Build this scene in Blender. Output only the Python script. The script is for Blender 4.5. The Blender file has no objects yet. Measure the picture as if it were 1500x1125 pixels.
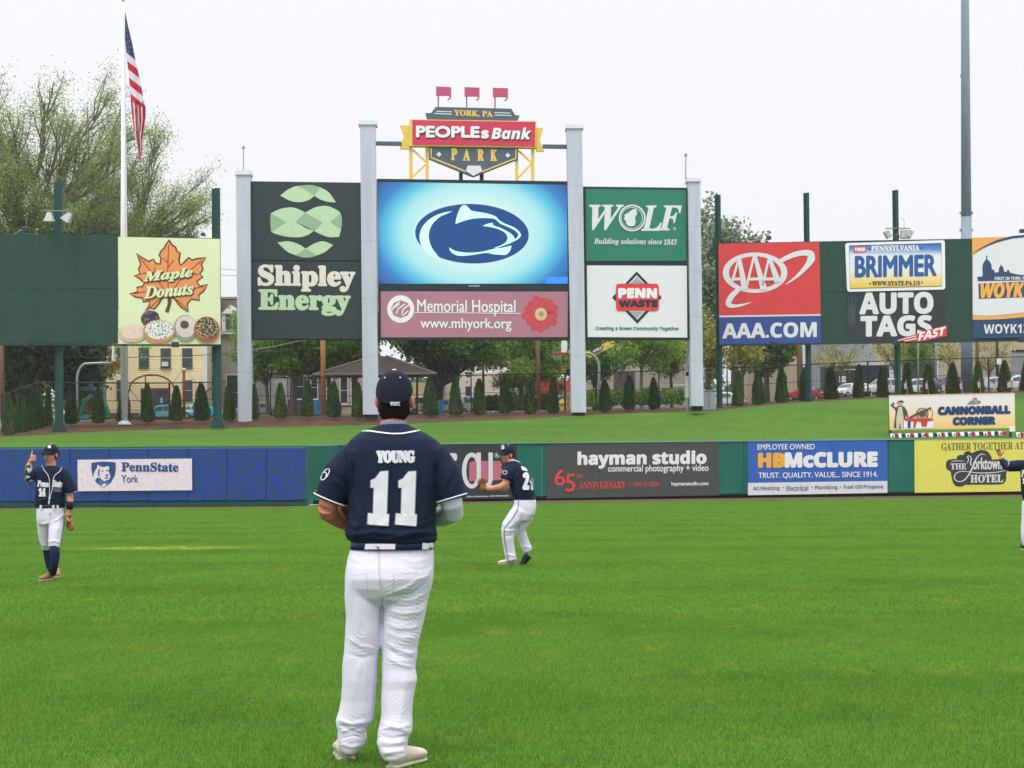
import bpy, bmesh, math, random
import numpy as np
from mathutils import Vector, Matrix, Euler
from mathutils.geometry import tessellate_polygon
from mathutils.bvhtree import BVHTree
random.seed(7); np.random.seed(7)
scene = bpy.context.scene
C = scene.collection
# ------------------------------------------------------------------ camera
F = 2400.0; EYE = 1.36; ROLL = math.radians(0.35)
cr, sr = math.cos(ROLL), math.sin(ROLL)
cam = bpy.data.cameras.new('camera'); camo = bpy.data.objects.new('camera', cam); C.objects.link(camo)
cam.sensor_width = 36; cam.lens = 36 * F / 1500; cam.shift_y = (700 - 562.5) / 1500
cam.clip_start = 0.1; cam.clip_end = 3000
camo.matrix_world = Matrix(((cr, sr, 0, 0), (0, 0, -1, 0), (-sr, cr, 0, EYE), (0, 0, 0, 1)))
scene.camera = camo
# ------------------------------------------------------------------ world (overcast)
SUN_EL, SUN_AZ = math.radians(58), math.radians(200)
w = bpy.data.worlds.new('World'); scene.world = w; w.use_nodes = True
nt = w.node_tree; N = nt.nodes; L = nt.links
bg = N['Background']; bg.inputs['Strength'].default_value = 0.1
sky = N.new('ShaderNodeTexSky'); sky.sky_type = 'NISHITA'; sky.sun_disc = False
sky.sun_elevation = SUN_EL; sky.sun_rotation = SUN_AZ; sky.dust_density = 4; sky.air_density = 1.5
tc = N.new('ShaderNodeTexCoord'); sx = N.new('ShaderNodeSeparateXYZ'); L.new(tc.outputs['Generated'], sx.inputs[0])
rp = N.new('ShaderNodeValToRGB'); L.new(sx.outputs['Z'], rp.inputs[0])
rp.color_ramp.elements[0].position = 0.0; rp.color_ramp.elements[0].color = (.405, .413, .43, 1)
rp.color_ramp.elements[1].position = 1.0; rp.color_ramp.elements[1].color = (1, 1, 1, 1)
e = rp.color_ramp.elements.new(0.30); e.color = (.437, .437, .448, 1)
sc_ = N.new('ShaderNodeVectorMath'); sc_.operation = 'SCALE'; sc_.inputs['Scale'].default_value = 23.0; L.new(rp.outputs[0], sc_.inputs[0])
mx = N.new('ShaderNodeMix'); mx.data_type = 'RGBA'; mx.inputs[0].default_value = 0.94
L.new(sky.outputs[0], mx.inputs[6]); L.new(sc_.outputs[0], mx.inputs[7]); L.new(mx.outputs[2], bg.inputs[0])
sl = bpy.data.lights.new('sun', 'SUN'); sl.energy = 1.4; sl.angle = math.radians(25); sl.color = (1, .975, .96)
so = bpy.data.objects.new('sun', sl); C.objects.link(so); so.location = (0, 0, 60)
so.rotation_euler = (math.radians(90) - SUN_EL, 0, math.radians(-22))
scene.view_settings.view_transform = 'Standard'; scene.view_settings.look = 'None'
scene.view_settings.exposure = 0.0; scene.view_settings.gamma = 1.0; scene.view_settings.use_curve_mapping = False
scene.cycles.max_bounces = 6; scene.cycles.transparent_max_bounces = 12
# ------------------------------------------------------------------ mapping
def ray(x, y):
    u = (x - 750) / F; v = (700 - y) / F
    return (u * cr + v * sr, -u * sr + v * cr)
def P(x, y, Y):
    a, b = ray(x, y); return Vector((a * Y, Y, EYE + b * Y))
def hor(x): return 700 - (x - 750) * math.tan(ROLL)
def Yg(x, y): return F * EYE / (y - hor(x))          # depth of a ground (z = 0) point seen at pixel x, y
def lerp_t(t, tab):
    if t <= tab[0][0]: return tab[0][1]
    for (a, b), (c, d) in zip(tab, tab[1:]):
        if t <= c: return b + (d - b) * (t - a) / (c - a)
    return tab[-1][1]
# ------------------------------------------------------------------ materials
def lin(c): return tuple(((v / 255) / 12.92 if v / 255 <= .04045 else ((v / 255 + .055) / 1.055) ** 2.4) for v in c)
MC = {}
def mat(name, rgb, rough=.7, var=.12, scale=6.0, bump=0.0, bscale=40.0, metal=0.0, spec=.3, stretch=None, emit=0.0, rnd=0.0, trans=0.0, rgb2=None, fine=0.0):
    if name in MC: return MC[name]
    m = bpy.data.materials.new(name); m.use_nodes = True; MC[name] = m
    n = m.node_tree.nodes; l = m.node_tree.links; b = n['Principled BSDF']
    col = lin(rgb)
    b.inputs['Roughness'].default_value = rough; b.inputs['Metallic'].default_value = metal
    b.inputs['Specular IOR Level'].default_value = spec
    t = n.new('ShaderNodeTexCoord'); src = t.outputs['Object']
    if stretch:
        mp = n.new('ShaderNodeMapping'); mp.inputs['Scale'].default_value = stretch; l.new(src, mp.inputs[0]); src = mp.outputs[0]
    nz = n.new('ShaderNodeTexNoise'); nz.inputs['Scale'].default_value = scale; nz.inputs['Detail'].default_value = 5; l.new(src, nz.inputs[0])
    r = n.new('ShaderNodeValToRGB'); l.new(nz.outputs[0], r.inputs[0])
    c2 = lin(rgb2) if rgb2 else tuple(v * (1 + var) for v in col); c1 = col if rgb2 else tuple(v * (1 - var) for v in col)
    r.color_ramp.elements[0].position = .32; r.color_ramp.elements[0].color = (*c1, 1)
    r.color_ramp.elements[1].position = .68; r.color_ramp.elements[1].color = (*c2, 1)
    out = r.outputs[0]
    if fine > 0:
        n2 = n.new('ShaderNodeTexNoise'); n2.inputs['Scale'].default_value = bscale; n2.inputs['Detail'].default_value = 3; l.new(src, n2.inputs[0])
        mr = n.new('ShaderNodeMapRange'); mr.inputs[1].default_value = .3; mr.inputs[2].default_value = .7; mr.inputs[3].default_value = 1 - fine; mr.inputs[4].default_value = 1 + fine; l.new(n2.outputs[0], mr.inputs[0])
        v = n.new('ShaderNodeVectorMath'); v.operation = 'SCALE'; l.new(out, v.inputs[0]); l.new(mr.outputs[0], v.inputs['Scale']); out = v.outputs[0]
    if rnd > 0:
        g = n.new('ShaderNodeNewGeometry'); mr = n.new('ShaderNodeMapRange'); mr.inputs[3].default_value = 1 - rnd; mr.inputs[4].default_value = 1 + rnd
        l.new(g.outputs['Random Per Island'], mr.inputs[0]); v = n.new('ShaderNodeVectorMath'); v.operation = 'SCALE'; l.new(out, v.inputs[0]); l.new(mr.outputs[0], v.inputs['Scale']); out = v.outputs[0]
    l.new(out, b.inputs['Base Color'])
    if emit > 0:
        l.new(out, b.inputs['Emission Color']); b.inputs['Emission Strength'].default_value = emit
    if bump > 0:
        nb = n.new('ShaderNodeTexNoise'); nb.inputs['Scale'].default_value = bscale; nb.inputs['Detail'].default_value = 4; l.new(src, nb.inputs[0])
        bp = n.new('ShaderNodeBump'); bp.inputs['Strength'].default_value = bump; bp.inputs['Distance'].default_value = .02
        l.new(nb.outputs[0], bp.inputs['Height']); l.new(bp.outputs[0], b.inputs['Normal'])
    if trans > 0:
        tr = n.new('ShaderNodeBsdfTranslucent'); l.new(out, tr.inputs[0]); ms = n.new('ShaderNodeMixShader'); ms.inputs[0].default_value = trans
        l.new(b.outputs[0], ms.inputs[1]); l.new(tr.outputs[0], ms.inputs[2]); l.new(ms.outputs[0], n['Material Output'].inputs[0])
    return m
# ------------------------------------------------------------------ objects
def tag(o, label=None, cat=None, group=None, kind=None):
    if label: o['label'] = label
    if cat: o['category'] = cat
    if group: o['group'] = group
    if kind: o['kind'] = kind
    return o
LOC = {}
def thing(name, loc, label, cat, group=None):
    o = bpy.data.objects.new(name, None); C.objects.link(o); o.location = loc; o.empty_display_size = .2
    LOC[o.name] = Vector(loc); return tag(o, label, cat, group)
def mk(name, V, Fc, m, parent=None, smooth=False, local=False, mats=None, fm=None):
    """one mesh object from world-space vertices (stored relative to its thing)"""
    me = bpy.data.meshes.new(name)
    root = Vector((0, 0, 0))
    if parent is not None and not local: root = LOC[parent.name]
    if parent is None and not local and len(V): 
        root = Vector((sum(v[0] for v in V) / len(V), sum(v[1] for v in V) / len(V), min(v[2] for v in V)))
    A = np.array([tuple(v) for v in V], dtype=float).reshape(-1, 3) - np.array(root)
    me.from_pydata(A.tolist(), [], [tuple(f) for f in Fc])
    for mm in (mats or ([m] if m else [])): me.materials.append(mm)
    if fm is not None: me.polygons.foreach_set('material_index', list(fm))
    if smooth: me.polygons.foreach_set('use_smooth', [True] * len(me.polygons))
    me.update(); o = bpy.data.objects.new(name, me); C.objects.link(o)
    if parent is not None:
        o.parent = parent
        if not local: LOC[o.name] = root        # children of this part are given the same origin
    elif not local: o.location = root; LOC[o.name] = root
    return o
def join(lst):
    V = []; Fc = []
    for v, f in lst:
        k = len(V); V += [tuple(p) for p in v]; Fc += [tuple(i + k for i in q) for q in f]
    return V, Fc
def box(x0, x1, y0, y1, z0, z1):
    V = [(x, y, z) for z in (z0, z1) for y in (y0, y1) for x in (x0, x1)]
    return V, [(0, 2, 3, 1), (4, 5, 7, 6), (0, 1, 5, 4), (2, 6, 7, 3), (0, 4, 6, 2), (1, 3, 7, 5)]
def bbox_c(c, s): return box(c[0] - s[0] / 2, c[0] + s[0] / 2, c[1] - s[1] / 2, c[1] + s[1] / 2, c[2] - s[2] / 2, c[2] + s[2] / 2)
def bevelled(vf, w, seg=1):
    bm = bmesh.new(); vs = [bm.verts.new(v) for v in vf[0]]
    for f in vf[1]: bm.faces.new([vs[i] for i in f])
    bmesh.ops.bevel(bm, geom=bm.edges[:], offset=w, segments=seg, affect='EDGES', profile=.6)
    bm.verts.index_update(); r = ([tuple(v.co) for v in bm.verts], [tuple(v.index for v in f.verts) for f in bm.faces]); bm.free(); return r
def tube(pts, rad, n=10, ref=Vector((0, 1, 0)), cap=True):
    """lofted tube; rad = scalar, list of scalars or list of (side, along-ref) pairs"""
    pts = [Vector(p) for p in pts]; k = len(pts)
    if not isinstance(rad, (list, tuple)): rad = [rad] * k
    V = []; Fc = []
    for i, p in enumerate(pts):
        t = (pts[min(i + 1, k - 1)] - pts[max(i - 1, 0)]).normalized()
        r0 = ref if abs(t.dot(ref)) < .96 else Vector((0, 0, 1)) if abs(t.z) < .9 else Vector((1, 0, 0))
        s = t.cross(r0).normalized(); q = s.cross(t).normalized()
        ra = rad[i] if isinstance(rad[i], (list, tuple)) else (rad[i], rad[i])
        for j in range(n):
            a = 2 * math.pi * j / n; V.append(tuple(p + s * (ra[0] * math.cos(a)) + q * (ra[1] * math.sin(a))))
    for i in range(k - 1):
        for j in range(n):
            a = i * n + j; b = i * n + (j + 1) % n; Fc.append((a, b, b + n, a + n))
    if cap: Fc.append(tuple(range(n - 1, -1, -1))); Fc.append(tuple(range((k - 1) * n, k * n)))
    return V, Fc
def ellipsoid(c, r, R=None, nu=14, nv=9):
    V = []; Fc = []; c = Vector(c)
    for i in range(nv + 1):
        th = math.pi * i / nv
        for j in range(nu):
            ph = 2 * math.pi * j / nu
            v = Vector((r[0] * math.sin(th) * math.cos(ph), r[1] * math.sin(th) * math.sin(ph), r[2] * math.cos(th)))
            if R: v = R @ v
            V.append(tuple(c + v))
    for i in range(nv):
        for j in range(nu):
            a = i * nu + j; b = i * nu + (j + 1) % nu
            Fc.append((a, a + nu, b + nu, b))
    return V, Fc
def remesh(parts, voxel, smooth=2, name='tmp'):
    V, Fc = join(parts); me = bpy.data.meshes.new(name); me.from_pydata(V, [], Fc); me.update()
    bm = bmesh.new(); bm.from_mesh(me); bmesh.ops.remove_doubles(bm, verts=bm.verts, dist=1e-5); bmesh.ops.recalc_face_normals(bm, faces=bm.faces); bm.to_mesh(me); bm.free()
    o = bpy.data.objects.new(name, me); C.objects.link(o)
    md = o.modifiers.new('r', 'REMESH'); md.mode = 'VOXEL'; md.voxel_size = voxel; md.adaptivity = 0
    dg = bpy.context.evaluated_depsgraph_get(); dg.update(); ev = o.evaluated_get(dg); m2 = bpy.data.meshes.new_from_object(ev)
    A = np.empty(len(m2.vertices) * 3); m2.vertices.foreach_get('co', A); A = A.reshape(-1, 3)
    Fq = [tuple(p.vertices) for p in m2.polygons]
    E = np.empty(len(m2.edges) * 2, dtype=int); m2.edges.foreach_get('vertices', E); E = E.reshape(-1, 2)
    bpy.data.objects.remove(o); bpy.data.meshes.remove(me); bpy.data.meshes.remove(m2)
    for _ in range(smooth): A = lap(A, E)
    return A, Fq, E
def lap(A, E, f=.6):
    S = np.zeros_like(A); n = np.zeros(len(A))
    np.add.at(S, E[:, 0], A[E[:, 1]]); np.add.at(S, E[:, 1], A[E[:, 0]]); np.add.at(n, E[:, 0], 1); np.add.at(n, E[:, 1], 1)
    return A + f * (S / np.maximum(n, 1)[:, None] - A)
def vnormals(A, Fq):
    Nn = np.zeros_like(A); Q = np.array([f[:3] for f in Fq])
    fn = np.cross(A[Q[:, 1]] - A[Q[:, 0]], A[Q[:, 2]] - A[Q[:, 0]])
    for k in range(3): np.add.at(Nn, Q[:, k], fn)
    Q4 = np.array([f[-1] for f in Fq]); np.add.at(Nn, Q4, fn)
    return Nn / np.maximum(np.linalg.norm(Nn, axis=1), 1e-9)[:, None]
# ------------------------------------------------------------------ lettering: glyph meshes measured once
def uni(t, style):
    U = {'sb': (0x1D400, 0x1D41A, 0x1D7CE), 'sbi': (0x1D468, 0x1D482, 0x1D7CE), 'script': (0x1D4D0, 0x1D4EA, None), 'b': (0x1D5D4, 0x1D5EE, 0x1D7EC), 'bi': (0x1D63C, 0x1D656, 0x1D7EC), 'mono': (0x1D670, 0x1D68A, 0x1D7F6)}.get(style)
    if not U: return t
    r = ''
    for ch in t:
        if 'A' <= ch <= 'Z': r += chr(U[0] + ord(ch) - 65)
        elif 'a' <= ch <= 'z': r += chr(U[1] + ord(ch) - 97)
        elif ch.isdigit() and U[2]: r += chr(U[2] + ord(ch) - 48)
        else: r += ch
    return r
TC = {}; TCURVE = None
def glyphs(t, style='', shear=0.0, space=1.0):
    k = (t, style, shear, space)
    if k in TC: return TC[k]
    global TCURVE
    if TCURVE is None: TCURVE = bpy.data.curves.new('t', 'FONT')
    c = TCURVE; c.body = uni(t, style); c.resolution_u = 4; c.shear = shear; c.space_character = space
    o = bpy.data.objects.new('t', c); me = bpy.data.meshes.new_from_object(o)
    A = np.array([v.co[:2] for v in me.vertices]).reshape(-1, 2); Fc = [tuple(p.vertices) for p in me.polygons]
    bpy.data.objects.remove(o); bpy.data.meshes.remove(me)
    lo = A.min(0); A = (A - lo) / np.maximum(A.max(0) - lo, 1e-6)
    TC[k] = (A, Fc); return TC[k]
def rounded(pts, corner=52, k=4):
    n = len(pts); A = [np.array(p, float) for p in pts]
    def sharp(i):
        a = A[i] - A[i - 1]; b = A[(i + 1) % n] - A[i]; c = a @ b / (np.linalg.norm(a) * np.linalg.norm(b) + 1e-9); return math.degrees(math.acos(max(-1, min(1, c)))) > corner
    S_ = [sharp(i) for i in range(n)]; out = []
    for i in range(n):
        p1 = A[i]; p2 = A[(i + 1) % n]; p0 = p1 - (p2 - p1) if S_[i] else A[i - 1]; p3 = p2 + (p2 - p1) if S_[(i + 1) % n] else A[(i + 2) % n]
        for j in range(k):
            t = j / k; out.append(tuple(.5 * (2 * p1 + (p2 - p0) * t + (2 * p0 - 5 * p1 + 4 * p2 - p3) * t * t + (3 * p1 - p0 - 3 * p2 + p3) * t ** 3)))
    return out
class Plane:
    """a vertical plane through two points given by photo column and depth; artwork is laid on it in photo pixels"""
    def __init__(s, xa, Ya, xb, Yb):
        a = P(xa, 700, Ya); b = P(xb, 700, Yb); s.a = Vector((a.x, a.y, 0)); d = Vector((b.x - a.x, b.y - a.y, 0)).normalized()
        s.n = Vector((d.y, -d.x, 0)); s.d = d
        if s.n.y > 0: s.n = -s.n
    def at(s, x, y, off=0.0):
        rx, rz = ray(x, y); r = Vector((rx, 1, rz)); t = s.n.dot(s.a) / s.n.dot(r)
        v = r * t; v.z += EYE; return v + s.n * off
class Sign:
    LY = .012
    def __init__(s, name, plane, base, label, cat, group=None, crop=None):
        s.pl = plane; s.crop = crop; s.root = thing(name, plane.at(*base), label, cat, group)
    def c(s, p):
        if s.crop: return (s.crop[0] + p[0] / s.crop[2], s.crop[1] + p[1] / s.crop[2])
        return p
    def at(s, p, off): return s.pl.at(*s.c(p), off)
    def poly(s, pts, m, layer=1, name='artwork', parent=None):
        if name in ('leaf_band', 'lion_brow', 'lion_jaw', 'lion_chin', 'lion_back', 'emblem', 'white_oval', 'wolf_head', 'navy_band'): pts = rounded(pts)
        V = [s.at(p, layer * s.LY) for p in pts]; T = tessellate_polygon([[Vector((p[0], p[1], 0)) for p in pts]])
        return mk(name, V, T, m, parent or s.root)
    def prism(s, pts, m, front=0.0, back=.1, name='panel', parent=None):
        n = len(pts); V = [s.at(p, front) for p in pts] + [s.at(p, -back) for p in pts]
        T = [tuple(t) for t in tessellate_polygon([[Vector((p[0], p[1], 0)) for p in pts]])]
        Fc = T + [tuple(i + n for i in reversed(t)) for t in T] + [(i, (i + 1) % n, (i + 1) % n + n, i + n) for i in range(n)]
        return mk(name, V, Fc, m, parent or s.root)
    def stroke(s, pts, wd, m, layer=1, name='artwork', closed=False, parent=None, depth=None):
        if closed: pts = list(pts) + [pts[0], pts[1]]
        n = len(pts); wd = wd if isinstance(wd, (list, tuple)) else [wd] * n
        if n > 4 and name in ('swash', 'swoosh'):
            q = []; w2 = []
            for i in range(n - 1):
                p0, p1, p2, p3 = [np.array(pts[max(0, min(n - 1, k))], float) for k in (i - 1, i, i + 1, i + 2)]
                for j in range(5):
                    t = j / 5; q.append(tuple(.5 * (2 * p1 + (p2 - p0) * t + (2 * p0 - 5 * p1 + 4 * p2 - p3) * t * t + (3 * p1 - p0 - 3 * p2 + p3) * t ** 3))); w2.append(wd[i] + (wd[i + 1] - wd[i]) * t)
            q.append(pts[-1]); w2.append(wd[-1]); pts = q; wd = w2; n = len(pts)
        if len(wd) < n: wd = [lerp_t(i / (n - 1), [(j / (len(wd) - 1), q) for j, q in enumerate(wd)]) for i in range(n)]
        V = []; Fc = []
        for i, p in enumerate(pts):
            a = pts[max(i - 1, 0)]; b = pts[min(i + 1, n - 1)]; d = Vector((b[0] - a[0], b[1] - a[1])); d = d.normalized() if d.length else Vector((1, 0)); q = Vector((-d.y, d.x)) * wd[i] / 2
            V += [s.at((p[0] + q.x, p[1] + q.y), layer * s.LY), s.at((p[0] - q.x, p[1] - q.y), layer * s.LY)]
        for i in range(n - 1): Fc.append((2 * i, 2 * i + 1, 2 * i + 3, 2 * i + 2))
        return mk(name, V, Fc, m, parent or s.root)
    def ell(s, cx, cy, rx, ry, m, layer=1, name='artwork', rot=0.0, n=40, w=None, a0=0, a1=360):
        P_ = lambda a, k=1.0, q=0: (cx + (rx - q) * math.cos(a) * math.cos(rot) - (ry - q) * math.sin(a) * math.sin(rot), cy + (rx - q) * math.cos(a) * math.sin(rot) + (ry - q) * math.sin(a) * math.cos(rot))
        if w is None: return s.poly([P_(2 * math.pi * i / n) for i in range(n)], m, layer, name)
        V = []; Fc = []; full = abs(a1 - a0) >= 360
        for i in range(n + 1):
            a = math.radians(a0 + (a1 - a0) * i / n); V += [s.at(P_(a), layer * s.LY), s.at(P_(a, 1, w), layer * s.LY)]
        for i in range(n): Fc.append((2 * i, 2 * i + 1, 2 * i + 3, 2 * i + 2))
        return mk(name, V, Fc, m, s.root)
    def text(s, t, x0, y0, x1, y1, m, layer=2, style='', fat=0.0, slope=0.0, shear=0.0, name='lettering', space=1.0, depth=0.0, parent=None, curve=0.0):
        A, Fc = glyphs(t, style, shear, space); V = []; G = []; k = 0
        offs = [(0, 0)]
        if fat: offs += [(math.cos(a) * fat, math.sin(a) * fat) for a in [i * math.pi / 4 for i in range(8)]]
        for j, (ox, oy) in enumerate(offs):
            for a in A:
                x = x0 + fat + (x1 - x0 - 2 * fat) * a[0] + ox; y = y1 - fat - (y1 - y0 - 2 * fat) * a[1] + oy + slope * (a[0] - .5) + curve * (a[0] - .5) ** 2 * 4
                V.append(s.at((x, y), layer * s.LY + j * .0012 + depth))
            G += [tuple(i + k for i in f) for f in Fc]; k = len(V)
        if depth:
            n0 = len(A); ec = {}
            for f in Fc:
                for i in range(len(f)):
                    e_ = (f[i], f[(i + 1) % len(f)]); kk = tuple(sorted(e_)); ec[kk] = ec.get(kk, 0) + 1
            base = len(V)
            for a in A:
                x = x0 + fat + (x1 - x0 - 2 * fat) * a[0]; y = y1 - fat - (y1 - y0 - 2 * fat) * a[1] + slope * (a[0] - .5)
                V.append(s.at((x, y), layer * s.LY))
            for (i, j2), q in ec.items():
                if q == 1: G.append((i, j2, base + j2, base + i))
        return mk(name, V, G, m, parent or s.root)
# ================================================================== GROUND
M_black = mat('dark frame paint', (34, 46, 52), .6, .1)
def grass_mat(name, base=(50, 87, 21), seeds=True):
    m = bpy.data.materials.new(name); m.use_nodes = True; n = m.node_tree.nodes; l = m.node_tree.links; b = n['Principled BSDF']
    b.inputs['Roughness'].default_value = .85; b.inputs['Specular IOR Level'].default_value = .12
    t = n.new('ShaderNodeNewGeometry'); g = t.outputs['Position']
    def noise(sc, det=5, st=None):
        src = g
        if st: mp = n.new('ShaderNodeMapping'); mp.inputs['Scale'].default_value = st; l.new(g, mp.inputs[0]); src = mp.outputs[0]
        z = n.new('ShaderNodeTexNoise'); z.inputs['Scale'].default_value = sc; z.inputs['Detail'].default_value = det; z.inputs['Roughness'].default_value = .65; l.new(src, z.inputs[0]); return z.outputs[0]
    def mixc(f, a, c2, mode='MIX'):
        x = n.new('ShaderNodeMix'); x.data_type = 'RGBA'; x.blend_type = mode
        if isinstance(f, float): x.inputs[0].default_value = f
        else: l.new(f, x.inputs[0])
        for s_, v in ((6, a), (7, c2)):
            if isinstance(v, tuple): x.inputs[s_].default_value = (*v, 1)
            else: l.new(v, x.inputs[s_])
        return x.outputs[2]
    def rng(v, a, b_, c_=0.0, d_=1.0):
        r = n.new('ShaderNodeMapRange'); r.inputs[1].default_value = a; r.inputs[2].default_value = b_; r.inputs[3].default_value = c_; r.inputs[4].default_value = d_; l.new(v, r.inputs[0]); return r.outputs[0]
    c0 = lin(base); dk = tuple(v * .6 for v in c0); lt = lin((base[0] * 1.2, base[1] * 1.13, base[2] * 1.25)); yl = lin((base[0] + 55, base[1] + 26, base[2] + 20))
    col = mixc(rng(noise(.35, 4), .35, .65), dk, lt)                       # broad patches
    col = mixc(rng(noise(1.3, 5, (1, .45, 1)), .3, .7), col, c0)           # mower tracks across the view
    sxz = n.new('ShaderNodeSeparateXYZ'); l.new(g, sxz.inputs[0])
    wv = n.new('ShaderNodeTexWave'); wv.wave_type = 'BANDS'; wv.bands_direction = 'Y'; wv.inputs['Scale'].default_value = .062; wv.inputs['Distortion'].default_value = 1.3; wv.inputs['Detail'].default_value = 2; l.new(g, wv.inputs[0])
    col = mixc(rng(wv.outputs[0], .3, .7, 0, .45), col, lt)
    col = mixc(rng(noise(9, 6), .35, .68, 0, .6), col, dk); col = mixc(rng(noise(.9, 6, (1, .6, 1)), .45, .7, 0, .6), col, lin((base[0] + 22, base[1] + 8, base[2] + 18)))
    col = mixc(rng(noise(60, 4), .38, .66, 0, .55), col, lt)
    col = mixc(rng(noise(2.2, 6, (1, .5, 1)), .58, .70, 0, .5), col, yl)
    b_in = b.inputs['Base Color']
    if seeds:   # worn straw coloured patch
        mp = n.new('ShaderNodeMapping'); mp.vector_type = 'POINT'; sd = P(238, 804, Yg(238, 804)); mp.inputs['Location'].default_value = (-sd.x, -sd.y, 0); l.new(g, mp.inputs[0])
        mp2 = n.new('ShaderNodeMapping'); mp2.inputs['Scale'].default_value = (.62, 1.1, 1); l.new(mp.outputs[0], mp2.inputs[0])
        ln = n.new('ShaderNodeVectorMath'); ln.operation = 'LENGTH'; l.new(mp2.outputs[0], ln.inputs[0])
        fac = n.new('ShaderNodeMath'); fac.operation = 'MULTIPLY'; l.new(rng(ln.outputs['Value'], .35, 1.35, 1.0, 0.0), fac.inputs[0]); l.new(rng(noise(2.6, 6, (1, 1.6, 1)), .42, .56), fac.inputs[1])
        col = mixc(fac.outputs[0], col, lin((base[0] + 92, base[1] + 55, base[2] + 40)))
    l.new(col, b_in)
    bp = n.new('ShaderNodeBump'); bp.inputs['Strength'].default_value = .5; bp.inputs['Distance'].default_value = .03; l.new(noise(45, 4), bp.inputs['Height']); l.new(bp.outputs[0], b.inputs['Normal'])
    return m
M_grass = grass_mat('outfield turf'); M_berm = grass_mat('bank turf', (68, 108, 28), False)
M_track = mat('warning track clay', (88, 64, 50), .95, .2, 3, .4, 60)
M_mulch = mat('shredded bark mulch', (62, 44, 30), .95, 0, 1.2, .9, 14, rgb2=(92, 64, 44), fine=.35)
M_far = mat('street ground', (92, 94, 88), .9, .2, .3)
WALLB = [(-400, 745.5), (0, 744), (450, 741.2), (456, 738.3), (800, 733.2), (1060, 730), (1500, 724.8), (1900, 720.073)]
WALLT = [(-400, 657.5), (0, 655), (450, 653), (456, 651), (640, 649.5), (1060, 645.5), (1500, 641), (1900, 637)]
def wy(x): return lerp_t(x, WALLB)
def wt(x): return lerp_t(x, WALLT)
def wY(x): return Yg(x, wy(x))
# outfield: a sheet from behind the camera to the warning track
xs = list(range(-400, 1901, 50))
def gpt(x, y): Y = Yg(x, y); p = P(x, y, Y); p.z = 0; return p
V = []; Fc = []
for x in xs:
    V += [gpt(x, wy(x) + 3.6)]
nb = len(V); 
V2 = [Vector((p.x * .0 + (-60 + 120 * i / (nb - 1)), -12, 0)) for i, p in enumerate(V)]
V = V + V2; Fc = [(i, i + 1, nb + i + 1, nb + i) for i in range(nb - 1)]
tag(mk('outfield_grass_ground', V, Fc, M_grass), kind='structure')
V = []; Fc = []
for x in xs:
    p = gpt(x, wy(x) + 3.6); q = gpt(x, wy(x)); q.y += 1.5; p.z = q.z = .004 if False else 0.0
    p = p - Vector((0, .0, 0)); V += [p + Vector((0, 0, -.02)), p + Vector((0, .02, .012)), q + Vector((0, 0, .012))]
for i in range(len(xs) - 1):
    for k in (0, 1): Fc.append((3 * i + k, 3 * i + 3 + k, 3 * i + 4 + k, 3 * i + 1 + k))
tag(mk('warning_track', V, Fc, M_track), kind='structure')
# bank behind the wall, mulch bed, street level
MF = [(-400, 650, 100), (0, 640.5, 104), (85, 636, 107), (112, 634, 108), (168, 631.5, 110), (240, 629.5, 111), (336, 627, 112), (369, 626, 112), (555, 622.5, 114), (640, 618.5, 115), (747, 614.5, 116), (853, 608.8, 118), (960, 604.5, 119.5), (1010, 602.8, 120), (1061, 600, 121.5), (1124, 593.6, 123.5), (1187, 588.8, 125.5), (1249, 585.2, 127.5), (1300, 583.2, 129), (1469, 576.5, 133), (1900, 560, 142)]
MB = [(-400, 640, 110), (0, 632, 112), (40, 627, 114), (75, 619, 117.5), (112, 617.5, 119), (240, 614.5, 120), (336, 612, 121), (369, 609, 121), (480, 610, 122), (555, 608.5, 122.5), (640, 606.5, 123), (747, 603, 124), (853, 601.5, 125), (960, 598.7, 126.5), (1010, 598, 127.5), (1061, 595.5, 129), (1124, 590, 131), (1187, 585.6, 133), (1249, 582, 135.5), (1300, 580, 137.5), (1469, 572.5, 141), (1900, 556, 150)]
def tab(T, k): return [(t[0], t[k]) for t in T]
def mfy(x): return lerp_t(x, tab(MF, 1))
def mfY(x): return lerp_t(x, tab(MF, 2))
def mby(x): return lerp_t(x, tab(MB, 1))
def mbY(x): return lerp_t(x, tab(MB, 2))
def sheet(name, lines, m, x0=-400, x1=1900, st=20, rough=0.0):
    X = list(range(x0, x1 + 1, st)); V = []; Fc = []; k = len(lines)
    for x in X:
        for ln in lines:
            y, Y = ln(x); p = P(x, y, Y)
            if rough: p.z += random.uniform(-rough, rough)
            V.append(p)
    for i in range(len(X) - 1):
        for j in range(k - 1): a = i * k + j; Fc.append((a, a + k, a + k + 1, a + 1))
    return mk(name, V, Fc, m, smooth=True)
def mixl(a, b, t): return lambda x: (a(x)[0] + (b(x)[0] - a(x)[0]) * t, a(x)[1] + (b(x)[1] - a(x)[1]) * t)
fa = lambda x: (wt(x) + 6, wY(x) + 1.0); fb = lambda x: (mfy(x), mfY(x)); fc = lambda x: (mby(x) - .4, mbY(x) + 1)
tag(sheet('grass_bank', [fa, mixl(fa, fb, .12), mixl(fa, fb, .35), mixl(fa, fb, .6), mixl(fa, fb, .85), fb, lambda x: (fb(x)[0] + 1.2, fb(x)[1] + 1.2)], M_berm), kind='structure')
tag(sheet('mulch_bed', [lambda x: (fb(x)[0] + 2.5, fb(x)[1] - .3), lambda x: (fb(x)[0] - .3, fb(x)[1])] + [mixl(fb, fc, t) for t in (.1, .2, .35, .5, .65, .8, .95)] + [fc], M_mulch, st=5, rough=.045), kind='structure')
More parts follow.
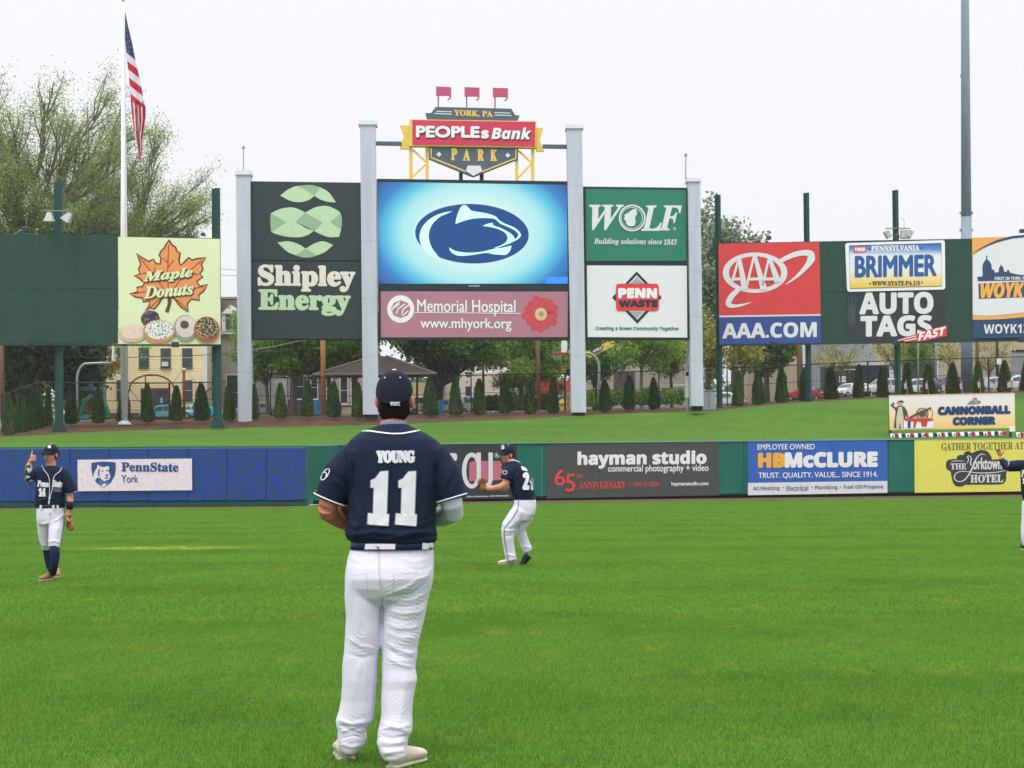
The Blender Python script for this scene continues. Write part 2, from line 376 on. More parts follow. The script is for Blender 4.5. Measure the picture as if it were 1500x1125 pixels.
def gy(x, Y):            # street level seen at column x, depth Y: rises just under the sight line over the bank
    return (mby(x) - .4) + (1.2 + min(1.6, (Y - mbY(x)) * .05)) - max(0, min(16, (Y - 215) * .12))
tag(sheet('street_ground', [lambda x: (fc(x)[0] + .1, fc(x)[1] - .2)] + [(lambda Yv: (lambda x: (gy(x, Yv), max(Yv, mbY(x) + 2))))(v) for v in (150, 175, 200, 215, 260, 400, 900)], M_far, st=50), kind='structure')
def street(x, Y): return P(x, gy(x, Y), Y)
# pale kerb of the street behind the fence and the strip of lawn
M_conc = mat('pale concrete', (190, 190, 184), .85, .08)
for xa, xb in ((640, 838), (470, 540)):
    V = []; Fc = []
    for i, x in enumerate(range(xa, xb + 1, 6)):
        b = P(x, gy(x, 140) + .2, 140); V += [b + Vector((0, 0, -.3)), b + Vector((0, 0, .16)), b + Vector((0, .4, .16)), b + Vector((0, .4, -.3))]
        if i: k = 4 * i; Fc += [(k - 4, k, k + 1, k - 3), (k - 3, k + 1, k + 2, k - 2), (k - 2, k + 2, k + 3, k - 1)]
    tag(mk('street_kerb', V, Fc, M_conc), kind='structure')
tag(sheet('park_lawn', [lambda x: (gy(x, 130) - .6, 131), lambda x: (gy(x, 150) - 2.5, 150)], M_berm, 850, 1010, 10), kind='structure')
tag(sheet('playground_lawn', [lambda x: (gy(x, 124) - .6, 124.5), lambda x: (gy(x, 146) - 2.5, 146)], M_berm, 90, 320, 10), kind='structure')

# ================================================================== OUTFIELD WALL
M_pad = mat('teal green padding', (18, 106, 90), .55, .14, .8, .12, 9)
M_pad2 = mat('dark teal padding', (22, 82, 76), .6, .08, 1.2)
M_cap = mat('pale green rail', (120, 170, 160), .5, .06)
M_dk = mat('gap shade and dark fittings', (30, 40, 42), .9)  # paints the gap shade under the pads; also for really dark fittings and lettering
wall = thing('outfield_wall', P(800, wy(800), wY(800)), 'long green padded outfield wall carrying the advertising boards', 'wall')
def wall_pt(x, y, d=0.0, Yo=0.0):
    return P(x, y, wY(x) + Yo - d)
def pad(x0, x1, yt0, yb0, yt1, yb1, m, name='wall_pad', gap=.22, th=.25, parent=None, d=0.0):
    x0 += gap / 2; x1 -= gap / 2
    V = [wall_pt(x0, yb0, d), wall_pt(x1, yb1, d), wall_pt(x1, yt1, d), wall_pt(x0, yt0, d)]; V += [v + Vector((0, th, 0)) for v in V]
    b = bevelled((V, [(0, 1, 2, 3), (7, 6, 5, 4), (0, 4, 5, 1), (1, 5, 6, 2), (2, 6, 7, 3), (3, 7, 4, 0)]), .03)
    return mk(name, b[0], b[1], m, parent or wall)
PADX = [-210, -168, -126, -84, -42, 0]
x = 456
SEAMS = list(np.arange(455, 1900, 42.3))
for a, b in zip(SEAMS, SEAMS[1:]):
    pad(a, b, wt(a) + 1.4, wy(a) - 6.2, wt(b) + 1.4, wy(b) - 6.2, M_pad)
V = []; Fc = []
def band(x0, x1, fy0, fy1, m, name, d=0.0, th=.12, st=30):
    X = list(np.arange(x0, x1, st)) + [x1]; V = []; Fc = []
    for i, x in enumerate(X):
        a = wall_pt(x, fy0(x), d); b = wall_pt(x, fy1(x), d); o = Vector((0, th, 0)); V += [a, b, b + o, a + o]
        if i: k = 4 * i; Fc += [(k - 4, k, k + 1, k - 3), (k - 1, k - 2, k + 2, k + 3), (k - 4, k - 1, k + 3, k), (k - 3, k + 1, k + 2, k - 2)]
    Fc += [(0, 1, 2, 3), (4 * len(X) - 4, 4 * len(X) - 1, 4 * len(X) - 2, 4 * len(X) - 3)]
    return mk(name, V, Fc, m, wall)
band(455.4, 1880, lambda x: wt(x), lambda x: wt(x) + 1.3, M_cap, 'top_rail', .1, .4)
band(455.4, 1880, lambda x: wy(x) - 6.5, lambda x: wy(x) + .6, M_dk, 'gap_shade_strip', -.3, .1)  # dark strip painted in for the shaded gap under the pads
band(455.4, 1880, lambda x: wy(x) - 5.6, lambda x: wy(x) - 4.6, M_pad2, 'base_rail', -.05, .1)
for i in range(int((1880 - 460) / 21)): 
    pass
# LED display wall on the left
M_led = bpy.data.materials.new('LED wall pixels'); M_led.use_nodes = True
n = M_led.node_tree.nodes; l = M_led.node_tree.links; b = n['Principled BSDF']; b.inputs['Roughness'].default_value = .5
t = n.new('ShaderNodeTexCoord'); mp = n.new('ShaderNodeMapping'); mp.inputs['Rotation'].default_value = (0, .78, 0); l.new(t.outputs['Object'], mp.inputs[0])
vo = n.new('ShaderNodeTexNoise'); vo.inputs['Scale'].default_value = 5.5; vo.inputs['Detail'].default_value = 1; l.new(mp.outputs[0], vo.inputs[0])
r = n.new('ShaderNodeValToRGB'); l.new(vo.outputs[0], r.inputs[0]); r.color_ramp.elements[0].position = .45; r.color_ramp.elements[0].color = (*lin((8, 60, 100)), 1)
r.color_ramp.elements[1].position = .70; r.color_ramp.elements[1].color = (*lin((10, 42, 150)), 1)
l.new(r.outputs[0], b.inputs['Emission Color']); b.inputs['Emission Strength'].default_value = .22; l.new(r.outputs[0], b.inputs['Base Color'])
for a, bb in [(-300 + 75 * i, -225 + 75 * i) for i in range(10)]:
    bb = min(bb, 447.5)
    pad(a, bb, wt(a) + 77, wy(a) - .6, wt(bb) + 76, wy(bb) - .2, M_pad2, 'lower_pad', .25, .3)
band(-300, 450, lambda x: wt(x), lambda x: wt(x) + 2.2, M_pad, 'top_rail', .02, .5)
pad(448, 455.2, wt(447), wy(447) - .5, wt(455), wy(455) - .5, M_pad, 'end_post', .2, 1.2)
led = thing('led_display_board', P(225, 731, wY(225) - .1), 'long blue dotted LED display board at the left of the outfield wall', 'display board')
for a, bb in [(-300 + 57.5 * i, -242.5 + 57.5 * i) for i in range(13)]:
    pad(a, bb, wt(a) + 2.5, wt(a) + 80.5, wt(bb) + 2.5, wt(bb) + 79.5, M_led, 'led_panel', .06, .2, led, .08)
# ================================================================== ADVERTISING ON THE WALL
WP = lambda xa, xb: Plane(xa, wY(xa) - .06, xb, wY(xb) - .06)
M_white = mat('white print', (236, 238, 240), .55, .02)
M_off = mat('off white print', (222, 224, 226), .55, .03)
W5 = (640, 630, 3.488); WR = (1060, 570, 3.41); WL = (0, 630, 3.26)
def banner(s, quad, m, xs, name='banner_panel', gap=.3):
    """vinyl split at the pad seams; quad = tl, tr, br, bl in crop coordinates"""
    tl, tr, br, bl = quad; ts = sorted(set([0.0, 1.0] + [t for t in [((x - s.c(tl)[0]) / (s.c(tr)[0] - s.c(tl)[0])) for x in xs] if .01 < t < .99]))
    k = gap / (s.c(tr)[0] - s.c(tl)[0]) / 2
    for a, b in zip(ts, ts[1:]):
        a2 = a + (k if a > 0 else 0); b2 = b - (k if b < 1 else 0); f = lambda u, p, q: (p[0] + (q[0] - p[0]) * u, p[1] + (q[1] - p[1]) * u)
        s.prism([f(a2, tl, tr), f(b2, tl, tr), f(b2, bl, br), f(a2, bl, br)], m, .006, .02, name)
# LED content
s = Sign('led_graphic', Plane(100, wY(100) - .2, 300, wY(300) - .2), (198, 720), 'pale university panel with a navy lion shield shown on the blue LED wall', 'sign', crop=WL)
M_pk = mat('pale LED field', (190, 182, 196), .5, 0, 5, emit=.35, rgb2=(206, 198, 192)); M_nv = mat('navy print', (38, 72, 128), .5, .05, emit=.12)
s.prism([(370, 142), (916, 136), (917, 287), (372, 292)], M_pk, 0, .04, 'display_field')
s.poly([(437, 156), (470, 152), (495, 150), (520, 151), (553, 154), (553, 190), (548, 218), (530, 250), (495, 277), (460, 250), (442, 218), (437, 190)], M_nv, 1, 'shield')
s.poly([(448, 238), (446, 215), (456, 190), (465, 180), (464, 168), (470, 166), (479, 174), (497, 177), (512, 172), (521, 174), (522, 185), (518, 195), (524, 208), (528, 222), (521, 236), (508, 240), (500, 246), (488, 238), (474, 226), (464, 228), (455, 240)], M_pk, 2, 'lion_head')
for q in ([(485, 194), (496, 192), (494, 198), (487, 199)], [(508, 192), (517, 190), (516, 196), (509, 198)], [(502, 214), (520, 210), (516, 220), (508, 221)], [(500, 226), (520, 224), (512, 232), (503, 232)], [(470, 190), (478, 184), (474, 214), (484, 226), (468, 216)]):
    s.poly(q, M_nv, 3, 'lion_feature')
s.poly([(470, 232), (484, 240), (500, 250), (516, 244), (528, 230), (520, 254), (495, 270), (474, 256)], mat('mid blue', (70, 110, 165), .5, .05, emit=.1), 2, 'lion_neck')
s.poly([(484, 264), (502, 254), (510, 262), (495, 275)], M_pk, 3, 'lion_chest')
s.text('PennState', 580, 154, 853, 199, M_nv, 2, 'sb', 1.6, 2); s.text('York', 580, 214, 661, 251, M_nv, 2, '', .4, 1)
# credit union board (partly behind the player)
s = Sign('credit_union_banner', WP(570, 757), (690, 725), 'dark grey credit union banner with tall white letters over a pink state outline', 'banner', 'advertising banners on the outfield wall', W5)
Mg = mat('charcoal vinyl', (50, 58, 60), .55, .08); Mp = mat('dusty pink print', (196, 112, 132), .6, .06); 
X0 = (560 - 640) * 3.488
banner(s, [(X0, 74), (410, 64), (412, 350), (X0, 358)], Mg, SEAMS)
s.poly([(165, 166), (190, 158), (322, 158), (332, 178), (326, 190), (338, 208), (328, 224), (334, 240), (318, 256), (165, 262)], Mp, 1, 'state_outline')
for ch, a, bq in (('P', -152, -88), ('S', -78, -6), ('E', 14, 104), ):
    s.text(ch, a, 118, bq, 302, M_off, 2, '', 9)
s.ell(177, 207, 50, 92, M_off, 2, 'lettering', w=22, a0=35, a1=325)
s.poly([(201, 115), (223, 115), (223, 255), (201, 255)], M_off, 3, 'lettering'); s.poly([(262, 115), (284, 115), (284, 250), (262, 250)], M_off, 3, 'lettering')
s.ell(242, 250, 41, 48, M_off, 3, 'lettering', w=22, a0=0, a1=180)
s.ell(307, 129, 13, 13, M_off, 2, 'lettering', w=2); s.text('R', 301, 122, 313, 136, M_off, 2, 'b')
s.text('FEDERALLY INSURED BY NCUA', 150, 336, 262, 343, M_off, 2, 'b', .2, -1); s.text('EQUAL OPPORTUNITY LENDER', 270, 333, 366, 341, M_off, 2, 'b', .3, -1)
# photo studio board
s = Sign('photo_studio_banner', WP(800, 1054), (925, 722), 'charcoal photo studio banner with white name and red anniversary lettering', 'banner', 'advertising banners on the outfield wall', W5)
Mg2 = mat('dark grey vinyl', (72, 78, 76), .55, .06); Mr = mat('red print', (222, 74, 70), .6, .06)
banner(s, [(558, 68), (1440, 57), (1443, 333), (560, 350)], Mg2, SEAMS)
s.text('hayman studio', 717, 106, 1377, 196, M_white, 2, 'b', 3.2, -6)
s.text('commercial photography + video', 873, 177, 1387, 222, M_white, 2, '', .8, -4)
s.text('6', 600, 201, 655, 284, Mr, 2, '', 1.5); s.text('5', 656, 222, 706, 316, Mr, 2, '', 1.5); s.text('TH', 710, 226, 745, 246, Mr, 2, 'sb')
s.text('ANNIVERSARY', 724, 262, 965, 299, Mr, 2, 'sb', 0, -2); s.poly([(982, 262), (985, 262), (985, 290), (982, 290)], Mr, 2, 'lettering')
s.text('SINCE 1950', 1002, 265, 1133, 289, Mr, 2, 'sb', 0, -2); s.text('haymanstudio.com', 1197, 263, 1386, 289, M_white, 2, '', .8, -2)
# heating company board
s = Sign('heating_company_banner', WP(1095, 1300), (1198, 720), 'blue and white heating company banner with yellow and white lettering', 'banner', 'advertising banners on the outfield wall', WR)
Mb = mat('royal blue vinyl', (48, 100, 184), .5, .05); Mo = mat('amber print', (240, 178, 66), .55, .04); Mt = mat('slate blue print', (74, 96, 142), .6, .05)
banner(s, [(120, 259), (817, 251), (818, 458), (122, 468)], Mb, SEAMS); banner(s, [(122, 468.4), (818, 458.4), (818, 518), (122, 530)], M_off, SEAMS)
s.text('EMPLOYEE OWNED', 168, 274, 454, 302, M_white, 2, '', .5, -2)
s.text('HB', 170, 318, 307, 393, Mo, 2, 'b', 5.5, 0); s.text('McCLURE', 303, 313, 768, 392, M_white, 3, 'b', 5.5, -4)
s.text('TRUST. QUALITY. VALUE... SINCE 1914.', 172, 414, 768, 447, M_white, 2, '', .6, -6)
for tx, a, c_, y in (('AC/Heating', 146, 278, 484), ('Electrical', 313, 421, 482), ('Plumbing', 456, 567, 480), ('Fuel Oil/Propane', 600, 796, 477)):
    s.text(tx, a, y, c_, y + 26, Mt, 2, 'b', 0, -2)
for a in (296, 439, 583): s.ell(a, 491, 3, 3, Mt, 2, 'lettering')
# hotel board
s = Sign('hotel_banner', WP(1340, 1700), (1420, 715), 'yellow hotel banner with a dark scalloped emblem in white script', 'banner', 'advertising banners on the outfield wall', WR)
My = mat('lemon vinyl', (226, 222, 96), .55, .04); Mh = mat('dark green grey print', (52, 62, 58), .6, .05); Mol = mat('olive print', (100, 110, 52), .6, .05)
banner(s, [(953, 251), (1980, 240), (1980, 503), (955, 518)], My, SEAMS)
s.text('GATHER TOGETHER AT', 1087, 266, 1499, 303, Mol, 2, 'sb', 0, -6)
s.poly([(1110, 378), (1116, 358), (1135, 350), (1162, 349), (1168, 334), (1184, 328), (1198, 330), (1205, 314), (1225, 308), (1240, 320), (1262, 309), (1292, 304), (1318, 312), (1334, 332), (1340, 352), (1400, 350), (1420, 362), (1424, 385), (1412, 420), (1410, 455), (1395, 472), (1360, 477), (1215, 478), (1195, 486), (1165, 486), (1148, 472), (1138, 440), (1132, 412), (1116, 402)], Mh, 1, 'emblem')
s.text('THE', 1132, 371, 1211, 401, M_off, 2, 'sb', .8); s.text('orktowne', 1243, 340, 1410, 402, M_off, 2, '', 1.6); s.text('HOTEL', 1231, 427, 1396, 467, M_off, 2, 'sb', 1.2, -2)
s.stroke([(1215, 372), (1222, 350), (1216, 338), (1226, 334), (1236, 345), (1232, 372), (1238, 380)], [2, 5, 5, 4, 5, 6, 6], M_off, 2, 'swash')
s.stroke([(1306, 328), (1285, 325), (1262, 345), (1245, 385), (1225, 425), (1200, 455), (1172, 462), (1153, 448), (1156, 425), (1180, 412), (1220, 412), (1260, 418), (1330, 418), (1380, 412), (1425, 402)], [2, 4, 6, 8, 7, 5, 4, 5, 5, 4, 3, 4, 5, 4, 2], M_off, 2, 'swash')
s.stroke([(1135, 362), (1160, 357), (1200, 360)], [2, 4, 2], M_off, 2, 'swash')

# ================================================================== SCOREBOARD
SB = Plane(350, 117.5, 1030, 118.5)
M_col = mat('pale grey column cladding', (188, 194, 208), .5, .07, .9, stretch=(2.5, 2.5, .25)); M_capw = mat('white cap', (222, 224, 226), .5, .02)
M_yel = mat('yellow steel', (232, 200, 92), .5, .06); M_slate = mat('glare greyed dark paint', (84, 98, 112), .6, .05); M_crim = mat('crimson face', (206, 60, 92), .5, .05)  # M_slate: dark sign paint with the veil of sky glare put into its colour
M_gold = mat('gold print', (236, 196, 104), .5, .04)
sb = Sign('scoreboard_frame', SB, (690, 604), 'tall scoreboard frame of four pale square columns behind the outfield wall', 'scoreboard')
M_joint = mat('column joint', (150, 158, 166), .7)
for q, capq, foot in (([(347, 258), (367.6, 258), (369.6, 618), (350, 618)], [(345.6, 252), (369, 252), (369, 258), (345.6, 258)], [(351, 618), (368.6, 618), (368.6, 625), (351, 625)]),
                ([(528, 185), (550.2, 185), (554.5, 607.5), (532.3, 607.5)], [(525.8, 178.4), (552.4, 178.8), (552.4, 185), (525.8, 185)], [(534, 607.5), (553, 607.5), (553, 614), (534, 614)]),
                ([(829.6, 190.5), (852, 190.5), (858, 604.5), (836.8, 604.5)], [(828, 184.6), (854, 185), (854, 190.5), (828, 190.5)], [(839, 604.5), (856, 604.5), (856, 609.5), (839, 609.5)]),
                ([(1006.6, 268), (1024.4, 268), (1029.2, 595.2), (1011.6, 595.2)], [(1004.6, 262.4), (1025.4, 262.8), (1025.4, 268), (1004.6, 268)], [(1013, 595.2), (1028, 595.2), (1028, 602), (1013, 602)])):
    c_ = sb.prism(q, M_col, .5, .5, 'column'); sb.prism(capq, M_capw, .62, .62, 'column_cap', c_); sb.prism(foot, M_dk, .4, .4, 'column_foot', c_)
    for f in (.2, .4, .6, .8):
        a = [q[0][0] + (q[3][0] - q[0][0]) * f, q[0][1] + (q[3][1] - q[0][1]) * f]; b2 = [q[1][0] + (q[2][0] - q[1][0]) * f, a[1] - .1]
        sb.prism([(a[0] - .05, a[1]), (b2[0] + .05, b2[1]), (b2[0] + .05, b2[1] + .35), (a[0] - .05, a[1] + .35)], M_joint, .505, -.4, 'panel_joint', c_)
sb.crop = (520, 110, 4.412)
sb.prism([(137, 430), (300, 432), (300, 456), (137, 453)], M_slate, .15, .15, 'cross_bar'); sb.prism([(1213, 450), (1370, 452), (1370, 475), (1213, 473)], M_slate, .15, .15, 'cross_bar')
for a in ((672, 697), (806, 832)): sb.prism([(a[0], 600), (a[1], 600), (a[1], 690), (a[0], 690)], M_black, -.1, .5, 'support_post')
sb.crop = None
for x, y0, y1 in ((356.6, 213, 252), (1004.6, 224, 262)):
    V, Fc = tube([P(x, y1, 118), P(x, y0 + 4, 118), P(x, y0, 118)], [.05, .035, .02], 6); mk('lightning_rod', V, Fc, M_joint, sb.root)
    V, Fc = ellipsoid(P(x, y0 + 3, 118), (.12, .12, .12), None, 8, 5); mk('rod_ball', V, Fc, M_joint, sb.root)
# park name sign
s = Sign('park_name_sign', SB, (690, 262), 'crimson, yellow and slate park name sign with three pennants above the screen', 'sign', crop=(520, 110, 4.412))
M_pen = mat('glare washed red paint', (190, 84, 116), .55, .05)  # red pennants, their washing-out by the bright sky put into the colour
for i in range(3):
    dx, dy = 183.5 * i, 4 * i; T = lambda L_: [(a + dx, b_ + dy) for a, b_ in L_]
    s.prism(T([(533, 130), (543, 130), (543, 212), (534, 212)]), M_pen, -.05, .2, 'pennant_pole')
    s.prism(T([(524, 73), (622, 77), (622, 137), (618, 150), (609, 158), (598, 161), (598, 155), (608, 149), (611, 139), (606, 134), (524, 133)]), M_pen, 0, .1, 'pennant')
s.prism([(522, 207), (1010, 219), (1035, 260), (1063, 262), (1050, 300), (465, 286), (455, 247), (492, 247)], M_slate, .1, .2, 'top_plaque')
for q in ([(527, 233), (627, 237), (627, 243), (524, 239)], [(514, 247), (625, 252), (625, 258), (512, 253)], [(902, 241), (1000, 245), (1004, 251), (902, 247)], [(902, 257), (1010, 261), (1013, 267), (902, 263)]):
    s.poly(q, M_off, 10, 'pinstripe')
s.text('YORK, PA', 640, 230, 890, 274, M_gold, 10, 'sb', 1.6, 8)
for q in ([(290, 325), (352, 327), (352, 480), (288, 478), (316, 400)], [(1168, 340), (1217, 342), (1195, 418), (1222, 496), (1168, 492)]): s.prism(q, M_yel, .05, .15, 'ribbon_end')
s.prism([(352, 290), (1170, 303), (1168, 473), (355, 462)], M_yel, .25, .35, 'board_edge')
s.prism([(371, 296), (1164, 308), (1162, 466), (372, 455)], M_crim, .29, -.2, 'board_face')
M_shad = mat('painted letter shadow', (120, 28, 52), .6)  # for an offset dark copy that paints the shadow of the raised letters
for (tx, a, b_, c_, d, st, fat, sl) in (('PEOPLE', 395, 335, 806, 412, '', 5, 4), ('s', 815, 362, 866, 418, '', 5.5, 0), ('Bank', 880, 345, 1138, 422, 'bi', 2.5, 3)):
    s.text(tx, a + 4, b_ + 6, c_ + 4, d + 6, M_shad, 26, st, fat, sl, name='letter_shadow'); s.text(tx, a, b_, c_, d, M_white, 30, st, fat, sl)
s.prism([(478, 468), (1052, 478), (1052, 547), (763, 661), (478, 545)], M_slate, .1, .15, 'home_plate_shield')
s.stroke([(492, 474), (493, 535), (716, 624)], 9, M_gold, 10, 'shield_line'); s.stroke([(1040, 482), (1039, 540), (820, 626)], 9, M_gold, 10, 'shield_line')
s.poly([(728, 587), (812, 588), (822, 624), (765, 654), (717, 622)], M_off, 12, 'home_plate')
for ch, a, b_, c_, d in (('P', 620, 475, 661, 552), ('A', 697, 479, 746, 556), ('R', 790, 481, 834, 557), ('K', 874, 484, 919, 558)): s.text(ch, a, b_, c_, d, M_gold, 10, 'sb', 3)
for a, b_ in ((543, 514), (987, 520)): s.poly([(a - 17, b_), (a, b_ - 17), (a + 17, b_), (a, b_ + 17)], M_off, 10, 'diamond')
for lx in ((350, 372, 455, 476), (1036, 1056, 1139, 1160)):
    tr_ = [(lx[0], lx[1]), (lx[2], lx[3])]
    for a, b_ in tr_: s.prism([(a, 460), (b_, 460), (b_, 684), (a, 684)], M_yel, -.05, .3, 'truss_leg')
s.stroke([(374, 482), (457, 560)], 14, M_yel, -8, 'truss_brace'); s.stroke([(457, 578), (372, 656)], 14, M_yel, -8, 'truss_brace')
s.stroke([(1058, 488), (1141, 566)], 14, M_yel, -8, 'truss_brace'); s.stroke([(1141, 572), (1056, 662)], 14, M_yel, -8, 'truss_brace')
# energy company board
Z = (330, 240, 2.813)
s = Sign('energy_company_sign', SB, (450, 496), 'near-black energy company board with pale green leaf bands left of the screen', 'sign', 'signs on the scoreboard', Z)
Mk = mat('blackened board', (48, 58, 62), .6, .06, 2, .1, 10, fine=.12); Ml = mat('pale leaf green', (188, 216, 178), .6, .04); Md = mat('sage green', (150, 180, 150), .6, .04); Mcr = mat('cream print', (228, 222, 212), .6, .03)
s.prism([(107, 75), (558, 81), (560, 399), (110, 397)], Mk, .1, .4, 'board_panel'); s.prism([(110, 402), (560, 404), (563, 722), (113, 720)], Mk, .1, .4, 'board_panel')
s.prism([(105, 72), (560, 78), (566, 725), (111, 723)], M_black, .04, .5, 'backing_frame')
O = 10
s.poly([(227, 132), (258, 108), (300, 92), (340, 112), (368, 133), (345, 150), (310, 159), (270, 154)], Ml, O, 'leaf_band'); s.poly([(300, 92), (350, 88), (390, 97), (366, 133), (340, 112)], Md, O + 1, 'leaf_band')
s.poly([(390, 97), (425, 117), (457, 160), (425, 158), (395, 149), (366, 133)], Ml, O, 'leaf_band')
s.poly([(188, 205), (230, 186), (280, 181), (320, 196), (330, 202), (292, 240), (330, 264), (365, 277), (345, 292), (310, 303), (260, 302), (215, 292), (190, 282), (186, 245)], Ml, O, 'leaf_band')
s.poly([(188, 205), (252, 240), (190, 282), (186, 245)], Md, O + 1, 'leaf_band')
s.poly([(330, 202), (370, 181), (415, 174), (450, 186), (475, 205), (481, 250), (470, 302), (430, 303), (395, 292), (365, 277), (398, 242)], Ml, O, 'leaf_band')
s.poly([(330, 202), (400, 242), (365, 277), (292, 240)], Md, O + 2, 'leaf_band'); s.poly([(475, 205), (434, 240), (477, 268), (481, 240)], Md, O + 2, 'leaf_band')
s.poly([(216, 325), (262, 320), (302, 332), (332, 350), (292, 378), (255, 362)], Ml, O, 'leaf_band'); s.poly([(332, 350), (380, 378), (355, 386), (320, 387), (292, 378)], Md, O + 1, 'leaf_band')
s.poly([(332, 350), (370, 328), (405, 320), (445, 335), (415, 362), (380, 378)], Ml, O, 'leaf_band')
s.text('Shipley', 134, 417, 538, 528, Mcr, O, 'sb', 4.5, 4); s.text('Energy', 136, 518, 518, 627, Ml, O, 'sb', 4.5, 2)
# video screen
Z = (540, 250, 4.5)
s = Sign('video_screen', SB, (692, 418), 'large lit video screen glowing blue around a navy lion head oval', 'screen', 'signs on the scoreboard', Z)
M_scr = bpy.data.materials.new('screen glow'); M_scr.use_nodes = True; n = M_scr.node_tree.nodes; l = M_scr.node_tree.links; b = n['Principled BSDF']; b.inputs['Base Color'].default_value = (.02, .02, .03, 1)
t = n.new('ShaderNodeTexCoord'); mp = n.new('ShaderNodeMapping'); mp.inputs['Location'].default_value = (-.5, 0, -.5); l.new(t.outputs['Generated'], mp.inputs[0])
mp2 = n.new('ShaderNodeMapping'); mp2.inputs['Scale'].default_value = (1.0, 0, .78); l.new(mp.outputs[0], mp2.inputs[0])
ln = n.new('ShaderNodeVectorMath'); ln.operation = 'LENGTH'; l.new(mp2.outputs[0], ln.inputs[0])
r = n.new('ShaderNodeValToRGB'); l.new(ln.outputs['Value'], r.inputs[0]); r.color_ramp.elements[0].position = .24; r.color_ramp.elements[0].color = (*lin((214, 248, 240)), 1)
r.color_ramp.elements[1].position = .62; r.color_ramp.elements[1].color = (*lin((18, 72, 152)), 1)
for p_, c_ in ((.37, (176, 238, 240)), (.45, (84, 202, 228)), (.52, (18, 132, 202))): e = r.color_ramp.elements.new(p_); e.color = (*lin(c_), 1)
bk = n.new('ShaderNodeTexBrick'); bk.inputs['Scale'].default_value = 60; bk.inputs['Mortar Size'].default_value = .03; bk.offset = 0; bk.inputs['Color1'].default_value = (1, 1, 1, 1); bk.inputs['Color2'].default_value = (.93, .95, 1, 1); bk.inputs['Mortar'].default_value = (.8, .85, .85, 1)
mp3 = n.new('ShaderNodeMapping'); mp3.inputs['Rotation'].default_value = (math.radians(90), 0, 0); l.new(t.outputs['Generated'], mp3.inputs[0]); l.new(mp3.outputs[0], bk.inputs[0])
ml = n.new('ShaderNodeMix'); ml.data_type = 'RGBA'; ml.blend_type = 'MULTIPLY'; ml.inputs[0].default_value = 1; l.new(r.outputs[0], ml.inputs[6]); l.new(bk.outputs[0], ml.inputs[7]); l.new(ml.outputs[2], b.inputs['Emission Color']); b.inputs['Emission Strength'].default_value = 1
s.prism([(55, 55), (1312, 72), (1320, 790), (62, 790)], M_black, .12, .6, 'screen_frame')
s.prism([(61, 76), (1307, 96), (1311, 746), (66, 747)], M_scr, .14, -.1, 'screen_face')
Mlb = mat('lit navy', (14, 68, 130), .5, .03, 3, emit=.25); Mli = mat('lit pale cyan', (190, 232, 232), .5, .01, 3, emit=.4)
O = 14
s.ell(681, 418, 374, 196, Mlb, O, 'logo_oval', .03, 60)
s.poly([(572, 355), (576, 325), (588, 285), (602, 252), (616, 235), (630, 230), (645, 233), (662, 250), (685, 268), (770, 282), (835, 303), (862, 330), (900, 352), (950, 372), (985, 397), (1002, 420), (998, 440), (970, 462), (920, 484), (860, 502), (845, 512), (915, 480), (965, 455), (984, 432), (984, 418), (962, 396), (905, 368), (868, 352), (838, 326), (815, 318), (760, 315), (690, 319), (625, 335)], Mli, O + 1, 'lion_brow')
s.poly([(750, 367), (785, 352), (818, 346), (824, 363), (875, 382), (930, 412), (955, 435), (966, 458), (930, 482), (840, 512), (825, 512), (880, 490), (910, 465), (913, 435), (895, 410), (850, 386), (800, 374)], Mli, O + 1, 'lion_jaw')
s.poly([(530, 507), (560, 526), (600, 537), (660, 543), (740, 537), (800, 524), (845, 514), (880, 510), (942, 496), (932, 530), (905, 556), (860, 556), (820, 553), (790, 546), (755, 546), (700, 556), (640, 563), (590, 563), (555, 548), (537, 530)], Mli, O + 2, 'lion_chin')
s.poly([(553, 270), (505, 277), (455, 292), (405, 320), (365, 358), (342, 400), (336, 445), (344, 485), (358, 516), (372, 530), (400, 556), (440, 576), (470, 584), (450, 555), (420, 515), (402, 470), (397, 425), (408, 378), (435, 338), (475, 305), (515, 287)], Mli, O + 1, 'lion_back')
s.poly([(1165, 702), (1311, 702), (1311, 746), (1166, 746)], mat('screen corner blue', (40, 120, 225), .5, .1, 2, emit=.8), O, 'screen_caption')
s.text('DAKTRONICS', 660, 757, 733, 766, M_off, 12, 'b')
# hospital board
s = Sign('hospital_sign', SB, (694, 494), 'mauve hospital board with a red daisy below the video screen', 'sign', 'signs on the scoreboard', Z)
Mm = mat('mauve print', (176, 122, 138), .55, .05, .5); Mfl = mat('red petal print', (200, 74, 84), .6, .15, 8)
s.prism([(62, 791), (1322, 791), (1328, 1115), (65, 1115)], M_black, .12, .6, 'sign_frame'); s.prism([(79, 797), (1312, 799), (1310, 1098), (82, 1100)], Mm, .15, -.1, 'sign_face')
O = 14
s.ell(212, 914, 89, 91, M_white, O, 'emblem_disc'); s.ell(212, 914, 65, 58, Mm, O + 1, 'emblem_ring', n=8)
for k in (-36, 0, 36): s.stroke([(212 + k - 28, 945), (212 + k - 20, 915), (212 + k + 28, 880)], 9, M_white, O + 2, 'emblem_bar'); 
s.stroke([(160, 905), (188, 880), (205, 868)], 8, M_white, O + 3, 'emblem_bar'); s.stroke([(220, 958), (238, 946), (262, 925)], 8, M_white, O + 3, 'emblem_bar')
s.text('Memorial Hospital', 320, 853, 968, 960, M_white, O, '', 1.2, 4); s.poly([(303, 934), (1000, 940), (1000, 945), (303, 939)], M_white, O + 1, 'underline'); s.text('www.mhyork.org', 342, 973, 941, 1062, M_white, O, '', 1.4, 2)
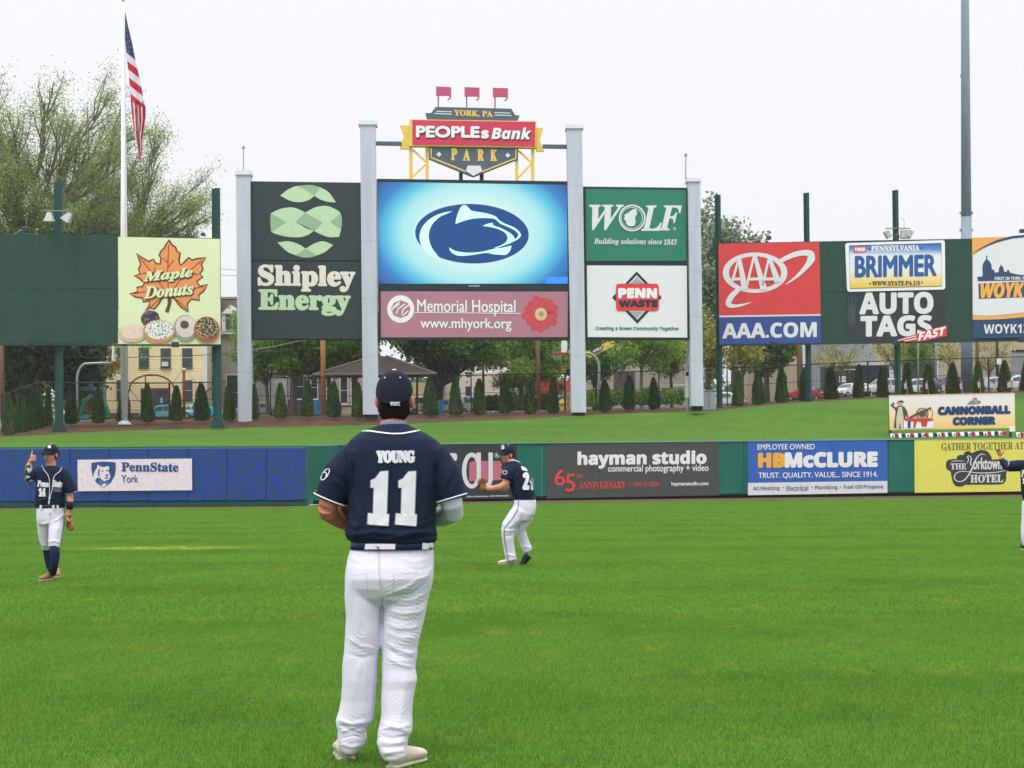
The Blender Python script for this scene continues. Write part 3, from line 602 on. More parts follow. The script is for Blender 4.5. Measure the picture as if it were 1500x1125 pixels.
for i in range(13):
    a = 2 * math.pi * i / 13 + .1; R_ = 118 + 10 * math.sin(i * 2.3); c0, s0 = math.cos(a), math.sin(a)
    pt = lambda u, v: (1132 + c0 * u - s0 * v, 945 + s0 * u + c0 * v)
    s.poly([pt(20, -10), pt(R_ * .6, -27), pt(R_ * .92, -20), pt(R_, 0), pt(R_ * .92, 20), pt(R_ * .6, 27), pt(20, 10)], Mfl, O + (i % 3) * .5, 'petal')
s.ell(1135, 948, 40, 42, mat('pale yellow print', (214, 190, 150), .6, .1, 20), O + 2, 'flower_centre'); s.ell(1137, 946, 16, 17, mat('olive centre print', (170, 150, 90), .6, .1, 20), O + 3, 'flower_eye')
# building products board
Z = (840, 220, 3.877)
s = Sign('building_products_sign', SB, (930, 383), 'green building products board with white serif name and howling wolf', 'sign', 'signs on the scoreboard', Z)
Mgn = mat('emerald print', (40, 124, 100), .55, .05)
s.prism([(55, 208), (643, 215), (647, 643), (62, 643)], M_black, .12, .5, 'sign_frame'); s.prism([(68, 222), (638, 228), (640, 630), (72, 630)], Mgn, .15, -.1, 'sign_face')
s.text('W', 88, 312, 285, 456, M_off, O, 'sbi', 2.5); s.text('L', 383, 316, 500, 460, M_off, O, 'sbi', 2.5); s.text('F', 482, 316, 614, 458, M_off, O, 'sbi', 2.5)
s.ell(332, 387, 80, 78, Mgn, O + 1, 'letter_ring'); s.ell(332, 387, 76, 76, M_off, O + 2, 'letter_ring', w=9); s.ell(330, 387, 62, 62, M_off, O + 2, 'letter_ring', w=3.5)
s.poly([(283, 395), (292, 378), (285, 372), (300, 362), (318, 352), (330, 342), (350, 334), (358, 345), (352, 352), (362, 352), (356, 372), (348, 385), (352, 410), (344, 432), (318, 434), (298, 420), (296, 404)], M_off, O + 3, 'wolf_head')
s.ell(573, 448, 9, 9, M_off, O, 'lettering', w=1.6); s.text('R', 569, 443, 577, 453, M_off, O, 'b')
s.text('Building solutions since ', 115, 503, 503, 544, M_off, O, 'sbi', .4, 3); s.text('1843', 511, 507, 585, 540, M_off, O, 'sb', .3, 1, .25)
# waste company board
s = Sign('waste_company_sign', SB, (932, 495), 'white waste company board with red and black diamond badge', 'sign', 'signs on the scoreboard', Z)
Mwb = mat('white board', (226, 228, 232), .5, .02); Mrd = mat('signal red print', (222, 62, 66), .5, .05); Mdk = mat('ink print', (40, 50, 64), .6, .05)
s.prism([(62, 644), (647, 644), (655, 1076), (70, 1076)], M_black, .12, .5, 'sign_frame'); s.prism([(75, 656), (642, 658), (645, 1065), (80, 1062)], Mwb, .15, -.1, 'sign_face')
s.poly([(358, 690), (500, 838), (362, 987), (218, 838)], Mdk, O, 'diamond'); s.poly([(358, 712), (478, 838), (362, 964), (240, 838)], Mwb, O + 1, 'diamond')
for y in list(range(722, 760, 6)) + list(range(920, 962, 6)): 
    hw = (y - 712) * .95 if y < 838 else (964 - y) * .95; s.poly([(359 - hw + 6, y), (359 + hw - 6, y), (359 + hw - 6, y + 2.2), (359 - hw + 6, y + 2.2)], Mdk, O + 2, 'diamond_line')
s.poly([(255, 760), (468, 760), (478, 765), (483, 778), (483, 898), (478, 909), (468, 914), (255, 914), (244, 909), (240, 898), (240, 778), (244, 765)], Mrd, O + 3, 'badge')
s.text('PENN', 252, 785, 473, 843, M_white, O + 4, 'b', 4.5); s.text('WASTE', 255, 852, 476, 894, Mdk, O + 4, 'b', 3.5); s.text('Creating a Green Community Together', 125, 1002, 598, 1030, Mgn, O, 'b', .5, 2)

# ================================================================== LEFT BILLBOARD
def fixture(name, x, y, Y, label, up=False, arm=None, w_=7, parent=None, m=None):
    o = thing(name, P(x, y, Y), label, 'floodlight', 'small floodlights on the billboards')
    p = P(x, y, Y); s_ = w_ * Y / F
    v = bevelled(bbox_c(p + Vector((0, -.5, 0)), (s_, s_ * .7, s_ * .75)), .03); mk('lamp_housing', v[0], v[1], m or mat('lamp housing', (52, 54, 60), .5), o)
    v = bbox_c(p + Vector((0, -.5, (s_ * .38 if up else -s_ * .38))), (s_ * .8, s_ * .5, .03)); mk('lamp_lens', v[0], v[1], mat('lamp lens', (150, 156, 160), .2), o)
    q = P(*arm, Y) if arm else p + Vector((0, .1, 0))
    V, Fc = tube([p + Vector((0, -.4, 0)), (p + q) / 2 + Vector((0, -.3, .08)), q], .045, 6); mk('lamp_arm', V, Fc, m or mat('lamp arm grey', (120, 128, 130), .5), o)
    return o
M_steel = mat('dark green steel', (26, 68, 64), .55, .1, 2, .1, 12); M_ply = mat('green plywood', (36, 70, 60), .75, .09, 1.1, .15, 16, fine=.14)
LB = Plane(0, 109, 325, 110)
lb = Sign('left_billboard', LB, (160, 625), 'dark green plywood billboard on two steel posts at the far left', 'billboard')
def hbeam(s, x0, x1, y0, y1, tilt, m, nm='post'):
    d = (x1 - x0); t_ = d * .16
    a = s.prism([(x0 + tilt, y0), (x1 + tilt, y0), (x1, y1), (x0, y1)], m, -.55, .62, nm)
    s.prism([(x0 + tilt + d * .42, y0), (x1 + tilt, y0), (x1, y1), (x0 + d * .42, y1)], m, -.35, .55, 'post_flange', a)
    return a
for x0, x1, y0, y1, tl in ((78, 90.5, 265, 630, -1.5), (311, 323.5, 274, 626, -2.5)):
    p_ = hbeam(lb, x0, x1, y0, y1, tl, M_steel); lb.prism([(x0 - 4, y1 + 1), (x0, y1 - 11), (x1 + 1, y1 - 11), (x1 + 4.5, y1 + 1)], M_steel, -.3, .7, 'post_base', p_)
for i, (a, b_) in enumerate([(-160, -107), (-106.7, -54), (-53.7, -.5), (-.2, 49.6), (49.9, 113.5), (113.8, 172.6)]):
    lb.prism([(a, 342.6 + .008 * a), (b_, 342.6 + .008 * b_), (b_, 423), (a, 423 - .003 * a)], M_ply, .0, .06, 'plywood_panel')
    lb.prism([(a, 423.4), (b_, 423.4), (b_, 503.3), (a, 503 + .002 * a)], M_ply, .003, .06, 'plywood_panel')
lb.prism([(-160, 503.2), (322.5, 504.6), (322.5, 506.4), (-160, 505.3)], M_steel, .05, .35, 'bottom_rail'); lb.prism([(-160, 343.5), (322, 348.6), (322, 350), (-160, 345)], M_steel, -.08, .3, 'top_rail')
lb.prism([(-160, 345), (172, 346.5), (172, 503), (-160, 503)], M_ply, -.065, .1, 'backing_board')
for y in (380, 440, 480): lb.prism([(-160, y), (320, y + 1), (320, y + 3), (-160, y + 2)], M_steel, -.08, .25, 'rear_rail')
Z = (0, 320, 3.514)
s = Sign('donut_shop_sign', LB, (247, 503), 'pale green donut shop board with an orange maple leaf and iced donuts', 'sign', crop=Z)
Mpg = mat('pale lime board', (222, 232, 188), .6, .03, .4); Mor = mat('maple orange print', (236, 150, 92), .6, .06); Mbr = mat('maroon brown print', (112, 56, 48), .6, .05)
s.prism([(608, 95), (1132, 106), (1136, 648), (612, 645)], Mpg, .05, .05, 'board_panel')
leaf = [(870, 112), (885, 135), (905, 150), (912, 170), (928, 178), (922, 215), (930, 242), (948, 228), (958, 216), (972, 202), (990, 215), (1015, 207), (1060, 203), (1038, 235), (1045, 265), (1028, 285), (1045, 300), (1012, 325), (1030, 350), (1068, 340), (1048, 375), (1023, 395), (1028, 422), (985, 415), (965, 440), (970, 482), (930, 455), (893, 405), (862, 400), (838, 405), (818, 440), (795, 467), (775, 460), (748, 478), (768, 450), (772, 425), (738, 430), (735, 410), (700, 405), (668, 388), (710, 378), (705, 355), (735, 350), (745, 333), (720, 310), (692, 295), (722, 287), (714, 262), (725, 235), (705, 180), (745, 210), (765, 222), (790, 210), (803, 232), (825, 235), (830, 205), (820, 190), (832, 165), (845, 155), (855, 135)]
O = 5
s.poly(leaf, Mor, O, 'maple_leaf'); s.stroke(leaf, 8, Mbr, O + 1, 'leaf_outline', True); s.poly([(862, 400), (886, 400), (882, 440), (868, 487), (850, 480), (864, 440)], Mbr, O + 1, 'leaf_stem')
for q in ([(868, 400), (864, 280), (868, 135)], [(868, 400), (940, 300), (1040, 215)], [(868, 400), (800, 300), (715, 195)], [(868, 400), (780, 370), (690, 388)], [(868, 400), (960, 370), (1050, 350)], [(872, 402), (920, 425), (965, 470)], [(860, 402), (810, 425), (762, 470)], [(866, 250), (895, 215)], [(866, 230), (840, 205)], [(955, 280), (945, 250)], [(960, 275), (1020, 290)], [(790, 290), (800, 250)], [(775, 275), (730, 285)]):
    s.stroke(q, 3.4, Mbr, O + 2, 'leaf_vein')
for tx, a, b_, c_, d, sl in (('Maple', 738, 262, 995, 328, -26), ('Donuts', 742, 342, 998, 405, -22)):
    s.text(tx, a + 3, b_ + 3, c_ + 5, d + 5, Mbr, O + 3, 'sbi', 8, sl, name='letter_shadow', shear=0); s.text(tx, a, b_, c_, d, Mpg, O + 6, 'sbi', 2.6, sl)
def speck(name, c1, c2, sc, th=.55):
    m = bpy.data.materials.new(name); m.use_nodes = True; n = m.node_tree.nodes; l = m.node_tree.links; b = n['Principled BSDF']; b.inputs['Roughness'].default_value = .5
    t = n.new('ShaderNodeTexCoord'); z = n.new('ShaderNodeTexNoise'); z.inputs['Scale'].default_value = sc; z.inputs['Detail'].default_value = 2; l.new(t.outputs['Object'], z.inputs[0]); r = n.new('ShaderNodeValToRGB'); r.color_ramp.elements[0].position = th - .03; r.color_ramp.elements[1].position = th + .03
    r.color_ramp.elements[0].color = (*lin(c1), 1); r.color_ramp.elements[1].color = (*lin(c2), 1); l.new(z.outputs[0], r.inputs[0]); l.new(r.outputs[0], b.inputs['Base Color']); return m
Mdo = mat('fried dough print', (206, 140, 96), .6, .1, 2); Mgl = mat('sugar glaze print', (216, 206, 196), .5, .1, 2); Mdh = mat('donut hole print', (90, 74, 66), .7)
for cx, cy, rx, ry, m2, base, hx, hy, hr in ((775, 517, 48, 42, speck('dark crumb print', (44, 38, 58), (120, 100, 110), 6), Mdh, 775, 520, 0), (683, 592, 69, 47, mat('pink sugar print', (228, 204, 190), .5, .1, 3), mat('pale dough print', (208, 182, 160), .6), 690, 565, 0),
                               (955, 566, 58, 68, Mgl, mat('grey glaze shade print', (150, 150, 140), .6, .1, 3), 952, 548, 22), (820, 583, 82, 60, speck('sprinkle print', (232, 230, 226), (84, 110, 108), 9, .56), Mdo, 820, 560, 0), (1066, 574, 66, 67, speck('nut topping print', (44, 34, 34), (205, 180, 130), 11, .55), mat('brown dough print', (170, 92, 58), .6), 1066, 570, 0)):
    s.ell(cx, cy, rx, ry, base, O + 4, 'donut_base'); s.ell(cx + 3, cy - 8, rx * .9, ry * .82, m2, O + 5, 'donut_icing')
    if hr: s.ell(hx, hy, hr, hr * .95, Mdh, O + 6, 'donut_hole')
    O += 3
fixture('small_floodlight', 41.5, 502, 108, 'dark floodlight below the blank green billboard', w_=10)
fixture('small_floodlight', 259, 505.5, 108, 'dark floodlight below the donut sign', w_=10)
fixture('small_floodlight', 41, 338, 108, 'floodlight on a bent arm on top of the blank green billboard', True, (20, 344), 9)
fixture('small_floodlight', 259, 344, 108, 'floodlight on a bent arm above the donut sign near its middle', True, (240, 347), 9)
fixture('small_floodlight', 299.5, 345, 108, 'smallest floodlight above the right edge of the donut sign', True, None, 6)
Mlg = mat('pale lamp shell', (176, 178, 178), .5)
ar = thing('floodlight_bracket', P(84, 310, 109), 'crossarm with two pale grey floodlights on the left billboard post', 'floodlight')
V, Fc = tube([P(66, 309, 108.6), P(104, 309, 108.6)], .04, 6); mk('crossarm', V, Fc, mat('lamp arm grey', (120, 128, 130), .5), ar)
for x, dx in ((72.5, -1), (99, 1)):
    c_ = P(x, 319, 108.4); vs = [c_ + Vector(v) for v in ((-.3, -.4, -.28), (.3, -.4, -.28), (.3, .3, -.2), (-.3, .3, -.2), (-.12, -.15, .35), (.12, -.15, .35), (.12, .15, .35), (-.12, .15, .35))]
    if dx > 0: vs = [c_ + Matrix.Rotation(.6, 3, 'Y') @ (v - c_) for v in vs]
    mk('lamp_housing', vs, [(0, 1, 2, 3), (7, 6, 5, 4), (0, 4, 5, 1), (1, 5, 6, 2), (2, 6, 7, 3), (3, 7, 4, 0)], Mlg, ar)

# ================================================================== RIGHT BILLBOARD
RB = Plane(1050, 126, 1500, 128)
rb = Sign('right_billboard', RB, (1280, 585), 'long green plywood billboard on thin steel posts right of the scoreboard', 'billboard')
for x0, x1, y0, y1, tl in ((1052.2, 1060, 284, 600, -3), (1183.6, 1191, 281, 591, -4), (1314.4, 1322, 277, 580, -4), (1560, 1568, 275, 575, -4)):
    hbeam(rb, x0, x1, y0, y1, tl, M_steel)
for a, b_ in [(1200, 1239), (1383, 1424.5)]:
    rb.prism([(a, 354.5 - (a - 1200) * .016), (b_, 354.5 - (b_ - 1200) * .016), (b_, 428), (a, 428)], M_ply, 0, .06, 'plywood_panel')
    rb.prism([(a, 428.4), (b_, 428.4), (b_ + 1, 502 - (b_ - 1200) * .014), (a + 1, 502 - (a - 1200) * .014)], M_ply, .003, .06, 'plywood_panel')
rb.prism([(1239.2, 354), (1382.6, 351), (1382.6, 500), (1239.2, 502)], M_ply, -.08, .12, 'plywood_panel')
rb.prism([(1054, 504.4), (1600, 495.8), (1600, 498), (1054, 506.6)], M_steel, .05, .35, 'bottom_rail'); rb.prism([(1053, 356), (1600, 346), (1600, 348), (1053, 358)], M_steel, -.1, .3, 'top_rail')
rb.prism([(1199, 356), (1600, 348), (1600, 496), (1199, 502)], M_ply, -.125, .16, 'backing_board')
for y in (390, 430, 470): rb.prism([(1055, y), (1600, y - 6), (1600, y - 4), (1055, y + 2)], M_steel, -.17, .3, 'rear_rail')
Z = (1040, 270, 4.5)
s = Sign('motor_club_sign', RB, (1128, 503), 'red and blue motor club board with a white three letter oval', 'sign', 'signs on the right billboard', Z)
Mrr = mat('motor club red', (214, 66, 68), .55, .05, .5); Mnb = mat('motor club blue', (54, 78, 148), .55, .06, 1)
s.prism([(57, 392), (720, 381), (729, 858), (60, 868)], Mrr, .05, .05, 'board_panel'); s.prism([(60, 868.5), (729, 858.5), (733, 1046), (62, 1058)], Mnb, .05, .05, 'board_panel')
O = 5
s.poly([(60, 866), (729, 857), (729, 866), (60, 877)], M_off, O, 'divider'); s.text('AAA.COM', 80, 912, 703, 1013, M_off, O, 'b', 3, -10)
s.ell(296, 583, 213, 133, M_off, O, 'oval'); s.ell(296, 583, 172, 108, Mrr, O + 1, 'oval_field')
for i, (ax, ay) in enumerate(((190, 492), (291, 470), (388, 488))):
    bl = (142, 650) if i == 0 else (240, 672) if i == 1 else (345, 668); br_ = (246, 700) if i == 0 else (372, 700) if i == 1 else (462, 648)
    s.stroke([(ax - 2, ay), bl], [14, 18], M_off, O + 2 + i, 'lettering'); s.stroke([(ax + 2, ay), ((br_[0]) - 18, br_[1] - 5)], [22, 44], M_off, O + 3 + i, 'lettering'); s.poly([(bl[0] + 8, 617), (br_[0] - 25, 615), (br_[0] - 22, 634), (bl[0] + 2, 636)], M_off, O + 4 + i, 'lettering')
s.stroke([(462, 508), (510, 482), (570, 460), (625, 452), (662, 462), (664, 495), (640, 535), (590, 590), (545, 628), (498, 660)], [26, 32, 34, 36, 46, 50, 34, 22, 14, 3], M_off, O + 2, 'swoosh')
s.stroke([(188, 695), (150, 728), (123, 770), (124, 795), (160, 803), (210, 796), (270, 778)], [28, 36, 38, 34, 22, 14, 3], M_off, O + 2, 'swoosh')
Z = (1220, 270, 4.5)
s = Sign('auto_tag_sign', RB, (1312, 501), 'auto tag board shaped like a blue and yellow license plate above black vinyl', 'sign', 'signs on the right billboard', Z)
def gradmat(name, stops, axis='Z'):
    m = bpy.data.materials.new(name); m.use_nodes = True; n = m.node_tree.nodes; l = m.node_tree.links; b = n['Principled BSDF']; b.inputs['Roughness'].default_value = .5
    t = n.new('ShaderNodeTexCoord'); x_ = n.new('ShaderNodeSeparateXYZ'); l.new(t.outputs['Generated'], x_.inputs[0]); r = n.new('ShaderNodeValToRGB'); l.new(x_.outputs[axis], r.inputs[0])
    r.color_ramp.elements[0].position = stops[0][0]; r.color_ramp.elements[0].color = (*lin(stops[0][1]), 1); r.color_ramp.elements[1].position = stops[-1][0]; r.color_ramp.elements[1].color = (*lin(stops[-1][1]), 1)
    for p_, c_ in stops[1:-1]: e = r.color_ramp.elements.new(p_); e.color = (*lin(c_), 1)
    l.new(r.outputs[0], b.inputs['Base Color']); return m
Mpl = gradmat('printed plate ground', [(.05, (236, 196, 72)), (.28, (236, 222, 170)), (.42, (232, 232, 232)), (.72, (228, 232, 236)), (.86, (90, 140, 205)), (.97, (52, 104, 180))])
Mbv = mat('black vinyl', (46, 54, 58), .4, .1, 2, .4, 3); Mbl = mat('plate blue print', (42, 92, 156), .5, .05)
s.prism([(85, 380), (745, 368), (752, 1030), (86, 1042)], Mbv, .02, .02, 'vinyl_backing')
for i in range(7): s.stroke([(95 + i * 9, 720 + 40 * (i % 3)), (110 + i * 5, 800 + 20 * i), (92 + i * 3, 900 + 10 * i)], [1, 8, 1], mat('vinyl crease', (74, 84, 90), .35), 3.5, 'vinyl_crease')
s.prism([(95, 388), (720, 369), (732, 373), (736, 384), (738, 680), (734, 690), (724, 694), (108, 709), (97, 705), (92, 695), (80, 402), (84, 392)], M_white, .09, -.02, 'plate_edge')
s.prism([(105, 405), (712, 389), (717, 672), (111, 688)], Mpl, .11, -.09, 'plate_face')
O = 10
s.stroke([(106, 406), (711, 390), (716, 671), (112, 687)], 3, Mdk, O + 1, 'plate_line', True)
s.poly([(133, 413), (213, 411), (214, 452), (134, 455)], Mrd, O, 'year_sticker'); s.text('1969', 139, 418, 209, 445, M_white, O + 1, 'b', 1.5, -1)
s.text('PENNSYLVANIA', 250, 403, 567, 443, M_white, O, 'sb', 1.2, -6); s.text('BRIMMER', 141, 468, 681, 612, Mbl, O, '', 6, -10, space=1.0); s.text('WWW.STATE.PA.US', 255, 638, 572, 669, Mdk, O, 'sb', .8, -4)
for a, b_ in ((237, 430), (578, 422), (243, 656), (585, 648)): s.ell(a, b_, 6, 6, Mdk, O, 'plate_dot')
s.text('AUTO', 172, 711, 662, 857, M_off, 4, 'b', 6, -6); s.text('TAGS', 180, 864, 653, 1004, M_off, 4, 'b', 6, -6)
s.poly([(556, 990), (575, 972), (748, 928), (750, 998), (600, 1034), (556, 1034)], Mrd, 8, 'red_flash'); s.poly([(415, 1034), (470, 1010), (560, 985), (560, 1036)], Mrd, 8, 'red_flash')
s.stroke([(425, 1030), (548, 1000)], 5, M_white, 9, 'flash_line'); s.stroke([(470, 1034), (552, 1016)], 6, M_white, 9, 'flash_line'); s.text('FAST', 558, 958, 742, 1014, M_white, 9, 'b', 2, -42, .2)
s = Sign('radio_station_sign', RB, (1500, 497), 'orange, white and navy radio station board with a domed skyline, at the right edge', 'sign', 'signs on the right billboard', Z)
Mro = mat('radio orange', (234, 170, 86), .55, .05); Mrn = mat('radio navy', (46, 72, 110), .55, .06, 1)
s.prism([(917, 352), (1700, 332), (1700, 886), (921, 893)], Mro, .05, .05, 'board_panel'); s.prism([(921, 893.5), (1700, 886.5), (1700, 1000), (922, 1018)], Mrn, .05, .05, 'board_panel')
s.poly([(919, 893), (921, 893), (1100, 889), (1300, 872), (1500, 860), (1690, 850), (1690, 900), (921, 905)], Mrn, 5, 'navy_band')
s.poly([(920, 860), (1000, 866), (1100, 862), (1260, 845), (1420, 840), (1600, 850), (1600, 480), (1560, 400), (1450, 350), (1330, 342), (1200, 355), (1080, 388), (1000, 420), (920, 470)], M_off, 6, 'white_oval')
s.stroke([(918, 455), (990, 415), (1080, 375), (1180, 350), (1260, 342), (1400, 340), (1560, 380)], [2, 9, 14, 17, 17, 17, 17], Mrn, 7, 'navy_arc')
s.poly([(948, 612), (985, 606), (983, 545), (987, 525), (1000, 503), (1007, 495), (1008, 470), (1015, 470), (1016, 495), (1030, 508), (1042, 528), (1045, 560), (1062, 566), (1064, 582), (1090, 580), (1092, 555), (1104, 535), (1106, 528), (1110, 535), (1122, 552), (1126, 576), (1145, 578), (1145, 565), (1160, 567), (1164, 582), (1200, 592), (1260, 600), (1420, 610), (1500, 630), (955, 640)], Mrn, 7, 'skyline')
s.text('FIRST IN YORK, PA', 1062, 610, 1275, 634, M_off, 8, 'bi', .6, -2); s.poly([(957, 655), (1560, 628), (1560, 735), (960, 756)], Mrn, 7, 'name_band'); s.text('WOYK', 970, 648, 1262, 750, mat('amber letter print', (240, 172, 74), .5, .04), 8, 'bi', 4, -6)
s.text('WOYK13', 992, 922, 1290, 984, M_off, 7, 'b', .5, -4)
fixture('small_floodlight', 1124.5, 350, 125, 'floodlight above the red motor club board', True, None, 7); fixture('small_floodlight', 1131, 505, 125, 'dark floodlight below the motor club board', w_=8)
fixture('small_floodlight', 1311.5, 348, 125, 'floodlight above the license plate board', True, None, 7); fixture('small_floodlight', 1309, 503, 125, 'dark floodlight below the license plate board', w_=8)
fixture('small_floodlight', 1494, 340, 125, 'floodlight above the radio station board', True, None, 7); fixture('small_floodlight', 1493, 499, 125, 'dark floodlight below the radio station board', w_=8)
ar = thing('floodlight_bracket', P(1315, 335, 128), 'crossarm with two tilted pale floodlights above the license plate board', 'floodlight')
V, Fc = tube([P(1297, 334.5, 127.5), P(1333, 334.5, 127.5)], .045, 6); mk('crossarm', V, Fc, mat('lamp arm grey', (120, 128, 130), .5), ar)
for x, dx in ((1300, -.5), (1332, .5)):
    v = bevelled(bbox_c((0, 0, 0), (.42, .5, .62)), .05); R_ = Matrix.Rotation(dx, 3, 'Y'); c_ = P(x, 346 - 3, 127.5); mk('lamp_housing', [c_ + R_ @ Vector(q) for q in v[0]], v[1], Mlg, ar)
V, Fc = tube([P(1320, 318, 127.5), P(1324, 322, 127.5), P(1325, 338, 127.5)], .025, 6); mk('cable', V, Fc, Mlg, ar)
v = bevelled(bbox_c(P(1324, 343, 127.5), (.5, .4, .7)), .05); mk('junction_box', v[0], v[1], Mlg, ar)

# ================================================================== CORNER BANNER, BUNTING, FLAGS
Yb = 111.5
CB = Plane(1300, Yb, 1490, Yb + 1.6); Z = (1300, 490, 7.03)
s = Sign('corner_banner', CB, (1395, 640), 'white and orange banner with a saluting soldier and cannon on the grass bank', 'banner', crop=Z)
Mcb = gradmat('banner gradient', [(0, (244, 196, 122)), (.35, (246, 216, 164)), (.8, (232, 232, 230)), (1, (226, 226, 228))]); Mcn = mat('banner navy print', (32, 64, 112), .5, .05)
s.prism([(15, 625), (1308, 602), (1312, 962), (22, 985)], Mcb, .03, .02, 'banner_sheet'); s.poly([(15, 623), (1308, 600), (1308, 607), (15, 632)], Mro, 4, 'banner_trim')
for x in (20, 1262): s.prism([(x, 640), (x + 22, 640), (x + 24, 1130), (x + 2, 1130)], M_steel, -.06, .16, 'banner_post')
s.prism([(1252, 950), (1310, 948), (1310, 998), (1254, 1000)], M_white, .08, 0, 'white_box')
s.text('CANNONBALL', 514, 735, 1265, 826, Mcn, 4, 'b', 9, -14); s.text('CORNER', 668, 845, 1112, 934, Mcn, 4, 'b', 9, -8)
s.poly([(818, 722), (840, 690), (870, 672), (885, 648), (920, 652), (925, 676), (962, 690), (950, 712), (880, 720)], mat('faint logo print', (148, 142, 150), .6, .3, 5), 4, 'small_logo')
Msk = mat('printed skin', (214, 160, 132), .6); Mcoat = mat('printed coat blue', (62, 78, 100), .6, .1); Mtan = mat('printed breeches', (214, 200, 176), .6, .05)
s.poly([(85, 755), (105, 735), (150, 735), (175, 748), (200, 790), (212, 850), (205, 862), (185, 830), (172, 960), (150, 970), (85, 968), (62, 955), (75, 850), (82, 790), (72, 770), (28, 728), (60, 698), (72, 710), (55, 730), (85, 752)], Mcoat, 4, 'printed_coat')
s.poly([(110, 745), (145, 745), (162, 850), (160, 975), (135, 975), (126, 900), (112, 978), (88, 975), (85, 870)], Mtan, 5, 'printed_waistcoat'); s.ell(132, 712, 20, 24, Msk, 5, 'printed_face'); s.poly([(100, 702), (115, 680), (150, 680), (166, 694), (158, 704), (130, 694)], Mdk, 6, 'printed_hat'); s.ell(100, 702, 14, 12, Msk, 6, 'printed_hand'); s.ell(215, 866, 12, 12, Msk, 6, 'printed_hand')
s.ell(355, 818, 64, 64, Mbr, 5, 'cannon_wheel', w=8, n=24); s.ell(430, 812, 36, 58, Mbr, 4, 'cannon_wheel', w=6, n=20)
for i in range(6):
    a = i * math.pi / 6; s.stroke([(355 - 60 * math.cos(a), 818 - 60 * math.sin(a)), (355 + 60 * math.cos(a), 818 + 60 * math.sin(a))], 5, Mbr, 6, 'wheel_spoke')
s.ell(355, 815, 32, 32, mat('printed gun metal', (84, 84, 74), .6, .2, 8), 7, 'cannon_hub'); s.stroke([(220, 862), (300, 820), (445, 755)], [22, 26, 20], mat('printed gun metal', (84, 84, 74)), 6, 'cannon_barrel')
s.poly([(165, 880), (470, 868), (470, 965), (165, 972)], M_white, 5, 'printed_bunting'); s.poly([(165, 860), (470, 868), (465, 890), (350, 900), (180, 892)], Mrr, 6, 'printed_bunting'); s.poly([(335, 890), (410, 890), (400, 950), (350, 950)], Mrr, 6, 'printed_bunting'); s.poly([(205, 895), (235, 895), (232, 965), (205, 965)], Mcn, 6, 'printed_bunting'); s.poly([(265, 895), (300, 895), (280, 965), (262, 965)], Mrr, 6, 'printed_bunting')
bp_ = Plane(1300, 110.2, 1500, 112.2); Mbr2 = mat('bunting red', (176, 40, 70), .7, .1); Mbn = mat('bunting navy', (38, 52, 88), .7, .1)
def bunting(label, x0, x1, y0, y1, sl, n_):
    s = Sign('bunting', bp_, ((x0 + x1) / 2, y1), label, 'bunting', 'fan bunting below the corner banner'); st = (x1 - x0) / n_
    s.stroke([(x0, y0), (x1, y0 + sl)], .5, M_white, 0, 'cord')
    for i in range(n_):
        a = x0 + i * st; yy = y0 + sl * i / n_; m_ = [M_white, Mbr2, M_white, Mbn][i % 4]; w2 = st * (1.0)
        V = []; 
        for k in range(5):
            u = k / 4; d = .05 * math.sin(u * 9 + i); V += [s.at((a + w2 * u, yy), .05 + d), s.at((a + w2 * u, yy + (y1 - y0) * (.75 + .25 * math.sin(u * 3.14))), .12 + d * 2)]
        mk('fan', V, [(2 * k, 2 * k + 1, 2 * k + 3, 2 * k + 2) for k in range(4)], m_, s.root)
        if m_ is M_white and i % 4 == 0:
            s.ell(a + st * .5, yy + 3.6, st * .22, 1.8, Mbn, 14, 'fan_star')
bunting('red, white and navy fan bunting hanging below the corner banner', 1303.5, 1473, 635.5, 641.8, -4, 30)
bunting('short end of bunting right of the corner banner at the photo edge', 1488, 1530, 633.5, 641, -1, 8)
M_fw = mat('faded flag white', (214, 190, 196), .7, .05); M_fr = mat('faded flag red', (196, 116, 130), .7, .05); M_fb = mat('faded flag blue', (84, 92, 124), .7)
for i, (x, y0, lab) in enumerate(((1304.5, 557, 'small stick flag at the upper left corner of the corner banner'), (1328, 556, 'small stick flag in front of the first conifer above the corner banner'), (1358.5, 556, 'small stick flag second conifer from the left above the corner banner'), (1383.5, 558, 'small stick flag before the dark parked vehicle above the corner banner'),
                         (1409, 556, 'small stick flag in front of the big light pole base'), (1435.5, 554, 'small stick flag in front of the conifer right of the light pole'), (1458, 556, 'small stick flag by the pale blue car behind the fence'), (1481, 554, 'widest small stick flag at the right end of the corner banner'))):
    o = thing('stick_flag', P(x, 580, 123), lab, 'flag', 'small stick flags above the corner banner'); wd_ = (4.2, 5, 4, 5, 4.2, 4.6, 4, 7.5)[i]
    V, Fc = tube([P(x + 1.6, 578, 123), P(x - .6, y0, 123)], .02, 5); mk('flag_stick', V, Fc, M_joint, o)
    for k in range(5):
        V = []
        for u in range(4): 
            t_ = u / 3; d = .04 * math.sin(t_ * 6 + i); V += [P(x - .6 - wd_ * t_ * .8 + k * .35, y0 + 1.5 + k * 2 + t_ * 3.2, 123 + d), P(x - .6 - wd_ * t_ * .8 + k * .35 + .3, y0 + 3.5 + k * 2 + t_ * 3.2, 123 + d)]
        mk('flag_stripe', V, [(2 * q, 2 * q + 1, 2 * q + 3, 2 * q + 2) for q in range(3)], M_fb if k == 0 else (M_fr if k % 2 else M_fw), o)
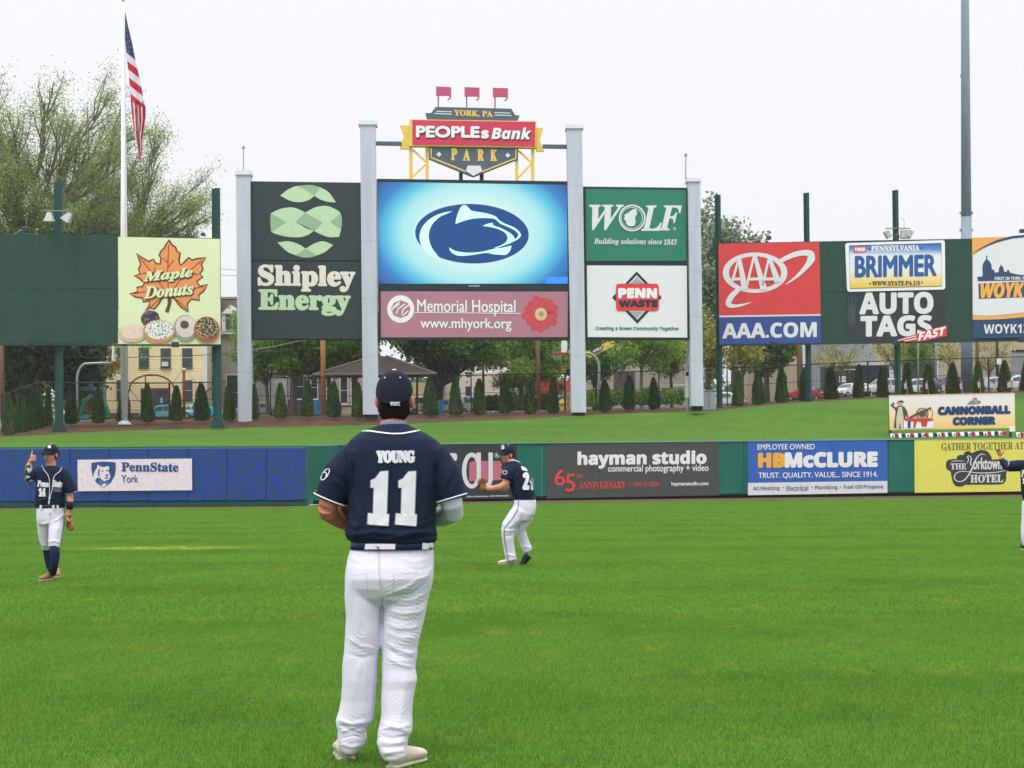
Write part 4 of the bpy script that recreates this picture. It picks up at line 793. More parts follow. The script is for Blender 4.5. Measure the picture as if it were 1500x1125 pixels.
# ================================================================== FENCE, POLES, CONIFERS
M_fence = mat('black fence steel', (44, 54, 52), .5, .1)
FR = [(-200, 586), (0, 579.5), (30, 570), (54, 560.3), (248, 561), (345, 559), (373, 553), (609, 552.5), (640, 550.7), (827, 547), (872, 545.5), (1040, 541), (1060, 539), (1187, 534), (1271, 529.5), (1448, 524), (1700, 516)]
def fY(x): return mbY(x) + .3
fence = thing('chain_link_fence', P(640, mby(640), fY(640)), 'black chain link fence running behind the row of conifers', 'fence')
def fbase(x): return mby(x) - .5
X = sorted(set(list(range(-200, 1700, 20)) + [54]))
def rail(yf, rad, m, nm):
    V, Fc = tube([P(x, yf(x), fY(x)) for x in X], rad, 6, Vector((0, 0, 1))); mk(nm, V, Fc, m, fence)
rail(lambda x: lerp_t(x, FR), .045, M_fence, 'top_rail')
rail(lambda x: lerp_t(x, FR) + (fbase(x) - lerp_t(x, FR)) * .48, .025, M_fence, 'middle_rail')
rail(lambda x: fbase(x) - 1.5, .02, M_fence, 'bottom_rail')
for x in (-90, 3, 54, 150, 248, 343, 396, 446, 490, 545, 592, 640, 690, 733, 781, 827.5, 873, 919, 965, 1013, 1065, 1120, 1180, 1221, 1271, 1330, 1390, 1448, 1508, 1570):
    y = lerp_t(x, FR); V, Fc = tube([P(x + .4, fbase(x) + 1.5, fY(x)), P(x, y - .8, fY(x))], .05 if x not in (248, 343, 827.5, 1271, 1448) else .075, 6); mk('fence_post', V, Fc, M_fence, fence)
M_mesh = bpy.data.materials.new('chain link wire'); M_mesh.use_nodes = True; n = M_mesh.node_tree.nodes; l = M_mesh.node_tree.links
n['Principled BSDF'].inputs['Base Color'].default_value = (.03, .04, .038, 1); tr = n.new('ShaderNodeBsdfTransparent'); ms = n.new('ShaderNodeMixShader'); ms.inputs[0].default_value = .16
l.new(tr.outputs[0], ms.inputs[1]); l.new(n['Principled BSDF'].outputs[0], ms.inputs[2]); l.new(ms.outputs[0], n['Material Output'].inputs[0])
V = []; Fc = []
for i, x in enumerate(X):
    V += [P(x, lerp_t(x, FR), fY(x)), P(x, fbase(x), fY(x))]
    if i: k = 2 * i; Fc.append((k - 2, k - 1, k + 1, k))
mk('wire_mesh', V, Fc, M_mesh, fence)
# conifers
M_con = [mat('arborvitae green', (48, 76, 34), .8, .3, 1.6, rnd=.45, rgb2=(84, 112, 46)), mat('arborvitae dark green', (42, 70, 38), .8, .3, 1.6, rnd=.45, rgb2=(74, 102, 48))]
M_core = mat('inner foliage shade', (34, 40, 26), .9); M_bark = mat('grey brown bark', (86, 74, 62), .9, .25, 6, .6, 14)  # M_core: dark solid core, the shade inside the foliage put into its colour
def conifer_mesh(seed, m):
    rg = random.Random(seed); V = []; Fc = []
    lobes = [(rg.uniform(0, 6.28), rg.uniform(.1, .8), rg.uniform(.05, .14)) for _ in range(9)]
    def rad(h, a):
        r = .5 * min(1, (.72 + h * 3) ) * (1 - h) ** .52 * 1.02
        for (la, lh, s_) in lobes: r += s_ * .35 * math.exp(-((h - lh) / .12) ** 2) * max(0, math.cos(a - la))
        return r
    for i in range(3400):
        h = rg.random() ** 1.15 * .97; a = rg.uniform(0, 6.283); r = rad(h, a) * rg.uniform(.55, 1.05) ** .6
        c_ = Vector((r * math.cos(a), r * math.sin(a), h)); ln_ = rg.uniform(.03, .065); wd = rg.uniform(.018, .042)
        up = Vector((math.cos(a) * rg.uniform(.1, .9), math.sin(a) * rg.uniform(.1, .9), 2.2 / 2.6)).normalized(); up.z *= .75
        sd = Vector((-math.sin(a + rg.uniform(-.9, .9)), math.cos(a + rg.uniform(-.9, .9)), rg.uniform(-.2, .2))); k = len(V)
        V += [tuple(c_ - sd * wd), tuple(c_ + sd * wd), tuple(c_ + up * ln_ + sd * wd * .3), tuple(c_ + up * ln_ * 1.3 - sd * wd * .4)]; Fc.append((k, k + 1, k + 2, k + 3))
    me = bpy.data.meshes.new('foliage'); me.from_pydata(V, [], Fc); me.materials.append(m); me.update()
    Vc, Fc2 = tube([(0, 0, .03), (0, 0, .12), (0, 0, .45), (0, 0, .75), (0, 0, .93)], [.2, .36, .33, .2, .04], 9); mc = bpy.data.meshes.new('shade_core'); mc.from_pydata(Vc, [], Fc2); mc.materials.append(M_core)
    Vt, Ft = tube([(0, 0, -.03), (0, 0, .1)], .035, 6); mt = bpy.data.meshes.new('trunk'); mt.from_pydata(Vt, [], Ft); mt.materials.append(M_bark)
    return me, mc, mt
protos = [conifer_mesh(i, M_con[i % 2]) for i in range(5)]
CON = [(13, 574, 638, 20, 'front conifer of the left cluster, at the photo edge'), (26, 577, 634.5, 13, 'second conifer of the left cluster counting from the photo edge'), (36.5, 575, 632, 13, 'third conifer of the left cluster, narrow and bright'), (48.5, 571, 629.5, 14, 'fourth conifer of the left cluster, just left of the fence corner'), (59.5, 568, 627, 14, 'fifth conifer of the left cluster, under the fence corner post'), (70.5, 566, 624, 13.5, 'darkest conifer of the left cluster, touching the steel billboard post'),
 (104, 565, 620.8, 20, 'broad conifer right of the left steel billboard post'), (144, 565, 619.6, 18, 'conifer in front of the green play structure'), (181, 570, 619.5, 20, 'conifer half hidden behind the white flagpole'), (216.5, 561.5, 617.8, 20, 'conifer in front of the maroon door'), (258, 563.5, 616.8, 19, 'conifer left of the red playground mast'), (295.7, 561.5, 616.2, 22, 'wide conifer left of the right steel post of the donut billboard'), (335.5, 562.5, 616, 18, 'conifer between the steel post and the first pale column'),
 (372, 562, 613.7, 15, 'conifer peeking out right of the first pale column'), (411, 560, 612.6, 20, 'conifer in front of the white garage door'), (450, 556.5, 610, 21, 'conifer left of the tan utility pole'), (488.5, 560, 611, 20, 'conifer right of the tan utility pole'), (524.3, 560, 612, 19, 'conifer just left of the second pale column'), (629.7, 552, 608.7, 22, 'conifer right of the near player\'s cap'), (667.5, 555, 607.6, 19, 'conifer right of the blue barrel'), (702, 554, 606.7, 20, 'conifer right of the silver car near the mill'), (740, 550, 605.2, 18, 'conifer in front of the middle of the dark shrubs'), (777, 556.5, 605.5, 20, 'conifer left of the brown utility pole'), (810, 554, 606, 18.5, 'conifer left of the yellow hydrant'),
 (886, 553, 602, 19, 'conifer below the curved basketball pole'), (921, 548.5, 600.3, 18, 'conifer left of the pale tree trunk'), (958.7, 552, 599.3, 17, 'conifer right of the pale tree trunk'), (1081, 544.5, 594.5, 19, 'conifer right of the first thin billboard post'), (1111, 543, 593, 20, 'second conifer right of the first thin billboard post'), (1145, 537, 590, 20, 'tall conifer left of the red car'), (1179, 537, 588, 18, 'conifer behind the second thin billboard post'), (1217.4, 537, 585.5, 20.5, 'conifer between the red car and the small white car'), (1257, 535, 584.3, 18.5, 'conifer over the bonnet of the small white car'), (1293, 533, 583.8, 18.5, 'conifer in front of the silver van'),
 (1328, 532, 583, 17, 'conifer right of the third thin billboard post'), (1361, 531, 581, 19, 'conifer left of the dark parked vehicle'), (1396, 530, 580, 20, 'twin tipped conifer left of the big light pole'), (1433, 527.5, 578, 17, 'conifer right of the big light pole'), (1472, 529, 576, 19, 'conifer near the white sign on the right'), (1503, 527, 575, 18, 'last conifer, cut by the right photo edge')]
def conifer(i, x, y0, y1, w_, lab, me3, grp='clipped conifers along the fence'):
    Y = (mfY(x) * .35 + mbY(x) * .65) if x > 75 else lerp_t(x, [(0, 105.5), (75, 116)]); s_ = Y / F; b_ = P(x, y1, Y); h = (y1 - y0) * s_ * 1.0
    r = thing('arborvitae', b_, lab, 'conifer', grp)
    for nm, me in zip(('foliage', 'shade_core', 'trunk'), me3):
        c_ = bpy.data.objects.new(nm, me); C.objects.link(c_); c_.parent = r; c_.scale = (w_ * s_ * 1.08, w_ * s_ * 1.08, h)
        c_.rotation_euler = (.02 * math.sin(i * 2.1), .03 * math.sin(i * 1.3), 1.3 * i)
    return r
CR = random.Random(4)
for i, (x, y0, y1, w_, lab) in enumerate(CON): conifer(i, x, y0 - CR.uniform(-2.5, 1.5), y1, w_ * CR.uniform(.92, 1.08), 'columnar arborvitae, ' + lab, protos[i % 5])
# flagpole and flag
M_wp = mat('white pole paint', (226, 230, 236), .35, .03)
fp = thing('flagpole', P(182.5, 620, 116), 'tall tapered white flagpole standing left of the scoreboard', 'flagpole')
V, Fc = tube([P(182.5, 620, 116), P(181.5, 350, 116), P(180.5, 3, 116)], [.27, .235, .1], 16); mk('pole', V, Fc, M_wp, fp, True)
V, Fc = tube([P(182.5, 622, 116), P(182.5, 618.5, 116), P(182.5, 617, 116)], [.48, .42, .28], 16); mk('base_collar', V, Fc, M_wp, fp)
V, Fc = ellipsoid(P(180.5, 1.5, 116), (.11, .11, .11)); mk('finial', V, Fc, mat('dull gold', (150, 140, 110), .4, metal=.6), fp, True)
V, Fc = tube([P(183.2, 590, 115.7), P(183.3, 20, 115.8)], .012, 4); mk('halyard', V, Fc, M_joint, fp)
# limp flag: grid in photo pixels; pattern decided per face
Lft = [(18, 183), (60, 183.6), (88, 186), (110, 188.5), (130, 190.5), (148, 191.5), (165, 193), (185, 195.5), (200, 197.5), (215, 200.5), (232, 204)]
Rgt = [(18, 183.6), (40, 188), (60, 193), (88, 198.5), (110, 203.5), (128, 207.5), (145, 210), (158, 213.5), (172, 213.3), (185, 211.2), (200, 208.5), (215, 208.2), (225, 208.4), (232, 206)]
cr5 = lambda x, y: (150 + x / 4.69, y / 4.69)
flag = thing('american_flag', P(184, 18, 115.8), 'limp american flag hanging from the tall white flagpole', 'flag')
Mfr = mat('flag red cloth', (196, 44, 66), .75, .12, 2.5, trans=.3); Mfwh = mat('flag white cloth', (226, 222, 226), .75, .04, 2.5, trans=.3); Mfb = mat('flag blue cloth', (58, 70, 112), .75, .1, 2.5, trans=.3)
NU, NV = 30, 150; VV = []; cells = {Mfr.name: [], Mfwh.name: [], Mfb.name: []}; pos = {}
for j in range(NV + 1):
    y = 18 + 214 * j / NV; a = lerp_t(y, Lft); b_ = lerp_t(y, Rgt)
    for i in range(NU + 1):
        u = i / NU; x = a + (b_ - a) * u
        dep = .10 * math.sin(u * 7 + y * .02) + (.22 * math.sin(u * 14 + 1) if y > 148 else .05 * math.sin(u * 9))
        pos[(i, j)] = (x, y, u); VV.append(P(x, y, 115.75 + dep))
def fcol(x, y, u):
    X_ = (x - 150) * 4.69; Y_ = y * 4.69
    bl = 362 + (X_ - 165) * .8
    if Y_ < bl: return 2
    if Y_ < 690 + (X_ - 190) * .55:
        k = int((Y_ - bl) // 52) ; return 1 if k % 2 == 0 else 0
    st = [.0, .14, .26, .40, .52, .66, .76, .9] ; v = u + (Y_ - 700) * -.00022 * (1 if u > .5 else -1)
    k = sum(v > q for q in st); 
    return [0, 0, 1, 0, 1, 0, 1, 0, 0][k] if Y_ < 900 else [1, 1, 1, 0, 0, 1, 1, 0, 0][k]
groups = {0: [], 1: [], 2: []}
for j in range(NV):
    for i in range(NU):
        x, y, u = pos[(i, j)]; groups[fcol(x + .3, y + .7, u + .5 / NU)].append((j * (NU + 1) + i, j * (NU + 1) + i + 1, (j + 1) * (NU + 1) + i + 1, (j + 1) * (NU + 1) + i))
for k, (nm, m) in enumerate((('red_stripes', Mfr), ('white_stripes', Mfwh), ('canton', Mfb))):
    used = sorted(set(i for f in groups[k] for i in f)); mp_ = {v: i for i, v in enumerate(used)}
    o = mk(nm, [VV[i] for i in used], [tuple(mp_[i] for i in f) for f in groups[k]], m, flag, True)
    if k < 2: o['kind'] = 'stuff'
for (x, y) in ((172, 158), (165, 207), (174, 244), (187, 283), (168, 294), (198, 322), (178, 330), (209, 360), (162, 180), (185, 205), (195, 262), (180, 355)):
    px, py = cr5(x, y); pts = [(px + (.95 if q % 2 == 0 else .42) * math.sin(q * math.pi / 5), py - (.95 if q % 2 == 0 else .42) * math.cos(q * math.pi / 5)) for q in range(10)]
    V = [P(a, b_, 115.45) for a, b_ in pts]; mk('star', V, tessellate_polygon([V]), Mfwh, flag)
# light tower pole
lp = thing('light_pole', P(1416, 582, 146), 'huge tapered grey steel light pole rising out of the picture behind the right billboard', 'light pole')
M_gal = mat('galvanised steel', (134, 150, 162), .45, .1, 1.5, stretch=(4, 4, .4)); M_gal2 = mat('dark galvanised steel', (92, 106, 114), .5, .08, 1.5)
V, Fc = tube([P(1416.5, 582, 146), P(1415.6, 455, 146)], [.53, .5], 18); mk('lower_section', V, Fc, M_gal2, lp, True)
V, Fc = tube([P(1415.6, 455, 146), P(1415.5, 318, 146)], [.49, .46], 18); mk('middle_section', V, Fc, M_gal, lp, True)
V, Fc = tube([P(1415.5, 319, 146), P(1413.5, 0, 146), P(1413, -90, 146)], [.45, .35, .33], 18); mk('upper_section', V, Fc, M_gal, lp, True)
for x, y in ((1407.5, 312), (1423.5, 312), (1407.5, 337), (1423.5, 337), (1408, 111)):
    v = bbox_c(P(x, y, 146), (.16, .3, .22)); mk('step_bolt', v[0], v[1], M_gal, lp)
# electrical kit beside the last column
eb = thing('electrical_cabinet', P(1037, 601, 124), 'grey metal electrical cabinet beside the rightmost pale column', 'cabinet')
v = bevelled(join([box(-.52, .52, -.4, .4, 0, 1.42)]), .03); b0 = P(1037.5, 601.5, 122.5); mk('cabinet_body', [b0 + Vector(q) for q in v[0]], v[1], mat('grey cabinet paint', (160, 168, 170), .5, .04), eb)
v = bevelled(join([box(-.56, .56, -.45, .45, 1.42, 1.5)]), .02); mk('cabinet_lid', [b0 + Vector(q) for q in v[0]], v[1], mat('cabinet lid', (130, 140, 142), .5), eb)
v = box(.0, .02, -.43, -.40, .15, 1.35); mk('door_seam', [b0 + Vector(q) for q in v[0]], v[1], M_dk, eb)
em = thing('meter_mast', P(1008, 601, 121), 'slim grey conduit mast with meter boxes left of the rightmost pale column', 'electrical mast')
for x, r_, m_ in ((1006.5, .05, M_joint), (1009, .05, M_gal2)):
    V, Fc = tube([P(x + .5, 602, 121), P(x, 505, 121), P(x + 1, 502, 121)], r_, 7); mk('conduit', V, Fc, m_, em)
for (x0, x1, y0, y1, m_) in ((1003.2, 1008, 543, 583, mat('pale meter box', (196, 200, 200), .5)), (1005, 1009.5, 520, 536, M_joint), (1004, 1009.5, 545, 551, M_gal2)):
    a = P(x0, y1, 120.8); b_ = P(x1, y0, 120.8); v = box(a.x, b_.x, 120.5, 120.9, a.z, b_.z); mk('meter_box', v[0], v[1], m_, em)
# utility poles and thin street poles
def pole(name, x0, y0, x1, y1, Y, r0, r1, m, lab, cat='pole', grp=None, n=10):
    o = thing(name, P(x0, y0, Y), lab, cat, grp); V, Fc = tube([P(x0, y0, Y), P(x1, y1, Y)], [r0, r1], n); mk('shaft', V, Fc, m, o, True); return o
M_tanp = mat('fresh timber', (172, 120, 72), .85, .15, 2, .3, 12, stretch=(5, 5, .5)); M_brp = mat('weathered timber', (120, 92, 72), .9, .2, 2, .4, 12, stretch=(5, 5, .5))
pole('utility_pole', 474.5, 608, 472, 440, 132, .21, .19, M_tanp, 'orange tan timber utility pole below the energy company board', 'utility pole', 'utility poles')
pole('utility_pole', 789.5, 604, 786, 440, 142, .2, .17, M_brp, 'brown timber utility pole left of the basketball backboard', 'utility pole', 'utility poles')
pole('utility_pole', 4.5, 620, 0.5, 440, 130, .2, .17, M_brp, 'brown timber utility pole at the left photo edge', 'utility pole', 'utility poles')
pole('utility_pole', 1432, 577, 1431, 440, 165, .22, .18, M_brp, 'dark timber utility pole right of the big light pole', 'utility pole', 'utility poles')
pole('utility_pole', 1172.5, 590, 1170, 440, 168, .32, .28, mat('reddish timber', (134, 98, 84), .9, .15, 2), 'reddish timber utility pole before the beige ribbed shed', 'utility pole', 'utility poles')
pole('street_pole', 668.5, 605, 667.8, 440, 160, .16, .15, mat('brown pole paint', (98, 84, 74), .7), 'brown pole in front of the pale mill building', 'pole', 'thin poles on the far street')
pole('street_pole', 671.8, 605, 671.3, 440, 160, .07, .06, M_fence, 'thin black pole beside the brown pole near the mill building', 'pole', 'thin poles on the far street')
pole('street_pole', 708.5, 600, 706.5, 440, 158, .13, .11, mat('dark pole', (70, 78, 70), .7), 'dark pole left of the light green tree', 'pole', 'thin poles on the far street')
pole('street_pole', 1371.5, 580, 1370.5, 440, 160, .11, .09, mat('pale pole', (150, 156, 150), .6), 'pale thin pole left of the dark parked vehicle', 'pole', 'thin poles on the far street')
pole('street_pole', 1461.2, 577, 1460, 440, 165, .17, .14, mat('charcoal pole', (62, 66, 66), .6), 'charcoal pole with a small white sign at right', 'pole', 'thin poles on the far street')
pole('street_pole', 1345, 580, 1345, 440, 158, .09, .08, mat('pale pole', (150, 156, 150)), 'pale grey thin pole in front of the dark shed doorway', 'pole', 'thin poles on the far street')
o = thing('white_street_sign', P(1461, 532, 164), 'small white sign plate fixed on the charcoal pole', 'sign'); a = P(1458.6, 534, 164); b_ = P(1465, 525.5, 164); v = box(a.x, b_.x, 163.6, 163.7, a.z, b_.z); mk('sign_plate', v[0], v[1], M_white, o)
# overhead wires
for i, (pts, lab) in enumerate((([(300, 392), (352, 396)], 'upper thin wire between the donut board and first column'), ([(300, 402), (352, 404)], 'second thin wire between the donut board and first column'), ([(0, 522), (170, 524), (330, 519), (470, 508)], 'overhead wire crossing the yellow house'), ([(340, 516), (400, 508), (440, 499)], 'pale sagging wire left of the tan pole'), ([(1018, 446), (1056, 441)], 'thin wire between the last column and motor club board'), ([(1018, 452), (1056, 448)], 'lower thin wire between the last column and motor club board'))):
    V, Fc = tube([P(x, y, 138) for x, y in pts], .025, 4); o = mk('overhead_wire', V, Fc, M_joint if 'pale' in lab or i in (0, 1) else M_fence); tag(o, lab, 'wire', 'overhead wires')

# ================================================================== BUILDINGS
def quadbox(x0, x1, y0, y1, Y, d, m, nm, parent, f=0.0):
    a = P(x0, y1, Y); b_ = P(x1, y0, Y); v = box(min(a.x, b_.x), max(a.x, b_.x), Y - f, Y + d, min(a.z, b_.z), max(a.z, b_.z)); return mk(nm, v[0], v[1], m, parent)
M_glass = mat('window glass', (70, 84, 92), .12, .25, .8, spec=.6); M_glass2 = mat('dark window glass', (44, 52, 58), .12, .3, .8, spec=.6); M_wtrim = mat('white trim', (220, 222, 224), .6, .03); M_mar = mat('maroon trim', (110, 58, 58), .6, .06); M_brtrim = mat('brown window trim', (120, 96, 88), .6, .06)
def window(parent, x0, x1, y0, y1, Y, trim, glass, sill=True, ac=False):
    fr = quadbox(x0, x1, y0, y1, Y, .05, trim, 'window', parent, .09); t_ = 1.1
    ym = (y0 + y1) / 2
    for (a, b_) in ((y0 + t_, ym - .3), (ym + .3, y1 - t_)): quadbox(x0 + t_, x1 - t_, a, b_, Y, -.02, glass, 'pane', fr, .10)
    quadbox(x0 + t_ * .7, x1 - t_ * .7, ym - .35, ym + .35, Y, .0, M_wtrim, 'sash_rail', fr, .13)
    if sill: quadbox(x0 - .5, x1 + .5, y1, y1 + 1, Y, .0, trim, 'sill', fr, .2)
    if ac: quadbox(x0 + 3, x1 - 3.5, y1 - 8, y1 - 1.5, Y, .0, M_wtrim, 'air_conditioner', fr, .45)
    return fr
def siding(parent, x0, x1, y0, y1, Y, m, step, nm='siding_board'):
    """clapboards: each board a thin wedge proud at its lower edge"""
    y = y0; first = None
    while y < y1 - .2:
        ye = min(y + step, y1); a = P(x0, ye, Y); b_ = P(x1, y, Y)
        V = [(a.x, Y - .05, a.z), (b_.x, Y - .05, a.z), (b_.x, Y - .012, b_.z), (a.x, Y - .012, b_.z), (a.x, Y + .02, a.z), (b_.x, Y + .02, a.z)]
        mk(nm, V, [(0, 1, 2, 3), (0, 4, 5, 1)], m, parent); y = ye
M_ysd = mat('butter yellow clapboard', (246, 228, 182), .7, .04, .6); M_tsd = mat('taupe clapboard', (162, 152, 146), .7, .05, .6)
Y = 152
yh = thing('yellow_house', P(230, 608, Y), 'pale yellow clapboard house with maroon trim behind the left billboard', 'house')
quadbox(156, 298.5, 455, 612, Y, 9, M_ysd, 'wall', yh); siding(yh, 156, 298.5, 497, 601, Y, M_ysd, 2.7)
quadbox(298.5, 303, 455, 610, Y, .3, M_wtrim, 'corner_board', yh, .08); quadbox(150, 298.5, 604, 612, Y, .3, mat('foundation brick', (116, 90, 84), .9, .2, 3), 'foundation', yh, .06)
quadbox(149, 156, 455, 610, Y, 8, mat('grey side wall', (112, 116, 124), .8), 'side_wall', yh, -.3)
for (x0, x1, y0, y1, ac) in ((203.5, 218.5, 509, 538.5, 0), (235.5, 250.5, 510, 538.5, 1), (267, 282, 510, 538.5, 0), (267.5, 282, 557, 587, 0), (171, 182, 509, 538, 0), (171, 182, 557, 586, 0)): window(yh, x0, x1, y0, y1, Y, M_brtrim if ac or y0 < 540 else M_mar, M_glass, True, ac)
dr = quadbox(206.5, 248, 568.5, 607, Y, .05, M_mar, 'porch_front', yh, .12)
for x0, x1 in ((209, 226), (229.5, 246)): quadbox(x0, x1, 571.5, 598, Y, 0, M_glass2, 'porch_pane', dr, .14)
quadbox(210, 246, 590, 607, Y, 0, mat('dark porch rail', (60, 66, 70), .7), 'porch_panel', dr, .2)
quadbox(236, 238.5, 583, 590, Y, 0, M_wtrim, 'door_ornament', dr, .25)
# gabled roof above, hidden by the board
a = P(150, 455, Y); b_ = P(304, 455, Y); zt = P(227, 395, Y).z; V = [(a.x, Y - .4, a.z), (b_.x, Y - .4, b_.z), (b_.x, Y + 4.5, zt), (a.x, Y + 4.5, zt), (b_.x, Y + 9.4, b_.z), (a.x, Y + 9.4, a.z)]; mk('roof', V, [(0, 1, 2, 3), (3, 2, 4, 5)], mat('brown shingle', (96, 84, 76), .9, .15, 2, .4, 8), yh)
Y = 156
th = thing('taupe_house', P(340, 606, Y), 'taupe clapboard house with a white dormer between the donut board and scoreboard', 'house')
quadbox(303.5, 372, 488, 612, Y, 8, M_tsd, 'wall', th); siding(th, 303.5, 372, 492, 605, Y, M_tsd, 2.6)
quadbox(322, 366, 485, 490, Y, .5, M_wtrim, 'cornice', th, .5)
V = [P(303.5, 486, Y - .4), P(372, 485, Y - .4), P(372, 437, Y + 3.2), P(303.5, 437, Y + 3.2)]; mk('roof', V + [v + Vector((0, .2, -.25)) for v in V], [(0, 1, 2, 3), (7, 6, 5, 4), (0, 4, 5, 1), (3, 2, 6, 7)], mat('brown shingle', (96, 84, 76)), th)
quadbox(303, 373, 434.5, 438, Y + 3, .5, mat('roof edge grey', (150, 150, 150), .7), 'ridge_cap', th)
dm = quadbox(326.5, 349, 459, 486, Y, 3, M_wtrim, 'dormer', th, .6)
V = [P(324, 459.5, Y - .8), P(350.5, 459, Y - .8), P(337.5, 446.5, Y - .8)]; V2 = [v + Vector((0, 3.5, 0)) for v in V]; mk('dormer_gable', V + V2, [(0, 1, 2), (5, 4, 3), (0, 2, 5, 3), (1, 4, 5, 2), (0, 3, 4, 1)], M_wtrim, dm)
for x0, x1 in ((330.5, 339), (341.5, 347.5)): quadbox(x0, x1, 461, 482, Y - .65, 0, M_glass2, 'dormer_pane', dm, .03)
for (x0, x1, y0, y1) in ((303.8, 315, 507, 533), (303.8, 314, 550, 588), (331.5, 350, 548.5, 601)): window(th, x0, x1, y0, y1, Y, M_wtrim, M_glass2)
Y = 165
gr = thing('white_garage', P(395, 604, Y), 'white garage building with a pale door below the energy company board', 'garage')
quadbox(368, 417, 548, 609, Y, 6, mat('white painted block', (206, 204, 200), .8, .04), 'wall', gr); quadbox(366, 419, 545.5, 549, Y, .6, mat('dark fascia', (92, 62, 62), .7), 'fascia', gr, .3)
for i in range(5): quadbox(376, 387.5, 566 + i * 7, 572.6 + i * 7, Y, 0, M_wtrim, 'door_panel', gr, .08)
quadbox(404, 414, 564, 603, Y, 0, mat('pale grey door', (178, 180, 180), .7), 'door', gr, .08)
bh = thing('brick_house', P(432, 604, Y + 2), 'dark red brick house with white framed windows left of the tan pole', 'house')
M_brk = bpy.data.materials.new('red brick'); M_brk.use_nodes = True; n = M_brk.node_tree.nodes; l = M_brk.node_tree.links; bk = n.new('ShaderNodeTexBrick'); bk.inputs['Scale'].default_value = 4; bk.inputs['Color1'].default_value = (*lin((106, 66, 60)), 1); bk.inputs['Color2'].default_value = (*lin((86, 54, 50)), 1); bk.inputs['Mortar'].default_value = (*lin((140, 128, 120)), 1)
t = n.new('ShaderNodeTexCoord'); mp = n.new('ShaderNodeMapping'); mp.inputs['Rotation'].default_value = (math.radians(90), 0, 0); l.new(t.outputs['Object'], mp.inputs[0]); l.new(mp.outputs[0], bk.inputs[0]); l.new(bk.outputs[0], n['Principled BSDF'].inputs['Base Color'])
quadbox(417, 471, 470, 609, Y + 2, 7, M_brk, 'wall', bh)
for (x0, x1, y0, y1) in ((432, 446, 548, 585), (419.5, 424, 552, 584), (455, 466, 550, 585), (430, 444, 500, 530)): window(bh, x0, x1, y0, y1, Y + 2, M_wtrim, M_glass2)
tr_ = thing('tan_row_house', P(515, 604, Y + 3), 'tan row house with tall windows seen under the pavilion roof', 'house')
quadbox(471, 548, 470, 609, Y + 3, 7, mat('tan stucco', (176, 160, 138), .85, .05, 1), 'wall', tr_)
for (x0, x1, y0, y1) in ((478, 486, 552, 588), (498, 510, 552, 592), (514, 524, 552, 592), (532, 544, 552, 590)): window(tr_, x0, x1, y0, y1, Y + 3, M_wtrim, M_glass2)
# mill building far right of the player
Y = 215
ml_ = thing('mill_building', P(690, 600, Y), 'large pale mill building with rows of white framed windows behind the street', 'building')
quadbox(600, 646, 560, 606, Y - 30, 8, mat('ochre wall', (186, 166, 122), .85, .06, .5), 'annexe_wall', ml_)
quadbox(646, 762, 480, 545, Y, 10, mat('pale concrete frame', (186, 178, 168), .8, .06, .5), 'upper_wall', ml_); quadbox(646, 735, 545, 606, Y - 6, 12, mat('cream lower wall', (204, 192, 176), .8, .05, .5), 'lower_wall', ml_)
quadbox(646, 651, 520, 606, Y - 7, 3, mat('grey pier', (128, 134, 142), .8), 'pier', ml_)
for r_ in range(4):
    for c_ in range(15):
        x = 653 + c_ * 7.2; quadbox(x, x + 3.2, 484 + r_ * 15.5, 495 + r_ * 15.5, Y, 0, M_glass2 if (r_ + c_) % 3 else M_wtrim, 'window', ml_, .12)
quadbox(644, 764, 543.5, 546.5, Y, .5, M_wtrim, 'ledge', ml_, .8)
for x in (664, 682): quadbox(x, x + 7, 566, 580, Y - 6, 0, M_glass2, 'window', ml_, .1)
quadbox(651, 660, 578, 604, Y - 6, 0, mat('ochre door', (204, 176, 110), .8), 'loading_door', ml_, .1)
# taupe building behind the hedge
Y = 185
pb = thing('park_building', P(925, 598, Y), 'low taupe building with a dark doorway behind the park trees', 'building')
M_tp = mat('taupe render', (172, 162, 152), .85, .05, .5)
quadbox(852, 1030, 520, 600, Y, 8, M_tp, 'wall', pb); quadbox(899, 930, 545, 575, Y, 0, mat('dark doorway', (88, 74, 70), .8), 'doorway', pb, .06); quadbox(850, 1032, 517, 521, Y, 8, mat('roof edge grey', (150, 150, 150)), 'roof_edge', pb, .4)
quadbox(980, 1030, 563, 565, Y, 0, M_wtrim, 'wall_band', pb, .05)
# ribbed metal sheds on the right
Y = 190
sh = thing('ribbed_metal_shed', P(1300, 585, Y), 'long beige and grey ribbed metal warehouse behind the parked cars', 'warehouse')
M_bg = mat('beige sheet metal', (190, 178, 154), .6, .05, .3, stretch=(1, 1, .2)); M_gs = mat('blue grey sheet metal', (158, 166, 172), .6, .05, .3); M_bg2 = mat('tan sheet metal', (180, 168, 142), .6)
for (x0, x1, m_) in ((1095, 1180, M_bg), (1180, 1279, M_gs), (1279, 1620, M_bg)):
    w_ = quadbox(x0, x1, 470, 592, Y, 10, m_, 'wall', sh)
    x = x0 + 2
    while x < x1:
        quadbox(x, x + .7, 470, 592, Y, 0, M_bg2 if m_ is M_bg else mat('grey rib', (146, 154, 160), .6), 'rib', sh, .08); x += 4.6
quadbox(1174, 1180, 470, 592, Y, 0, mat('shed corner trim', (206, 208, 206), .5), 'corner_trim', sh, .14); quadbox(1322, 1372, 470, 592, Y, 0, mat('dark shed bay', (62, 64, 62), .8, .2), 'dark_bay', sh, .12); quadbox(1370, 1373.5, 470, 592, Y, 0, M_wtrim, 'bay_trim', sh, .16)
